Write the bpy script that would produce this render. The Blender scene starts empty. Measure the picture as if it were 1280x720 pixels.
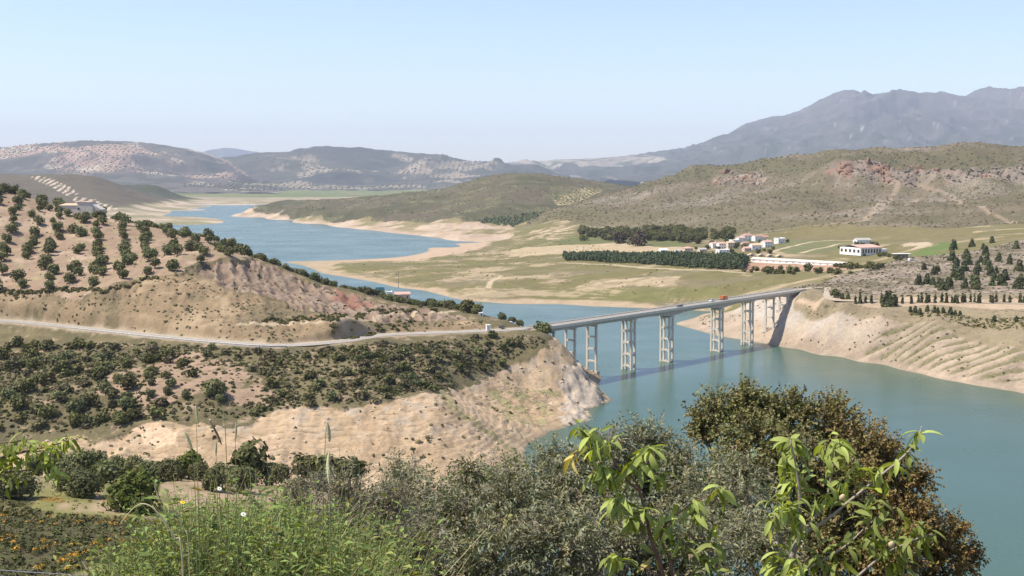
import bpy, bmesh, math, random
import numpy as np
from mathutils import Vector, Matrix

# ------------------------------------------------------------------ camera, sky, sun, air, exposure
SC = bpy.context.scene
COL = SC.collection
H = 100.0                      # eye height above the reservoir
F = 1545.0                     # focal length in photo pixels (1280 wide)
PITCH = math.atan(135.0 / F)
cam_data = bpy.data.cameras.new('camera')
cam_data.sensor_width = 36.0
cam_data.lens = 36.0 * F / 1280.0
cam_data.clip_start = 0.2
cam_data.clip_end = 90000.0
cam = bpy.data.objects.new('camera', cam_data)
COL.objects.link(cam)
cam.location = (0, 0, H)
cam.rotation_euler = (math.pi / 2 - PITCH, 0, 0)
SC.camera = cam

SUN_EL = math.radians(58)
SHX, SHY = 0.995, 0.09         # the way shadows fall on the ground
world = bpy.data.worlds.new('World')
SC.world = world
world.use_nodes = True
wn = world.node_tree
sky = wn.nodes.new('ShaderNodeTexSky')
sky.sky_type = 'NISHITA'
sky.sun_disc = False
sky.sun_elevation = SUN_EL
sky.sun_rotation = math.atan2(-SHX, -SHY)
sky.altitude = 400
sky.air_density = 1.0
sky.dust_density = 0.7
sky.ozone_density = 3.0
tint = wn.nodes.new('ShaderNodeMix'); tint.data_type = 'RGBA'; tint.blend_type = 'MULTIPLY'
tint.inputs[0].default_value = 1.0; tint.inputs[7].default_value = (1.05, 0.965, 1.0, 1)
wn.links.new(sky.outputs[0], tint.inputs[6])
wn.links.new(tint.outputs[2], wn.nodes['Background'].inputs[0])
wn.nodes['Background'].inputs[1].default_value = 0.135
sun_data = bpy.data.lights.new('sun', 'SUN')
sun_data.energy = 4.7
sun_data.angle = math.radians(0.5)
sun_data.color = (1.0, 0.93, 0.82)
sun = bpy.data.objects.new('sun', sun_data)
COL.objects.link(sun)
sdir = Vector((SHX * math.cos(SUN_EL), SHY * math.cos(SUN_EL), -math.sin(SUN_EL)))
sun.rotation_euler = sdir.to_track_quat('-Z', 'Y').to_euler()
sun.location = (-400, 200, 900)
SC.view_settings.view_transform = 'Standard'
SC.view_settings.look = 'None'
SC.view_settings.gamma = 1
SC.view_settings.use_curve_mapping = False
SC.view_settings.exposure = 0.62
SC.cycles.max_bounces = 8
SC.cycles.volume_bounces = 0
HAZE_DENSITY = 3.4e-5

# ------------------------------------------------------------------ helpers
rng = np.random.default_rng(7)
RND = random.Random(11)
CP, SP = math.cos(PITCH), math.sin(PITCH)


def ray(px, py):
    a, b = (px - 640) / F, (360 - py) / F
    return Vector((a, CP + b * SP, -SP + b * CP))


def at(px, py, Y):
    d = ray(px, py)
    t = Y / d.y
    return Vector((d.x * t, Y, H + d.z * t))


def at_z(px, py, z):
    d = ray(px, py)
    t = (z - H) / d.z
    return Vector((d.x * t, d.y * t, z))


def at_w(px, Y, z):
    zc = Y * CP + (H - z) * SP
    return Vector(((px - 640) / F * zc, Y, z))


def _hash(ix, iy, seed):
    h = (ix.astype(np.int64) * 374761393 + iy.astype(np.int64) * 668265263 + seed * 974711) & 0x7fffffff
    h = ((h ^ (h >> 13)) * 1274126177) & 0x7fffffff
    return (h ^ (h >> 16)) & 0xffff


def pnoise(x, y, seed=0):
    x = np.asarray(x, dtype=np.float64); y = np.asarray(y, dtype=np.float64)
    ix, iy = np.floor(x), np.floor(y)
    fx, fy = x - ix, y - iy
    u = fx * fx * fx * (fx * (fx * 6 - 15) + 10); v = fy * fy * fy * (fy * (fy * 6 - 15) + 10)

    def g(dx, dy):
        a = _hash(ix + dx, iy + dy, seed) * (2 * math.pi / 65536.0)
        return np.cos(a) * (fx - dx) + np.sin(a) * (fy - dy)
    n0 = g(0, 0) * (1 - u) + g(1, 0) * u
    n1 = g(0, 1) * (1 - u) + g(1, 1) * u
    return (n0 * (1 - v) + n1 * v) * 1.5


def fbm(x, y, octv=4, seed=0, gain=0.5):
    s = 0; a = 1.0
    for o in range(octv):
        s = s + a * pnoise(x * 2 ** o + o * 17.3, y * 2 ** o - o * 9.7, seed + o)
        a *= gain
    return s


def ridged(x, y, octv=4, seed=0):
    s = 0; a = 1.0; t = 0
    for o in range(octv):
        s = s + a * (1 - np.abs(pnoise(x * 2 ** o + o * 7.1, y * 2 ** o + o * 3.3, seed + o)) * 1.6)
        t += a; a *= 0.5
    return s / t


def sstep(a, b, x):
    t = np.clip((x - a) / (b - a), 0, 1)
    return t * t * (3 - 2 * t)


def in_poly(X, Y, poly):
    ins = np.zeros(X.shape, bool)
    n = len(poly)
    for i in range(n):
        x0, y0 = poly[i][0], poly[i][1]
        x1, y1 = poly[(i + 1) % n][0], poly[(i + 1) % n][1]
        if y0 == y1:
            continue
        c = (y0 > Y) != (y1 > Y)
        ins ^= c & (X < (x1 - x0) * (Y - y0) / (y1 - y0) + x0)
    return ins


def line_dist(X, Y, pts):
    """distance to a polyline and the height along it"""
    best = np.full(X.shape, 1e18); bz = np.zeros(X.shape)
    for a, b in zip(pts[:-1], pts[1:]):
        dx, dy = b[0] - a[0], b[1] - a[1]
        t = np.clip(((X - a[0]) * dx + (Y - a[1]) * dy) / (dx * dx + dy * dy + 1e-9), 0, 1)
        d = (X - a[0] - t * dx) ** 2 + (Y - a[1] - t * dy) ** 2
        m = d < best
        best = np.where(m, d, best)
        if len(a) > 2:
            bz = np.where(m, a[2] + t * (b[2] - a[2]), bz)
    return np.sqrt(best), bz


def np_mesh(name, verts, faces, mats=(), smooth=False, colors=None, mat_idx=None, extra=None):
    """verts (n,3), faces (m,k) array or list of such arrays"""
    me = bpy.data.meshes.new(name)
    fl = faces if isinstance(faces, list) else [faces]
    fl = [np.asarray(f, dtype=np.int32) for f in fl if len(f)]
    verts = np.asarray(verts, dtype=np.float32)
    nl = sum(f.size for f in fl); nf = sum(len(f) for f in fl)
    me.vertices.add(len(verts)); me.vertices.foreach_set('co', verts.ravel())
    me.loops.add(nl); me.loops.foreach_set('vertex_index', np.concatenate([f.ravel() for f in fl]))
    me.polygons.add(nf)
    tot = np.concatenate([np.full(len(f), f.shape[1], np.int32) for f in fl])
    st = np.concatenate([[0], np.cumsum(tot)[:-1]]).astype(np.int32)
    me.polygons.foreach_set('loop_start', st)
    for m in mats:
        me.materials.append(m)
    if mat_idx is not None:
        me.polygons.foreach_set('material_index', np.asarray(mat_idx, np.int32))
    me.polygons.foreach_set('use_smooth', np.full(nf, smooth, bool))
    if colors is not None:
        ca = me.color_attributes.new('albedo', 'FLOAT_COLOR', 'POINT')
        c4 = np.ones((len(verts), 4), np.float32); c4[:, :3] = colors
        ca.data.foreach_set('color', c4.ravel())
    if extra is not None:
        fa = me.attributes.new('scrub', 'FLOAT', 'POINT')
        fa.data.foreach_set('value', np.asarray(extra, np.float32))
    me.update(calc_edges=True)
    me.validate()
    return me


def link(name, me, parent=None, loc=(0, 0, 0), rz=0.0, scale=None):
    o = bpy.data.objects.new(name, me)
    COL.objects.link(o)
    o.location = loc
    o.rotation_euler = (0, 0, rz)
    if scale is not None:
        o.scale = scale
    if parent is not None:
        o.parent = parent
    return o


def tag(o, label=None, cat=None, group=None, kind=None):
    if label: o['label'] = label
    if cat: o['category'] = cat
    if group: o['group'] = group
    if kind: o['kind'] = kind
    return o


def empty(name, loc=(0, 0, 0), rz=0.0, parent=None):
    o = bpy.data.objects.new(name, None)
    COL.objects.link(o)
    o.empty_display_size = 0.3
    o.location = loc
    o.rotation_euler = (0, 0, rz)
    if parent: o.parent = parent
    return o


class MB:
    """collects boxes, tubes and faces into one mesh"""
    def __init__(self):
        self.v = []; self.f = []; self.mi = []

    def add(self, vs, fs, mi=0):
        b = len(self.v)
        self.v += [tuple(v) for v in vs]
        self.f += [tuple(i + b for i in f) for f in fs]
        self.mi += [mi] * len(fs)
        return self

    def box(self, c, s, rz=0.0, mi=0, taper=1.0):
        cx, cy, cz = c; hx, hy, hz = s[0] / 2, s[1] / 2, s[2] / 2
        co, si = math.cos(rz), math.sin(rz)
        vs = []
        for z, k in ((-hz, 1.0), (hz, taper)):
            for x, y in ((-hx, -hy), (hx, -hy), (hx, hy), (-hx, hy)):
                vs.append((cx + (x * co - y * si) * k, cy + (x * si + y * co) * k, cz + z))
        return self.add(vs, [(3, 2, 1, 0), (4, 5, 6, 7), (0, 1, 5, 4), (1, 2, 6, 5), (2, 3, 7, 6), (3, 0, 4, 7)], mi)

    def tube(self, pts, radii, n=6, mi=0, cap=True):
        rings = []
        pts = [Vector(p) for p in pts]
        if not hasattr(radii, '__len__'):
            radii = [radii] * len(pts)
        for i, p in enumerate(pts):
            t = (pts[min(i + 1, len(pts) - 1)] - pts[max(i - 1, 0)])
            if t.length < 1e-9: t = Vector((0, 0, 1))
            t.normalize()
            a = t.cross(Vector((0.31, 0.17, 0.93)) if abs(t.z) < 0.9 else Vector((1, 0, 0.1))).normalized()
            b = t.cross(a)
            rings.append([p + (a * math.cos(2 * math.pi * k / n) + b * math.sin(2 * math.pi * k / n)) * radii[i] for k in range(n)])
        vs = [v for r in rings for v in r]
        fs = []
        for i in range(len(pts) - 1):
            for k in range(n):
                k2 = (k + 1) % n
                fs.append((i * n + k, i * n + k2, (i + 1) * n + k2, (i + 1) * n + k))
        if cap:
            fs.append(tuple(reversed(range(n))))
            fs.append(tuple((len(pts) - 1) * n + k for k in range(n)))
        return self.add(vs, fs, mi)

    def mesh(self, name, mats, smooth=False):
        me = bpy.data.meshes.new(name)
        me.from_pydata(self.v, [], self.f)
        for m in (mats if isinstance(mats, (list, tuple)) else [mats]):
            me.materials.append(m)
        if any(self.mi):
            me.polygons.foreach_set('material_index', self.mi)
        me.polygons.foreach_set('use_smooth', [smooth] * len(self.f))
        me.update()
        return me

    def obj(self, name, mats, parent=None, smooth=False, **kw):
        return link(name, self.mesh(name, mats, smooth), parent, **kw)


# ------------------------------------------------------------------ materials
MAT = {}


def new_mat(name):
    m = bpy.data.materials.new(name)
    m.use_nodes = True
    nt = m.node_tree
    return m, nt, nt.nodes, nt.links, nt.nodes['Principled BSDF']


def mixrgb(nt, a, b, fac, mode='MIX'):
    n = nt.nodes.new('ShaderNodeMix'); n.data_type = 'RGBA'; n.blend_type = mode
    for s, v in ((6, a), (7, b), (0, fac)):
        if isinstance(v, bpy.types.NodeSocket): nt.links.new(v, n.inputs[s])
        elif isinstance(v, (tuple, list)): n.inputs[s].default_value = (*v, 1)
        else: n.inputs[s].default_value = v
    return n.outputs[2]


def noise_node(nt, scale, detail=4, rough=0.6, coord=None, typ='noise'):
    n = nt.nodes.new('ShaderNodeTexNoise' if typ == 'noise' else 'ShaderNodeTexVoronoi')
    n.inputs['Scale'].default_value = scale
    if typ == 'noise':
        n.inputs['Detail'].default_value = detail
        n.inputs['Roughness'].default_value = rough
    if coord is not None: nt.links.new(coord, n.inputs['Vector'])
    return n


def ramp(nt, fac, lo, hi, a=(0, 0, 0), b=(1, 1, 1)):
    r = nt.nodes.new('ShaderNodeValToRGB')
    r.color_ramp.elements[0].position = lo; r.color_ramp.elements[1].position = hi
    r.color_ramp.elements[0].color = (*a, 1); r.color_ramp.elements[1].color = (*b, 1)
    nt.links.new(fac, r.inputs[0])
    return r.outputs[0]


def simple_mat(name, col, rough=0.7, var=0.15, scale=1.0, bump=0.0, metallic=0.0, spec=0.3, coord='Object', streak=False):
    """plain surface with blotchy wear"""
    m, nt, N, L, p = new_mat(name)
    tc = N.new('ShaderNodeTexCoord')
    src = tc.outputs[coord]
    if streak:
        mp = N.new('ShaderNodeMapping'); mp.inputs['Scale'].default_value = (3.0, 3.0, 0.35); L.new(src, mp.inputs[0]); src = mp.outputs[0]
    n1 = noise_node(nt, scale, 5, 0.65, src)
    n2 = noise_node(nt, scale * 7, 3, 0.6, tc.outputs[coord])
    f = mixrgb(nt, n1.outputs[0], n2.outputs[0], 0.4)
    c = ramp(nt, f, 0.3, 0.7, tuple(x * (1 - var) for x in col), tuple(min(1, x * (1 + var)) for x in col))
    L.new(c, p.inputs['Base Color'])
    p.inputs['Roughness'].default_value = rough
    p.inputs['Metallic'].default_value = metallic
    p.inputs['Specular IOR Level'].default_value = spec
    if bump:
        b = N.new('ShaderNodeBump'); b.inputs['Strength'].default_value = bump; b.inputs['Distance'].default_value = 0.05
        L.new(n2.outputs[0], b.inputs['Height']); L.new(b.outputs[0], p.inputs['Normal'])
    MAT[name] = m
    return m


def leaf_mat(name, dark, light, trans=0.25, rough=0.55, spec=0.08, objvar=0.25, attr=False):
    m, nt, N, L, p = new_mat(name)
    g = N.new('ShaderNodeNewGeometry')
    c = ramp(nt, g.outputs['Random Per Island'], 0.0, 1.0, dark, light)
    oi = N.new('ShaderNodeObjectInfo')
    k = N.new('ShaderNodeMapRange'); k.inputs[3].default_value = 1 - objvar; k.inputs[4].default_value = 1 + objvar
    L.new(oi.outputs['Random'], k.inputs[0])
    hsv = N.new('ShaderNodeHueSaturation')
    L.new(c, hsv.inputs['Color']); L.new(k.outputs[0], hsv.inputs['Value'])
    k2 = N.new('ShaderNodeMapRange'); k2.inputs[3].default_value = 0.5 - 0.02 * objvar * 4; k2.inputs[4].default_value = 0.5 + 0.02 * objvar * 4
    mul = N.new('ShaderNodeMath'); mul.operation = 'MULTIPLY'; mul.inputs[1].default_value = 7.31
    fr = N.new('ShaderNodeMath'); fr.operation = 'FRACT'
    L.new(oi.outputs['Random'], mul.inputs[0]); L.new(mul.outputs[0], fr.inputs[0]); L.new(fr.outputs[0], k2.inputs[0])
    L.new(k2.outputs[0], hsv.inputs['Hue'])
    col = hsv.outputs[0]
    if attr:
        at_ = N.new('ShaderNodeAttribute'); at_.attribute_name = 'albedo'
        col = mixrgb(nt, at_.outputs['Color'], col, 1.0, 'MULTIPLY')
    L.new(col, p.inputs['Base Color'])
    p.inputs['Roughness'].default_value = rough
    p.inputs['Specular IOR Level'].default_value = spec
    if trans > 0:
        t = N.new('ShaderNodeBsdfTranslucent'); mx = N.new('ShaderNodeMixShader'); mx.inputs[0].default_value = trans
        L.new(mixrgb(nt, col, (1.0, 1.0, 0.45), 0.5, 'MULTIPLY'), t.inputs[0])
        L.new(p.outputs[0], mx.inputs[1]); L.new(t.outputs[0], mx.inputs[2])
        L.new(mx.outputs[0], N['Material Output'].inputs[0])
    MAT[name] = m
    return m


def ground_mat(name, bush=(0.07, 0.075, 0.035), scale=0.5, fine=1.0, bump=0.6, bdist=0.5, var=0.28):
    """per-zone ground colour with grain, small plants where 'scrub' is high"""
    m, nt, N, L, p = new_mat(name)
    a = N.new('ShaderNodeAttribute'); a.attribute_name = 'albedo'
    s = N.new('ShaderNodeAttribute'); s.attribute_name = 'scrub'
    g = N.new('ShaderNodeNewGeometry'); pos = g.outputs['Position']
    n1 = noise_node(nt, fine, 6, 0.7, pos)
    n2 = noise_node(nt, fine * 0.13, 4, 0.6, pos)
    v = mixrgb(nt, n1.outputs[0], n2.outputs[0], 0.4)
    gain = ramp(nt, v, 0.32, 0.68, (0.86 * (1 - var),) * 3, (0.86 * (1 + var),) * 3)
    col = mixrgb(nt, a.outputs['Color'], gain, 1.0, 'MULTIPLY')
    n3 = noise_node(nt, scale, 3, 0.75, pos)
    ad = N.new('ShaderNodeMath'); ad.operation = 'ADD'
    L.new(n3.outputs[0], ad.inputs[0]); L.new(s.outputs['Fac'], ad.inputs[1])
    f = ramp(nt, ad.outputs[0], 0.96, 1.06)
    b2 = mixrgb(nt, bush, tuple(x * 1.7 for x in bush), n1.outputs[0])
    col = mixrgb(nt, col, b2, f)
    L.new(col, p.inputs['Base Color'])
    p.inputs['Roughness'].default_value = 0.95
    p.inputs['Specular IOR Level'].default_value = 0.1
    b = N.new('ShaderNodeBump'); b.inputs['Strength'].default_value = bump; b.inputs['Distance'].default_value = bdist
    hgt = mixrgb(nt, n1.outputs[0], f, 0.4)
    L.new(hgt, b.inputs['Height']); L.new(b.outputs[0], p.inputs['Normal'])
    MAT[name] = m
    return m


# ------------------------------------------------------------------ terrain machinery
class Land:
    """height field through control points given as photo rays at a depth, or plain world points"""
    def __init__(self, pts, polar=True, c=0.02, scale=100.0):
        P = []
        for p in pts:
            if p[0] == 'w': P.append(tuple(at_w(p[1], p[2], p[3])))
            elif p[0] == 'z': P.append(tuple(at_z(p[1], p[2], p[3])))
            elif p[0] == 'x': P.append(p[1:4])
            else: P.append(tuple(at(p[0], p[1], p[2])))
        P = np.array(P)
        self.polar, self.c, self.scale = polar, c, scale
        U = self.uv(P[:, 0], P[:, 1])
        self.U = U
        n = len(P)
        K = self.k(U[:, None, :] - U[None, :, :]) - np.eye(n) * 1e-4
        A = np.zeros((n + 3, n + 3)); A[:n, :n] = K; A[:n, n] = 1; A[:n, n + 1:] = U
        A[n, :n] = 1; A[n + 1:, :n] = U.T
        b = np.zeros(n + 3); b[:n] = P[:, 2]
        self.w = np.linalg.solve(A, b)
        self.P = P

    def uv(self, X, Y):
        if self.polar == 'near':
            return np.stack([X / (Y + 12) * 2.5, 2 * np.log(Y + 12)], -1)
        if self.polar:
            return np.stack([X / Y * 2.2, np.log(Y)], -1)
        return np.stack([X / self.scale, Y / self.scale], -1)

    def k(self, d):
        return np.sqrt((d ** 2).sum(-1) + self.c ** 2)

    def h0(self, X, Y):
        X = np.asarray(X, float); Y = np.asarray(Y, float)
        U = self.uv(X.ravel(), Y.ravel())
        out = np.empty(len(U)); n = len(self.U)
        for i in range(0, len(U), 20000):
            u = U[i:i + 20000]
            out[i:i + 20000] = self.k(u[:, None, :] - self.U[None]) @ self.w[:n] + self.w[n] + u @ self.w[n + 1:]
        return out.reshape(X.shape)

    def h(self, X, Y):
        return self.h0(X, Y)

    def hits(self, pix, Y0, Y1, n=500, fine=False):
        """ground points under photo rays"""
        ys = np.exp(np.linspace(math.log(Y0), math.log(Y1), n))
        D = np.array([tuple(ray(a, b)) for a, b in pix])
        T = ys[None, :] / D[:, 1:2]
        X = D[:, 0:1] * T; Z = H + D[:, 2:3] * T; YY = np.broadcast_to(ys, X.shape)
        hh = (self.h if fine else self.h0)(X, YY)
        out = []
        for i in range(len(pix)):
            d = Z[i] - hh[i]
            w = np.nonzero(d < 0)[0]
            j = w[0] if len(w) else int(np.argmin(d / ys))
            if len(w) and j > 0:
                t = d[j - 1] / (d[j - 1] - d[j])
                y = ys[j - 1] + t * (ys[j] - ys[j - 1])
            else:
                y = ys[j]
            q = D[i] * (y / D[i, 1])
            out.append((q[0], y, H + q[2]))
        return out

    def grid(self, px0, px1, ncol, ys):
        a = (np.linspace(px0, px1, ncol) - 640) / F
        Y = np.broadcast_to(np.asarray(ys)[:, None], (len(ys), ncol))
        return a[None, :] * Y, Y.copy()


def grid_faces(nr, nc):
    i = np.arange(nr - 1)[:, None] * nc + np.arange(nc - 1)[None, :]
    i = i.ravel()
    return np.stack([i, i + 1, i + 1 + nc, i + nc], 1)


def blend(col, new, m):
    m = np.asarray(m, float)[..., None]
    return col * (1 - m) + np.array(new) * m


def land_mesh(name, X, Y, Z, col, scrub, mat):
    me = np_mesh(name, np.stack([X.ravel(), Y.ravel(), Z.ravel()], 1), grid_faces(*X.shape), [mat], True,
                 np.clip(col.reshape(-1, 3), 0.01, 0.9), extra=scrub.ravel())
    o = link(name, me)
    tag(o, kind='structure')
    return o

# ------------------------------------------------------------------ headland with the olive hill, the road cut and the sandy cliff
ROAD = [at_z(-200, 392, 34), at_z(-60, 397, 33), at_z(25, 402, 32), at_z(120, 411.5, 31), at_z(200, 420, 30.5), at_z(280, 427.5, 30),
        at_z(350, 431.5, 29.8), at_z(420, 427, 29.8), at_z(480, 418.5, 29.7), at_z(560, 415, 29.7), at_z(610, 413, 29.7), at_z(655, 410.5, 29.7)]
P833 = at_z(833, 452, 0); P896 = at_z(896, 439, 0)
BD = (P896 - P833); BD.z = 0; BD.normalize()            # along the bridge, away from the eye
BN = Vector((BD.y, -BD.x, 0))                            # to the right of it
BZ = 29.7


def bpt(s, off=0.0, z=BZ):
    return Vector((P833.x + BD.x * s + BN.x * off, P833.y + BD.y * s + BN.y * off, z))


S0, S1 = -118.0, 158.0
ROAD.append(bpt(S0 - 3)); 
crest = [(-160, 228, 860), (-60, 228, 850), (0, 240, 830), (60, 255, 810), (130, 271, 790), (200, 287, 760), (265, 301, 735), (320, 322, 710), (380, 346, 685),
         (440, 365, 662), (520, 381, 640), (570, 389, 622), (610, 398, 606), (640, 404, 598)]
hp = list(crest)
for px, py, Y in crest:
    q = at(px, py, Y)
    k = (Y / 850.0)
    hp.append(('w', px, Y + 55, q.z - 14 * k))
    hp.append(('w', px, Y + 150, max(q.z - 55 * k, 0.0)))
    hp.append(('w', px, Y + 240, -6))
for p in ROAD[:-1]:
    hp.append(('x', p.x, p.y, p.z))
hp += [(-160, 366, 622), (0, 364, 612), (60, 366, 605), (130, 362, 592), (200, 345, 606), (240, 333, 622), (290, 320, 645),
       (50, 302, 715), (150, 312, 690), (220, 312, 685), (0, 332, 660), (100, 340, 640),
       (300, 400, 548), (430, 397, 552), (340, 350, 640), (300, 370, 580), (400, 375, 605), (460, 385, 600), (520, 395, 590), (400, 400, 552), (480, 404, 575),
       (200, 380, 575), (100, 388, 588), (360, 385, 575), (560, 400, 590),
       (0, 460, 520), (-160, 450, 525), (100, 460, 500), (200, 470, 478), (300, 480, 462), (400, 470, 480), (500, 470, 490), (560, 450, 525), (620, 430, 560),
       (-160, 525, 440), (0, 525, 440), (100, 535, 428), (200, 525, 432), (300, 520, 436), (400, 512, 442), (480, 508, 446), (545, 500, 452),
       (570, 520, 446), (600, 540, 444), (630, 560, 443), ('z', 652, 574, 0), ('z', 680, 600, -4.5),
       ('z', 600, 612, 0), ('z', 500, 620, 0), ('z', 400, 600, 2), ('z', 300, 600, 3), ('z', 200, 585, 4), ('z', 100, 575, 5), ('z', 0, 570, 5), ('z', -160, 570, 5),
       ('w', 600, 370, -5), ('w', 500, 365, -2), ('w', 400, 370, -1), ('w', 300, 370, 0), ('w', 100, 370, 1), ('w', -160, 370, 1),
       ('z', 655, 568, 0), ('z', 662, 556, 0), ('z', 680, 545, 0), ('z', 700, 537, 0), ('z', 722, 530, 0), ('z', 740, 522, 0), ('z', 751, 507, 0), ('z', 755, 492, 0), ('z', 750, 478, 0), ('z', 743, 469, 0.5),
       ('z', 600, 500, 10), ('z', 640, 520, 4), ('z', 600, 470, 16), ('z', 660, 480, 10), ('z', 700, 500, 4), ('z', 690, 440, 22), ('z', 680, 425, 27), ('z', 720, 462, 11), ('z', 712, 442, 19), ('z', 735, 488, 6),
       (689, 429, 600), (715, 449, 613), (741, 470, 627), ('w', 700, 645, 5), ('w', 690, 665, -4), ('w', 735, 645, -6), ('w', 640, 640, 24), ('w', 650, 690, -4),
       ('w', 800, 540, -9), ('w', 775, 620, -9), ('w', 705, 480, -6), ('w', 680, 462, -4), ('w', 740, 430, -10), ('w', 800, 480, -12), ('w', 700, 400, -8), ('w', 700, 720, -10), ('w', 760, 700, -12)]
ab = bpt(S0); hp.append(('x', ab.x, ab.y, BZ - 1.2))
ab = bpt(S0 + 6); hp.append(('x', ab.x, ab.y, 25.5))
HEAD = Land(hp, polar=False, c=0.05)
hy = np.concatenate([np.linspace(355, 395, 14)[:-1], np.linspace(395, 470, 130)[:-1], np.linspace(470, 680, 210)[:-1], np.linspace(680, 860, 110)[:-1], np.linspace(860, 1080, 26)])


def hw(pix):
    return [q[:2] for q in HEAD.hits(pix, 355, 1080)]


Z_GROVE = hw([(-170, 366), (0, 364), (60, 366), (130, 362), (200, 345), (240, 333), (290, 320), (325, 324)]) + [tuple(at(px, py, Y + 45))[:2] for px, py, Y in reversed(crest[:9])]
Z_RED = hw([(240, 336), (290, 322), (330, 328), (380, 348), (440, 367), (520, 384), (575, 392), (600, 400), (540, 398), (470, 402), (430, 395), (380, 388), (300, 366)])
Z_RED2 = hw([(415, 362), (450, 370), (470, 380), (445, 386), (425, 380)])
Z_CUT = hw([(-170, 367), (0, 365), (60, 367), (130, 363), (200, 346), (242, 334), (300, 367), (380, 388), (430, 396), (540, 398), (610, 402), (610, 411), (560, 413), (480, 417), (420, 425), (350, 429), (280, 425), (200, 418), (120, 409), (25, 400), (-170, 392)])
Z_SAND = hw([(-170, 545), (60, 548), (110, 536), (145, 540), (200, 526), (300, 520), (400, 513), (480, 508), (540, 492), (590, 470), (640, 458), (670, 437), (690, 432), (720, 450), (745, 468)]) + [tuple(at_w(790, 640, 0))[:2], tuple(at_w(800, 500, 0))[:2], tuple(at_w(720, 400, 0))[:2], tuple(at_w(500, 356, 0))[:2], tuple(at_w(-170, 356, 0))[:2]]
Z_ROCK = hw([(690, 470), (715, 455), (742, 472), (754, 490), (750, 512), (735, 525), (705, 535), (700, 505)]) 
Z_GRASSY = hw([(600, 480), (650, 478), (690, 490), (690, 520), (640, 530), (610, 505)])
Z_PINK = hw([(165, 535), (190, 528), (222, 536), (218, 565), (180, 562)])
BENCH = hw([(300, 404), (370, 402), (430, 400), (480, 391), (540, 388), (590, 392)])
Z_ROW = hw([(120, 478), (240, 440), (330, 470), (340, 500), (180, 505), (110, 500)])
GULLY = hw([(545, 485), (570, 510), (600, 533), (640, 562)])


def head_h(X, Y, zones=False):
    Z = HEAD.h0(X, Y)
    wx = X + 6 * fbm(X / 22, Y / 22, 3, 5); wy = Y + 6 * fbm(X / 22, Y / 22, 3, 9)
    cut = in_poly(wx, wy, Z_CUT); red = in_poly(wx, wy, Z_RED); sand = in_poly(wx, wy, Z_SAND)
    rock = in_poly(wx, wy, Z_ROCK)
    dr, rz = line_dist(X, Y, [tuple(p) for p in ROAD])
    n = fbm(X / 38, Y / 38, 4, 21) * 1.5 + fbm(X / 7, Y / 7, 3, 31) * 0.45
    damp = sstep(4, 22, dr)
    Z = Z + n * damp * np.where(sand, 0.6, 1.0)
    # rain gullies down the cut slopes, leaning to the right
    g = ridged((X + 0.25 * Y) / 6.5 + 0.4 * fbm(X / 12, Y / 12, 2, 3), Y / 60, 3, 41)
    Z = Z - np.where(red, 2.0, np.where(cut, 0.9, 0.0)) * (1 - g) * damp * 1.6
    # strata left by the falling water
    zz = Z + 0.5 * fbm(X / 25, Y / 25, 2, 77)
    sw = (zz / 1.25 + 0.25 * fbm(X / 60, Y / 60, 2, 78)) % 1.0
    strat = 0.34 * (sstep(0.0, 0.75, sw) - sstep(0.8, 1.0, sw)) - 0.15
    fade = sstep(1.0, 4.0, Z) * (1 - sstep(17, 21, Z))
    Z = Z + np.where(sand & ~rock, strat * fade, 0)
    g2 = ridged(X / 14, Y / 40, 3, 55)
    Z = Z - np.where(sand, (1 - g2) * 0.9 - fbm(X / 4.5, Y / 4.5, 3, 59) * 0.55, 0) * sstep(0.5, 4, Z)
    # tilted rock beds at the tip
    u = (X * 0.8 - Y * 0.25 + Z * 1.5)
    Z = Z + np.where(rock, 3.0 * (ridged(u / 7, (X + Y) / 60, 3, 66) - 0.6) + 1.4 * fbm(X / 5, Y / 5, 3, 67), 0)
    # road bench
    w = 1 - sstep(4.6, 8.5, dr)
    Z = Z * (1 - w) + (rz - 0.25) * w
    if not zones:
        return Z
    return Z, cut, red, sand, rock, dr, strat, g, wx, wy


HEAD.h = head_h
X, Y = HEAD.grid(-170, 815, 500, hy)
Z, cut, red, sand, rock, dr, strat, gul, wx, wy = head_h(X, Y, True)
grove = in_poly(wx, wy, Z_GROVE)
n1 = fbm(X / 30, Y / 30, 4, 101); n2 = fbm(X / 8, Y / 8, 3, 102); n3 = fbm(X / 3, Y / 3, 2, 103)
col = np.zeros(X.shape + (3,)) + np.array((0.175, 0.145, 0.075))
col = blend(col, (0.13, 0.112, 0.056), sstep(-0.2, 0.5, n1))
col = blend(col, (0.31, 0.23, 0.15), sstep(0.25, 0.65, n2))
scr = np.full(X.shape, 0.42) + 0.12 * n1
row = in_poly(wx, wy, Z_ROW)
col = blend(col, (0.33, 0.232, 0.155), row * sstep(-0.4, 0.1, n2 + 0.3)); scr = np.where(row, 0.30, scr)
gm = grove.astype(float)
col = blend(col, (0.31, 0.22, 0.148), gm)
col = blend(col, (0.30, 0.25, 0.14), gm * sstep(0.25, 0.6, n2))
col = blend(col, (0.39, 0.29, 0.20), gm * sstep(0.2, 0.5, n1))
scr = np.where(grove, 0.27, scr)
col = blend(col, (0.27, 0.195, 0.115), cut & ~red)
col = blend(col, (0.20, 0.155, 0.09), (cut & ~red) * sstep(0.0, 0.5, n1 + 0.5 * n2))
col = blend(col, (0.345, 0.255, 0.155), (cut & ~red) * sstep(0.2, 0.6, -n1 + 0.4 * n2))
scr = np.where(cut, 0.36 + 0.08 * n1, scr)
rm = red.astype(float)
col = blend(col, (0.245, 0.175, 0.125), rm)
col = blend(col, (0.17, 0.125, 0.09), rm * sstep(0.0, 0.5, n2))
col = blend(col, (0.30, 0.225, 0.16), rm * sstep(0.62, 0.8, gul))
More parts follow.
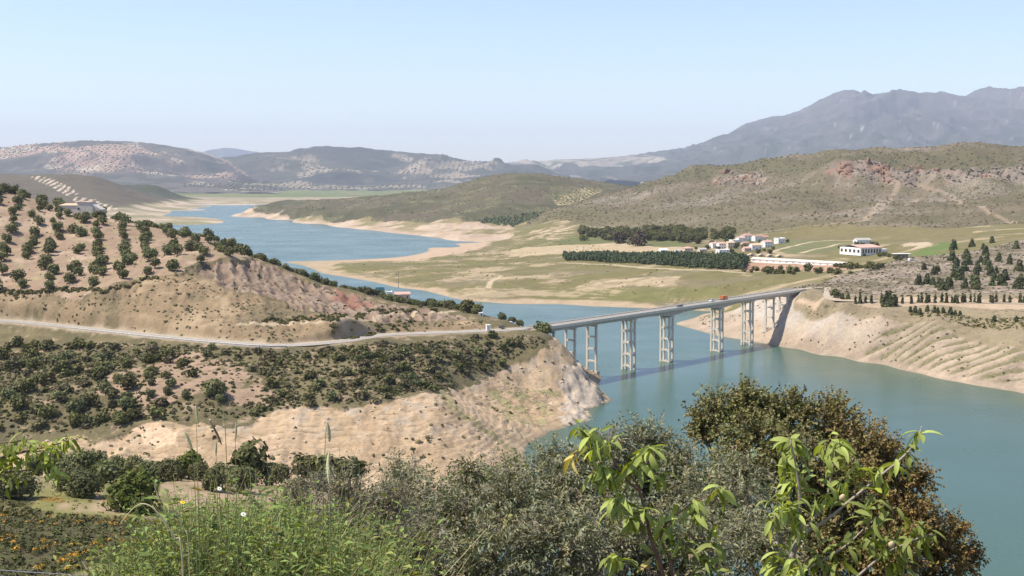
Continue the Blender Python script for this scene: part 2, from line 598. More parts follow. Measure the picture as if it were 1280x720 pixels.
col = blend(col, (0.265, 0.13, 0.09), in_poly(wx, wy, Z_RED2) * 0.8)
scr = np.where(red, 0.33 + 0.08 * n1, scr)
sm = sand.astype(float)
base = blend(np.zeros(X.shape + (3,)) + np.array((0.46, 0.335, 0.21)), (0.39, 0.28, 0.17), sstep(-0.3, 0.4, n1))
base = blend(base, (0.51, 0.385, 0.25), sstep(0.15, 0.5, n2) * 0.7)
base = blend(base, (0.23, 0.168, 0.10), sstep(0.05, 0.14, -strat + 0.07 * n2) * 0.75 * sstep(-0.35, 0.25, fbm(X / 12, Y / 12, 3, 137)))
base = blend(base, (0.40, 0.33, 0.25), sstep(0.1, 0.5, fbm(X / 6, Y / 6, 3, 131)) * sstep(8, 14, Z) * 0.7)
col = col * (1 - sm[..., None]) + base * sm[..., None]
scr = np.where(sand, 0.24 + 0.10 * n1 + 0.05 * sstep(12, 18, Z), scr)
gr = in_poly(wx, wy, Z_GRASSY)
col = blend(col, (0.27, 0.25, 0.11), gr * sstep(-0.1, 0.35, n2) * 0.8); scr = np.where(gr, 0.38, scr)
col = blend(col, (0.46, 0.385, 0.30), rock * 0.9)
col = blend(col, (0.33, 0.28, 0.22), rock * sstep(0.05, 0.4, n3))
pk = in_poly(wx, wy, Z_PINK)
col = blend(col, (0.60, 0.43, 0.28), pk); scr = np.where(pk, 0.1, scr)
bd_, _ = line_dist(X, Y, BENCH); col = blend(col, (0.44, 0.35, 0.23), (1 - sstep(0.8, 2.2, bd_)) * 0.85); scr = np.where(bd_ < 2.5, 0, scr)
gd, _ = line_dist(X, Y, GULLY)
gmask = (1 - sstep(2.0, 4.5, gd + 1.5 * n2)) * (Z > 1)
col = blend(col, (0.30, 0.25, 0.13), gmask); 
vm = (1 - sstep(4.6, 6.5, dr + 1.2 * n2))
col = blend(col, (0.37, 0.30, 0.21), vm); scr = scr * (1 - vm)
wet = 1 - sstep(0.0, 0.7, Z)
col = blend(col, (0.30, 0.25, 0.17), wet); scr = np.where(Z < 1.0, 0.0, scr)
m_head = ground_mat('headland_soil', bush=(0.095, 0.08, 0.045), scale=0.42, fine=0.9, bump=0.7, bdist=0.5)
head_obj = land_mesh('headland', X, Y, Z, col, scr, m_head)

# ------------------------------------------------------------------ slope just below the eye
bp = [('x', x, 2, z) for x, z in ((-14, 98.0), (-4, 98.1), (0, 98.2), (4, 98.0), (14, 97.5))]
bp += [('x', x, 6, z) for x, z in ((-12, 97.0), (-4, 97.2), (-2.2, 97.85), (-1.5, 97.95), (-0.9, 97.9), (-0.3, 97.2), (4, 96.0), (12, 95.5))]
bp += [('x', x, 11, z) for x, z in ((-15, 94.6), (-3, 95.0), (0, 94.4), (4, 93), (15, 92))]
bp += [('x', x, 22, z) for x, z in ((-30, 89), (0, 88), (30, 85))]
bp += [('x', x, 40, z) for x, z in ((-60, 82), (-20, 82), (0, 79), (20, 76), (60, 70))]
bp += [('x', -90, 115, 64), ('x', -140, 200, 52), (0, 722, 115), (60, 720, 115), (160, 718, 116), (260, 735, 115), (400, 780, 115), (0, 640, 185), (100, 680, 150), (150, 640, 182), (220, 640, 190), (300, 650, 190),
       (-40, 596, 262), (0, 597, 260), (100, 597, 256), (200, 594, 258), (300, 604, 240), (420, 612, 245), (360, 640, 205),
       ('w', 520, 250, 24), ('w', 520, 150, 46), ('w', 640, 250, 6), ('w', 640, 120, 50), ('w', 750, 200, 4), ('w', 900, 110, 42), ('w', 900, 200, -4), ('w', 1150, 100, 45), ('w', 1150, 190, -4), ('w', 1350, 180, -5), ('w', 1350, 80, 52),
       ('w', -40, 300, 20), ('w', 100, 300, 20), ('w', 200, 300, 20), ('w', 320, 290, 22), ('w', 420, 290, 18), ('w', 500, 290, 5),
       ('w', -40, 345, 3), ('w', 200, 345, 1), ('w', 400, 345, -2), ('w', 640, 300, -8), ('w', 900, 260, -10), ('w', 1350, 240, -12), ('w', 640, 350, -8), ('w', 200, 390, -3), ('w', -40, 390, -3)]
NEAR = Land(bp, polar='near', c=0.01)
Z_FLOWER = [q[:2] for q in NEAR.hits([(-90, 640), (0, 628), (60, 640), (120, 645), (170, 655), (330, 690), (460, 730), (0, 735), (-90, 735)], 60, 330)]
Z_FIELD = [q[:2] for q in NEAR.hits([(195, 603), (260, 600), (330, 607), (430, 614), (430, 640), (330, 660), (215, 640)], 60, 330)]
Z_GREEN = [q[:2] for q in NEAR.hits([(40, 612), (110, 596), (150, 598), (190, 620), (215, 650), (60, 645), (30, 630)], 60, 330)]


def near_h(X, Y):
    Z = NEAR.h0(X, Y)
    k = sstep(12, 60, Y)
    return Z + k * (fbm(X / 18, Y / 18, 4, 201) * 0.9) + sstep(5, 15, Y) * fbm(X / 3.0, Y / 3.0, 3, 205) * 0.15


NEAR.h = near_h
ny = np.exp(np.linspace(math.log(1.6), math.log(390), 230))
X, Y = NEAR.grid(-260, 1700, 260, ny)
X = X + np.sign(X) * 8 * (1 - sstep(2, 40, Y)) * np.abs(X / Y) * 1.6
Z = near_h(X, Y)
n1 = fbm(X / 14, Y / 14, 4, 211); n2 = fbm(X / 3.5, Y / 3.5, 3, 212)
wx = X + 3 * fbm(X / 9, Y / 9, 3, 213); wy = Y + 6 * fbm(X / 9, Y / 9, 3, 214)
col = np.zeros(X.shape + (3,)) + np.array((0.27, 0.22, 0.12))
col = blend(col, (0.16, 0.15, 0.06), sstep(-0.2, 0.4, n1))
scr = np.full(X.shape, 0.42)
fl = in_poly(wx, wy, Z_FLOWER)
col = blend(col, (0.085, 0.068, 0.032), fl)
col = blend(col, (0.125, 0.085, 0.05), fl * sstep(0.0, 0.5, n2))
scr = np.where(fl, 0.50, scr)
fd = in_poly(wx, wy, Z_FIELD)
col = blend(col, (0.38, 0.275, 0.18), fd)
col = blend(col, (0.29, 0.225, 0.125), fd * sstep(0.1, 0.5, n1))
scr = np.where(fd, 0.2, scr)
gn = in_poly(wx, wy, Z_GREEN)
col = blend(col, (0.20, 0.185, 0.068), gn)
col = blend(col, (0.35, 0.26, 0.165), gn * sstep(0.15, 0.45, n1))
scr = np.where(gn, 0.22, scr)
m_near = ground_mat('near_soil', bush=(0.055, 0.06, 0.025), scale=1.3, fine=2.0, bump=0.6, bdist=0.15)
land_mesh('hillside', X, Y, Z, col, scr, m_near)

# ------------------------------------------------------------------ right bank, valley meadows and the scrub hill
cp = [('z', a, b, 0) for a, b in ((1420, 520), (1330, 505), (1280, 492), (1240, 485), (1200, 478), (1150, 467), (1100, 455), (1050, 446), (1000, 437), (965, 431), (930, 425), (880, 415), (845, 404.5), (870, 396.5), (885, 391.5),
      (892, 389), (870, 388), (835, 386.5), (800, 385), (740, 383), (700, 380.5), (640, 380), (600, 377), (560, 371), (520, 362), (470, 353), (430, 346), (405, 342), (385, 334),
      (300, 328), (330, 327.5), (370, 326.5), (430, 325), (490, 322), (525, 317), (540, 309.5), (570, 305.5), (597, 303.5))]
cp += [('w', 500, 1085, -5), ('w', 560, 985, -6), ('w', 620, 900, -8), ('w', 700, 880, -9), ('w', 800, 800, -9), ('w', 900, 690, -9), ('w', 1000, 610, -9), ('w', 1200, 470, -9), ('w', 1420, 420, -9),
       ('w', 440, 1170, -4), ('w', 830, 915, -4), ('w', 300, 1250, -5), ('w', 360, 1380, -2.0), ('w', 300, 1800, -6), ('w', 400, 1800, -6), ('w', 500, 1800, -5), ('w', 530, 1980, -5), ('w', 600, 2030, -3), ('w', 300, 2400, -8), ('w', 500, 2400, -8), ('w', 560, 1900, -3),
       ('z', 520, 355, 3), ('z', 600, 370, 3), ('z', 700, 371, 2.5), ('z', 640, 372, 2.5), ('z', 760, 373, 3), ('z', 450, 335, 4), ('z', 500, 340, 5), ('z', 600, 350, 7), ('z', 600, 330, 6), ('z', 550, 325, 3.5), ('z', 620, 306, 4),
       ('z', 700, 350, 8), ('z', 700, 330, 12), ('z', 800, 365, 8), ('z', 850, 355, 14), ('z', 900, 367, 11), ('z', 930, 375, 10), ('z', 910, 385, 3), ('z', 940, 345, 20), ('z', 700, 302, 15), ('z', 680, 286, 19), ('z', 760, 290, 20),
       ('z', 720, 322, 14), ('z', 820, 330, 18), ('z', 920, 335, 22), ('z', 850, 316, 23), ('z', 930, 313, 26), ('z', 960, 305, 29), ('z', 980, 300, 31), ('z', 1000, 331, 24), ('z', 1050, 331, 25), ('z', 1090, 318, 29), ('z', 1100, 303, 36),
       (1280, 290, 1150), (1400, 288, 1150), (1200, 297, 1180), (1100, 296, 1400), (1000, 296, 1550), (900, 292, 1650), (800, 286, 1850), (720, 280, 2050),
       ('z', 1000, 376, 25), ('z', 1050, 386, 24), ('z', 1100, 396, 22.5), ('z', 1170, 406, 21.5), ('z', 1280, 426, 19), ('z', 1400, 445, 18), ('z', 1040, 375, 25.7), ('z', 1100, 380, 26), ('z', 1200, 380, 28.5), ('z', 1280, 382, 29.8), ('z', 1400, 384, 31),
       (1050, 352, 850), (1100, 337, 900), (1200, 342, 830), (1280, 332, 850), (1400, 330, 850), (1200, 317, 950), (1280, 300, 1002), (1400, 296, 1010), (1130, 323, 985), (1040, 346, 900), (1000, 356, 880), ('z', 985, 364, 26),
       ('z', 1000, 407, 12), ('z', 1280, 460, 8), ('z', 900, 406, 4), ('z', 940, 400, 9), ('z', 960, 386, 16), ('z', 950, 374, 19),
       (1280, 250, 1600), (1400, 250, 1600), (1100, 250, 1750), (1000, 250, 1850), (900, 250, 2100), (800, 250, 2400), (690, 276, 2180), (700, 264, 2400), (690, 262, 2520),
       (720, 253, 2600), (740, 247, 2650), (780, 234, 2750), (830, 219, 2800), (870, 206, 2800), (950, 193.5, 2750), (1000, 188.5, 2700), (1060, 182, 2650), (1100, 185, 2650), (1150, 188.5, 2700), (1200, 187.5, 2750), (1280, 186, 2800), (1400, 186, 2800),
       (1045, 224, 2180), (1045, 199, 2230), (1100, 224, 2170), (1100, 199, 2215), (1150, 224, 2150), (1150, 199, 2195), (1200, 223, 2100), (1200, 202, 2140), (1270, 223, 2050), (1270, 205, 2090), (1400, 223, 2040), (1400, 205, 2080), (1000, 222, 2300), (900, 226, 2500),
       ('w', 640, 2600, 8), ('w', 600, 2600, -8)]
for px in range(690, 1401, 79):
    cp += [('w', px, 3500, 10)]
VAL = Land(cp, polar=True, c=0.015)


def vw(pix, y0=560, y1=3400):
    return [q[:2] for q in VAL.hits(pix, y0, y1)]


Z_BANK = vw([(985, 366), (1000, 375), (1050, 386), (1100, 396), (1170, 406), (1280, 426), (1405, 445)], 560, 900) + [tuple(at_w(1405, 430, 0))[:2], tuple(at_w(1000, 600, 0))[:2], tuple(at_w(860, 780, 0))[:2], tuple(at_w(835, 870, 0))[:2]] + vw([(880, 396), (930, 384), (960, 374)], 700, 900)
Z_STRIPE = vw([(1075, 450), (1150, 394), (1285, 424), (1400, 445)], 560, 800) + [tuple(at_w(1405, 440, 0))[:2], tuple(at_w(1100, 620, 0))[:2]]
Z_SPUR = vw([(985, 362), (1040, 347), (1130, 323), (1200, 317), (1280, 300), (1405, 296), (1405, 376), (1280, 374), (1200, 372), (1100, 372), (1040, 370)], 700, 1050)
Z_ROADST = vw([(1000, 374), (1100, 373), (1280, 373), (1405, 373), (1405, 390), (1280, 386), (1100, 383), (1040, 380)], 650, 900)
Z_BTOPZ = vw([(985, 362), (1040, 368), (1410, 372), (1410, 450), (1280, 430), (1170, 409), (1100, 399), (1050, 389), (1000, 378)], 560, 1000)
Z_HILL = vw([(660, 285), (690, 275), (720, 281), (800, 287), (900, 293), (960, 291), (1000, 284), (1200, 283), (1280, 280), (1410, 278)], 1000, 2300) + [tuple(at_w(1410, 3500, 0))[:2], tuple(at_w(640, 3500, 0))[:2]]
Z_BROWNF = vw([(955, 298), (1000, 286), (1060, 280), (1150, 281), (1230, 288), (1220, 299), (1150, 300)], 1000, 2300)
Z_DGREEN = vw([(780, 233), (870, 206), (950, 193), (1060, 182), (1280, 187), (1280, 200), (1190, 200), (1100, 196), (1050, 192), (950, 201), (880, 213), (800, 238)], 2000, 3400)
Z_PALE = vw([(640, 312), (700, 306), (780, 304), (860, 309), (850, 314), (720, 315), (660, 320), (630, 320)], 900, 2300)
Z_PALE2 = vw([(735, 352), (800, 345), (850, 348), (850, 358), (790, 360), (720, 362)], 900, 1500)
Z_GREENP = vw([(700, 300), (760, 293), (860, 300), (860, 310), (780, 304), (700, 306)], 1000, 2300)
Z_CROP1 = vw([(962, 310), (1020, 298), (1070, 298), (1075, 310), (1000, 317)], 900, 1700)
Z_CROP2 = vw([(1140, 318), (1170, 303), (1190, 305), (1175, 318), (1150, 325)], 900, 1400)
Z_TERR = vw([(1130, 313), (1135, 304), (1160, 303), (1155, 308), (1140, 313)], 900, 1400)
Z_REDB = vw([(930, 336), (950, 328), (1060, 331), (1060, 337), (1000, 338)], 900, 1300)
Z_SANDHOOK = vw([(430, 327), (490, 322), (540, 309), (570, 305), (600, 303), (610, 308), (570, 318), (520, 326)], 1300, 2200)
Z_CLAY = vw([(660, 300), (670, 287), (700, 280), (715, 288), (700, 300)], 1500, 2300)
PATHS = [vw([(610, 360), (613, 352), (625, 345)], 900, 1500), vw([(650, 321), (700, 313), (760, 305)], 1000, 2000), vw([(965, 315), (1000, 305), (1040, 300), (1110, 297)], 900, 1700), vw([(1000, 316), (1050, 305), (1080, 301)], 900, 1700),
         vw([(700, 328), (760, 331), (850, 337), (930, 341)], 900, 1500), vw([(690, 290), (720, 281), (800, 284)], 1500, 2300)]
PATHS_HILL = [vw([(1110, 224), (1150, 226), (1190, 242), (1240, 260), (1280, 272)], 1300, 2400), vw([(1122, 226), (1115, 245), (1085, 272)], 1300, 2400), vw([(960, 288), (1010, 283), (1080, 273), (1150, 245)], 1300, 2400)]


FARROAD = [bpt(S1 - 2, 0, 29.45), bpt(S1 + 12, 0, 29.3), bpt(S1 + 27, 7, 29.0)] + [at_z(1040, 374, 28.3), at_z(1100, 376, 27.8), at_z(1200, 377.5, 29), at_z(1280, 379, 30), at_z(1410, 381, 31)]
Z_MEADOWB = None


def val_h(X, Y, zones=False):
    Z = VAL.h0(X, Y)
    wx = X + 0.010 * Y * fbm(X / 60, Y / 60, 3, 305); wy = Y + 0.014 * Y * fbm(X / 60, Y / 60, 3, 309)
    hill = in_poly(wx, wy, Z_HILL); bank = in_poly(wx, wy, Z_BANK); stripe = in_poly(wx, wy, Z_STRIPE)
    up = sstep(0.5, 6, Z)
    Z = Z + up * (fbm(X / 60, Y / 60, 4, 321) * np.where(hill, 2.0, 0.9) + np.where(bank & ~stripe, 0.8, 0.25) * fbm(X / 9, Y / 9, 3, 331))
    Z = Z - hill * sstep(95, 165, Z) * 13
    hk = hill * sstep(60, 130, Z)
    Z = Z + hk * fbm(X / 260, Y / 260, 4, 341) * 12
    rg = ridged(X / 150 + 0.3 * fbm(X / 200, Y / 200, 2, 7), Y / 420, 4, 345)
    Z = Z - hill * sstep(25, 80, Z) * (1 - rg) * 15
    # broken rock band under the crest
    rk = in_poly(wx, wy, Z_RKB)
    Z = Z + rk * (ridged(X / 30, Y / 30, 4, 351) - 0.55) * 11
    # ploughed terraces on the bank
    ph = (Y + 0.10 * X + 1.3 * fbm(X / 40, Y / 40, 2, 361)) / 7.4
    tri = np.abs((ph % 1.0) - 0.5) * 2
    Z = Z + np.where(stripe, (tri - 0.5) * 1.5 * sstep(0.8, 3, Z), 0)
    # low steps where the water paused
    zz = Z + 0.3 * fbm(X / 40, Y / 40, 2, 371)
    st = 0.16 * np.sin(zz * 2 * math.pi / 1.3)
    Z = Z + np.where(~hill & (Z < 12) & (Z > 0.6), st, 0)
    fd_, fz_ = line_dist(X, Y, [tuple(p) for p in FARROAD])
    fw_ = 1 - sstep(4.2, 10, fd_)
    Z = Z * (1 - fw_) + (fz_ - 0.3) * fw_
    if not zones:
        return Z
    return Z, hill, bank, stripe, tri, st, rg, rk, wx, wy


Z_RKB = vw([(1030, 205), (1060, 194), (1130, 194), (1200, 199), (1290, 201), (1410, 202), (1410, 225), (1280, 223), (1200, 223), (1120, 226), (1080, 218), (1050, 214)], 1900, 2600)
Z_RKB2 = vw([(885, 222), (905, 208), (930, 205), (960, 208), (950, 222), (920, 226)], 1900, 2700)
VAL.h = val_h
vy = np.exp(np.concatenate([np.linspace(math.log(555), math.log(760), 200)[:-1], np.linspace(math.log(760), math.log(1050), 110)[:-1], np.linspace(math.log(1050), math.log(2300), 200)[:-1], np.linspace(math.log(2300), math.log(3450), 70)]))
X, Y = VAL.grid(285, 1405, 520, vy)
Z, hill, bank, stripe, tri, st, rg, rk, wx, wy = val_h(X, Y, True)
n0 = fbm(X / 220, Y / 220, 4, 400); n1 = fbm(X / 60, Y / 60, 4, 401); n2 = fbm(X / 16, Y / 16, 3, 402)
col = np.zeros(X.shape + (3,)) + np.array((0.172, 0.15, 0.063))
col = blend(col, (0.245, 0.198, 0.108), sstep(-0.05, 0.5, n1))
col = blend(col, (0.165, 0.155, 0.06), sstep(0.1, 0.5, -n0))
col = blend(col, (0.42, 0.33, 0.2), sstep(0.3, 0.55, n1 + 0.4 * n2) * 0.7)
col = blend(col, (0.20, 0.165, 0.10), sstep(0.15, 0.5, fbm(X / 90, Y / 45, 3, 403)) * 0.6)
scr = np.full(X.shape, 0.25) + 0.1 * n1
col = blend(col, (0.45, 0.35, 0.215), in_poly(wx, wy, Z_PALE) * 0.85)
col = blend(col, (0.43, 0.33, 0.21), in_poly(wx, wy, Z_PALE2) * (0.5 + 0.5 * sstep(0, .3, n2)))
col = blend(col, (0.14, 0.145, 0.058), in_poly(wx, wy, Z_GREENP))
col = blend(col, (0.165, 0.165, 0.075), in_poly(wx, wy, Z_CROP1))
col = blend(col, (0.13, 0.17, 0.05), in_poly(wx, wy, Z_CROP2))
tz = in_poly(wx, wy, Z_TERR); col = blend(col, (0.42, 0.34, 0.23), tz)
col = blend(col, (0.41, 0.25, 0.165), in_poly(wx, wy, Z_REDB))
col = blend(col, (0.47, 0.36, 0.24), in_poly(wx, wy, Z_CLAY) * sstep(-0.1, 0.3, n2))
hm = hill.astype(float)
hc = np.zeros(X.shape + (3,)) + np.array((0.21, 0.165, 0.112))
hc = blend(hc, (0.155, 0.13, 0.075), sstep(-0.1, 0.4, n0))
hc = hc * 0.9
hc = blend(hc, (0.25, 0.20, 0.14), sstep(0.15, 0.55, n1 + 0.3 * n2))
hc = blend(hc, (0.28, 0.235, 0.185), sstep(0.2, 0.55, -n0 + 0.5 * n2) * 0.8)
hc = blend(hc, (0.20, 0.175, 0.075), sstep(60, 20, Z) * 0.5)
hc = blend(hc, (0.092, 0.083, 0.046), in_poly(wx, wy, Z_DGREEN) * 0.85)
rkf = rk * (0.55 + 0.45 * sstep(-0.3, 0.3, n2))
hc = blend(hc, (0.25, 0.20, 0.155), rkf)
hc = blend(hc, (0.27, 0.155, 0.105), rk * 0.7 * sstep(0.2, 0.5, fbm(X / 45, Y / 90, 3, 411)))
rk2 = in_poly(wx, wy, Z_RKB2)
hc = blend(hc, (0.31, 0.205, 0.145), rk2 * sstep(0.0, 0.3, n2 + 0.2)); hc = blend(hc, (0.34, 0.29, 0.24), rk2 * sstep(0.1, 0.3, -n2))
hc = blend(hc, (0.20, 0.175, 0.068), in_poly(wx, wy, Z_BROWNF))
col = col * (1 - hm[..., None]) + hc * hm[..., None]
scr = np.where(hill, 0.46 + 0.12 * n1, scr)
scr = np.where(in_poly(wx, wy, Z_BROWNF), 0.1, scr)
brf = in_poly(wx, wy, Z_BROWNF); col = blend(col, (0.185, 0.155, 0.07), brf); scr = np.where(brf, 0.15, scr)
scr = np.where(in_poly(wx, wy, Z_DGREEN), 0.55, scr); scr = np.where(rk, 0.3, scr)
for ln in PATHS_HILL:
    d, _ = line_dist(X, Y, ln); col = blend(col, (0.34, 0.26, 0.17), (1 - sstep(1.2, 3.5, d)) * 0.6); scr = np.where(d < 5, 0, scr)
bm = bank.astype(float)
bc = np.zeros(X.shape + (3,)) + np.array((0.38, 0.295, 0.212))
bc = blend(bc, (0.30, 0.232, 0.168), sstep(-0.1, 0.4, n1))
bc = blend(bc, (0.44, 0.385, 0.315), sstep(215, 175, X) * sstep(5, 14, Z) * 0.9)
bc = blend(bc, (0.44, 0.345, 0.245), sstep(0.15, 0.45, n2) * 0.6)
bc = blend(bc, (0.185, 0.165, 0.085), np.where(stripe, sstep(0.62, 0.25, tri + 0.35 * n2), 0) * sstep(1.2, 3.5, Z) * 0.95)
col = col * (1 - bm[..., None]) + bc * bm[..., None]
scr = np.where(bank, 0.22 + 0.1 * n1 + np.where(stripe, 0.15 * sstep(0.5, 0.1, tri), 0), scr)
sp = in_poly(wx, wy, Z_SPUR)
sc_ = blend(np.zeros(X.shape + (3,)) + np.array((0.25, 0.20, 0.15)), (0.19, 0.15, 0.10), sstep(-0.1, 0.4, n1))
sc_ = blend(sc_, (0.33, 0.265, 0.20), sstep(0.1, 0.4, n2))
col = np.where(sp[..., None], sc_, col); scr = np.where(sp, 0.42 + 0.08 * n1, scr)
bt_ = in_poly(wx, wy, Z_BTOPZ); col = blend(col, (0.27, 0.215, 0.135), bt_ * 0.9); scr = np.where(bt_, 0.36 + .1 * n1, scr)
rs = in_poly(wx, wy, Z_ROADST)
col = blend(col, (0.44, 0.33, 0.225), rs * 0.9); scr = np.where(rs, 0.25, scr)
# bare shore: a strip that was under water until lately
shore = (1 - sstep(0.9, 2.0, Z + 1.3 * n1 + 0.5 * n2)) * (~bank) * (X < 260)
col = blend(col, (0.43, 0.32, 0.21), shore * 0.9)
ter = (st > 0.12) & (Z < 9) & ~bank & ~hill
col = blend(col, (0.40, 0.305, 0.19), ter * sstep(-0.25, 0.3, n1) * 0.65)
hk_ = in_poly(wx, wy, Z_SANDHOOK)
col = blend(col, (0.46, 0.335, 0.23), hk_ * 0.95); scr = np.where(hk_, 0.05, scr)
for ln in PATHS:
    d, _ = line_dist(X, Y, ln); col = blend(col, (0.50, 0.40, 0.26), (1 - sstep(1.5, 3.5, d)) * 0.9)
wet = 1 - sstep(0.0, 0.5, Z); col = blend(col, (0.32, 0.265, 0.175), wet * 0.8); scr = np.where(Z < 1.5, scr - 0.2, scr)
m_val = ground_mat('valley_soil', bush=(0.085, 0.075, 0.042), scale=0.30, fine=0.5, bump=0.6, bdist=0.8)
land_mesh('valley', X, Y, Z, col, scr, m_val)

# ------------------------------------------------------------------ dark hill on the middle peninsula
dp = [('z', a, b, 0) for a, b in ((296, 268.5), (330, 272), (360, 275), (400, 280), (435, 285), (470, 288.5), (510, 293), (550, 297.5), (590, 302), (602, 303))]
dp += [('z', 320, 259, 24), ('z', 360, 263, 22), ('z', 400, 267.5, 20), ('z', 450, 273, 17), ('z', 520, 280, 14), ('z', 560, 285, 12), ('z', 640, 284, 15), ('z', 690, 281, 19), ('z', 304, 264, 12), ('z', 590, 293, 9), ('z', 560, 292, 6),
       (345, 253, 3800), (380, 250.5, 3700), (420, 249, 3600), (460, 246, 3500), (500, 243.5, 3400), (530, 240, 3350), (560, 236, 3300), (580, 230, 3300), (600, 223, 3300), (620, 218, 3300), (640, 215, 3300), (665, 216, 3300), (690, 219, 3300), (740, 227, 3300), (800, 235, 3300), (880, 240, 3300),
       (640, 250, 2750), (600, 262, 2600), (720, 256, 2750), (560, 262, 2750), (800, 262, 2700), (500, 263, 2800), (430, 260, 3150),
       ('z', 700, 292, 15), ('z', 650, 294, 10), ('z', 620, 298, 4.5), ('w', 800, 2100, 12), ('w', 880, 2700, 20),
       ('w', 282, 3450, -4), ('w', 270, 3900, -8), ('w', 400, 2450, -8), ('w', 500, 2150, -8), ('w', 320, 3000, -8), ('w', 590, 1900, -5), ('w', 330, 4300, -5), ('w', 300, 3800, -4)]
dp += [('w', px, 4700, -12) for px in range(300, 900, 100)]
DRK = Land(dp, polar=True, c=0.015)
Z_DK = [q[:2] for q in DRK.hits([(312, 258), (360, 263), (400, 268), (450, 274), (500, 276), (560, 274), (600, 278), (680, 280), (690, 262), (760, 250)], 1900, 4000)] + [tuple(at_w(880, 4700, 0))[:2], tuple(at_w(300, 4700, 0))[:2]]
Z_WOOD = [q[:2] for q in DRK.hits([(590, 273), (640, 268), (690, 262), (700, 278), (660, 281), (600, 279)], 1900, 4000)]
Z_OLV = [q[:2] for q in DRK.hits([(690, 250), (720, 238), (750, 232), (752, 240), (715, 256), (698, 258)], 1900, 4000)]


def drk_h(X, Y):
    Z = DRK.h0(X, Y)
    up = sstep(0.5, 15, Z)
    Z = Z + up * (fbm(X / 160, Y / 160, 4, 501) * 5 + fbm(X / 40, Y / 40, 3, 502) * 1.2)
    g = ridged(X / 50, Y / 200, 3, 503)
    return Z - (1 - g) * 6 * sstep(2, 12, Z) * (1 - sstep(22, 40, Z))


DRK.h = drk_h
X, Y = DRK.grid(262, 900, 330, np.exp(np.linspace(math.log(1890), math.log(4650), 170)))
Z = drk_h(X, Y)
wx = X + 0.008 * Y * fbm(X / 120, Y / 120, 3, 511); wy = Y + 0.02 * Y * fbm(X / 120, Y / 120, 3, 512)
n0 = fbm(X / 300, Y / 300, 4, 513); n1 = fbm(X / 80, Y / 80, 4, 514)
col = np.zeros(X.shape + (3,)) + np.array((0.41, 0.31, 0.215))
col = blend(col, (0.24, 0.20, 0.10), sstep(0.0, 0.35, n1) * sstep(2, 6, Z))
col = blend(col, (0.48, 0.375, 0.275), sstep(0.1, 0.4, -n1) * (1 - sstep(10, 20, Z)))
dk = in_poly(wx, wy, Z_DK).astype(float)
dc = blend(np.zeros(X.shape + (3,)) + np.array((0.135, 0.108, 0.072)), (0.098, 0.088, 0.05), sstep(-0.2, 0.3, n0))
dc = blend(dc, (0.24, 0.195, 0.12), sstep(0.2, 0.5, n1))
col = col * (1 - dk[..., None]) + dc * dk[..., None]
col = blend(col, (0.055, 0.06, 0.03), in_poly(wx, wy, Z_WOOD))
col = blend(col, (0.42, 0.34, 0.20), in_poly(X, Y, Z_OLV) * 0.9)
scr = np.where(dk > 0.5, 0.45, 0.25) + 0.1 * n1
land_mesh('dark_hill', X, Y, Z, col, scr, ground_mat('dark_hill_soil', bush=(0.06, 0.065, 0.03), scale=0.15, fine=0.2, bump=0.5, bdist=1.5))

# ------------------------------------------------------------------ far shore, small hills and plain at the head of the lake
fp = [('z', a, b, 0) for a, b in ((190, 281), (215, 281), (245, 281), (270, 279.5), (279, 277), (272, 273.5), (240, 271), (205, 270), (215, 263.8), (250, 263), (257, 262.3), (240, 260.5), (238, 256.5), (270, 256.3), (310, 256.3), (340, 255.5), (380, 254), (440, 252))]
fp += [('w', 230, 3600, -2), ('w', 250, 3650, -3), ('w', 275, 4500, -4), ('w', 330, 4500, -5), ('w', 400, 4500, -6), ('w', 300, 3300, -6), ('w', 240, 2600, -4), ('w', 320, 2700, -8), ('w', 280, 3900, -4), ('w', 500, 4500, -6),
       ('z', 235, 275, 5), ('z', 200, 274, 6), ('z', 262, 276, 3), ('z', 150, 280, 8), ('z', 60, 280, 12),
       ('z', 100, 264, 14), ('z', 160, 266, 13), ('z', 195, 261, 6), ('z', 235, 261.3, 2.5), ('z', 200, 251, 20), ('z', 232, 254, 11), ('z', 170, 252, 26),
       (222, 244, 5500), (205, 236, 5500), (190, 231, 5500), (165, 235, 5300), (150, 232, 4900), (130, 226, 4700), (110, 222.5, 4600), (60, 219, 4600), (0, 219, 4600), (-80, 217, 4600), (0, 250, 3700), (-80, 250, 3700), (130, 246, 4100), (60, 245, 4000),
       (230, 248, 6000), ('z', 330, 251, 8), ('z', 300, 252, 10), ('z', 270, 250, 9), ('z', 260, 246, 5), ('z', 310, 247, 4), ('z', 345, 249, 2), ('z', 400, 249, 5), ('z', 480, 248, 6), ('z', 300, 243, 8), ('z', 400, 242, 10), ('z', 480, 240, 14), ('z', 560, 240, 14), ('z', 640, 238, 16),
       ('w', 240, 9000, 15), ('w', 150, 7500, 20), ('w', 0, 7500, 30), ('w', -80, 7500, 30), ('w', 300, 11000, 18), ('w', 480, 11000, 20), ('w', 640, 11000, 20), ('w', 0, 11000, 20), ('w', 640, 6000, 5)]
FAR = Land(fp, polar=True, c=0.015)


def far_h(X, Y):
    Z = FAR.h0(X, Y)
    up = sstep(1, 20, Z)
    return Z + up * (fbm(X / 300, Y / 300, 4, 601) * 9 + fbm(X / 70, Y / 70, 3, 602) * 2)


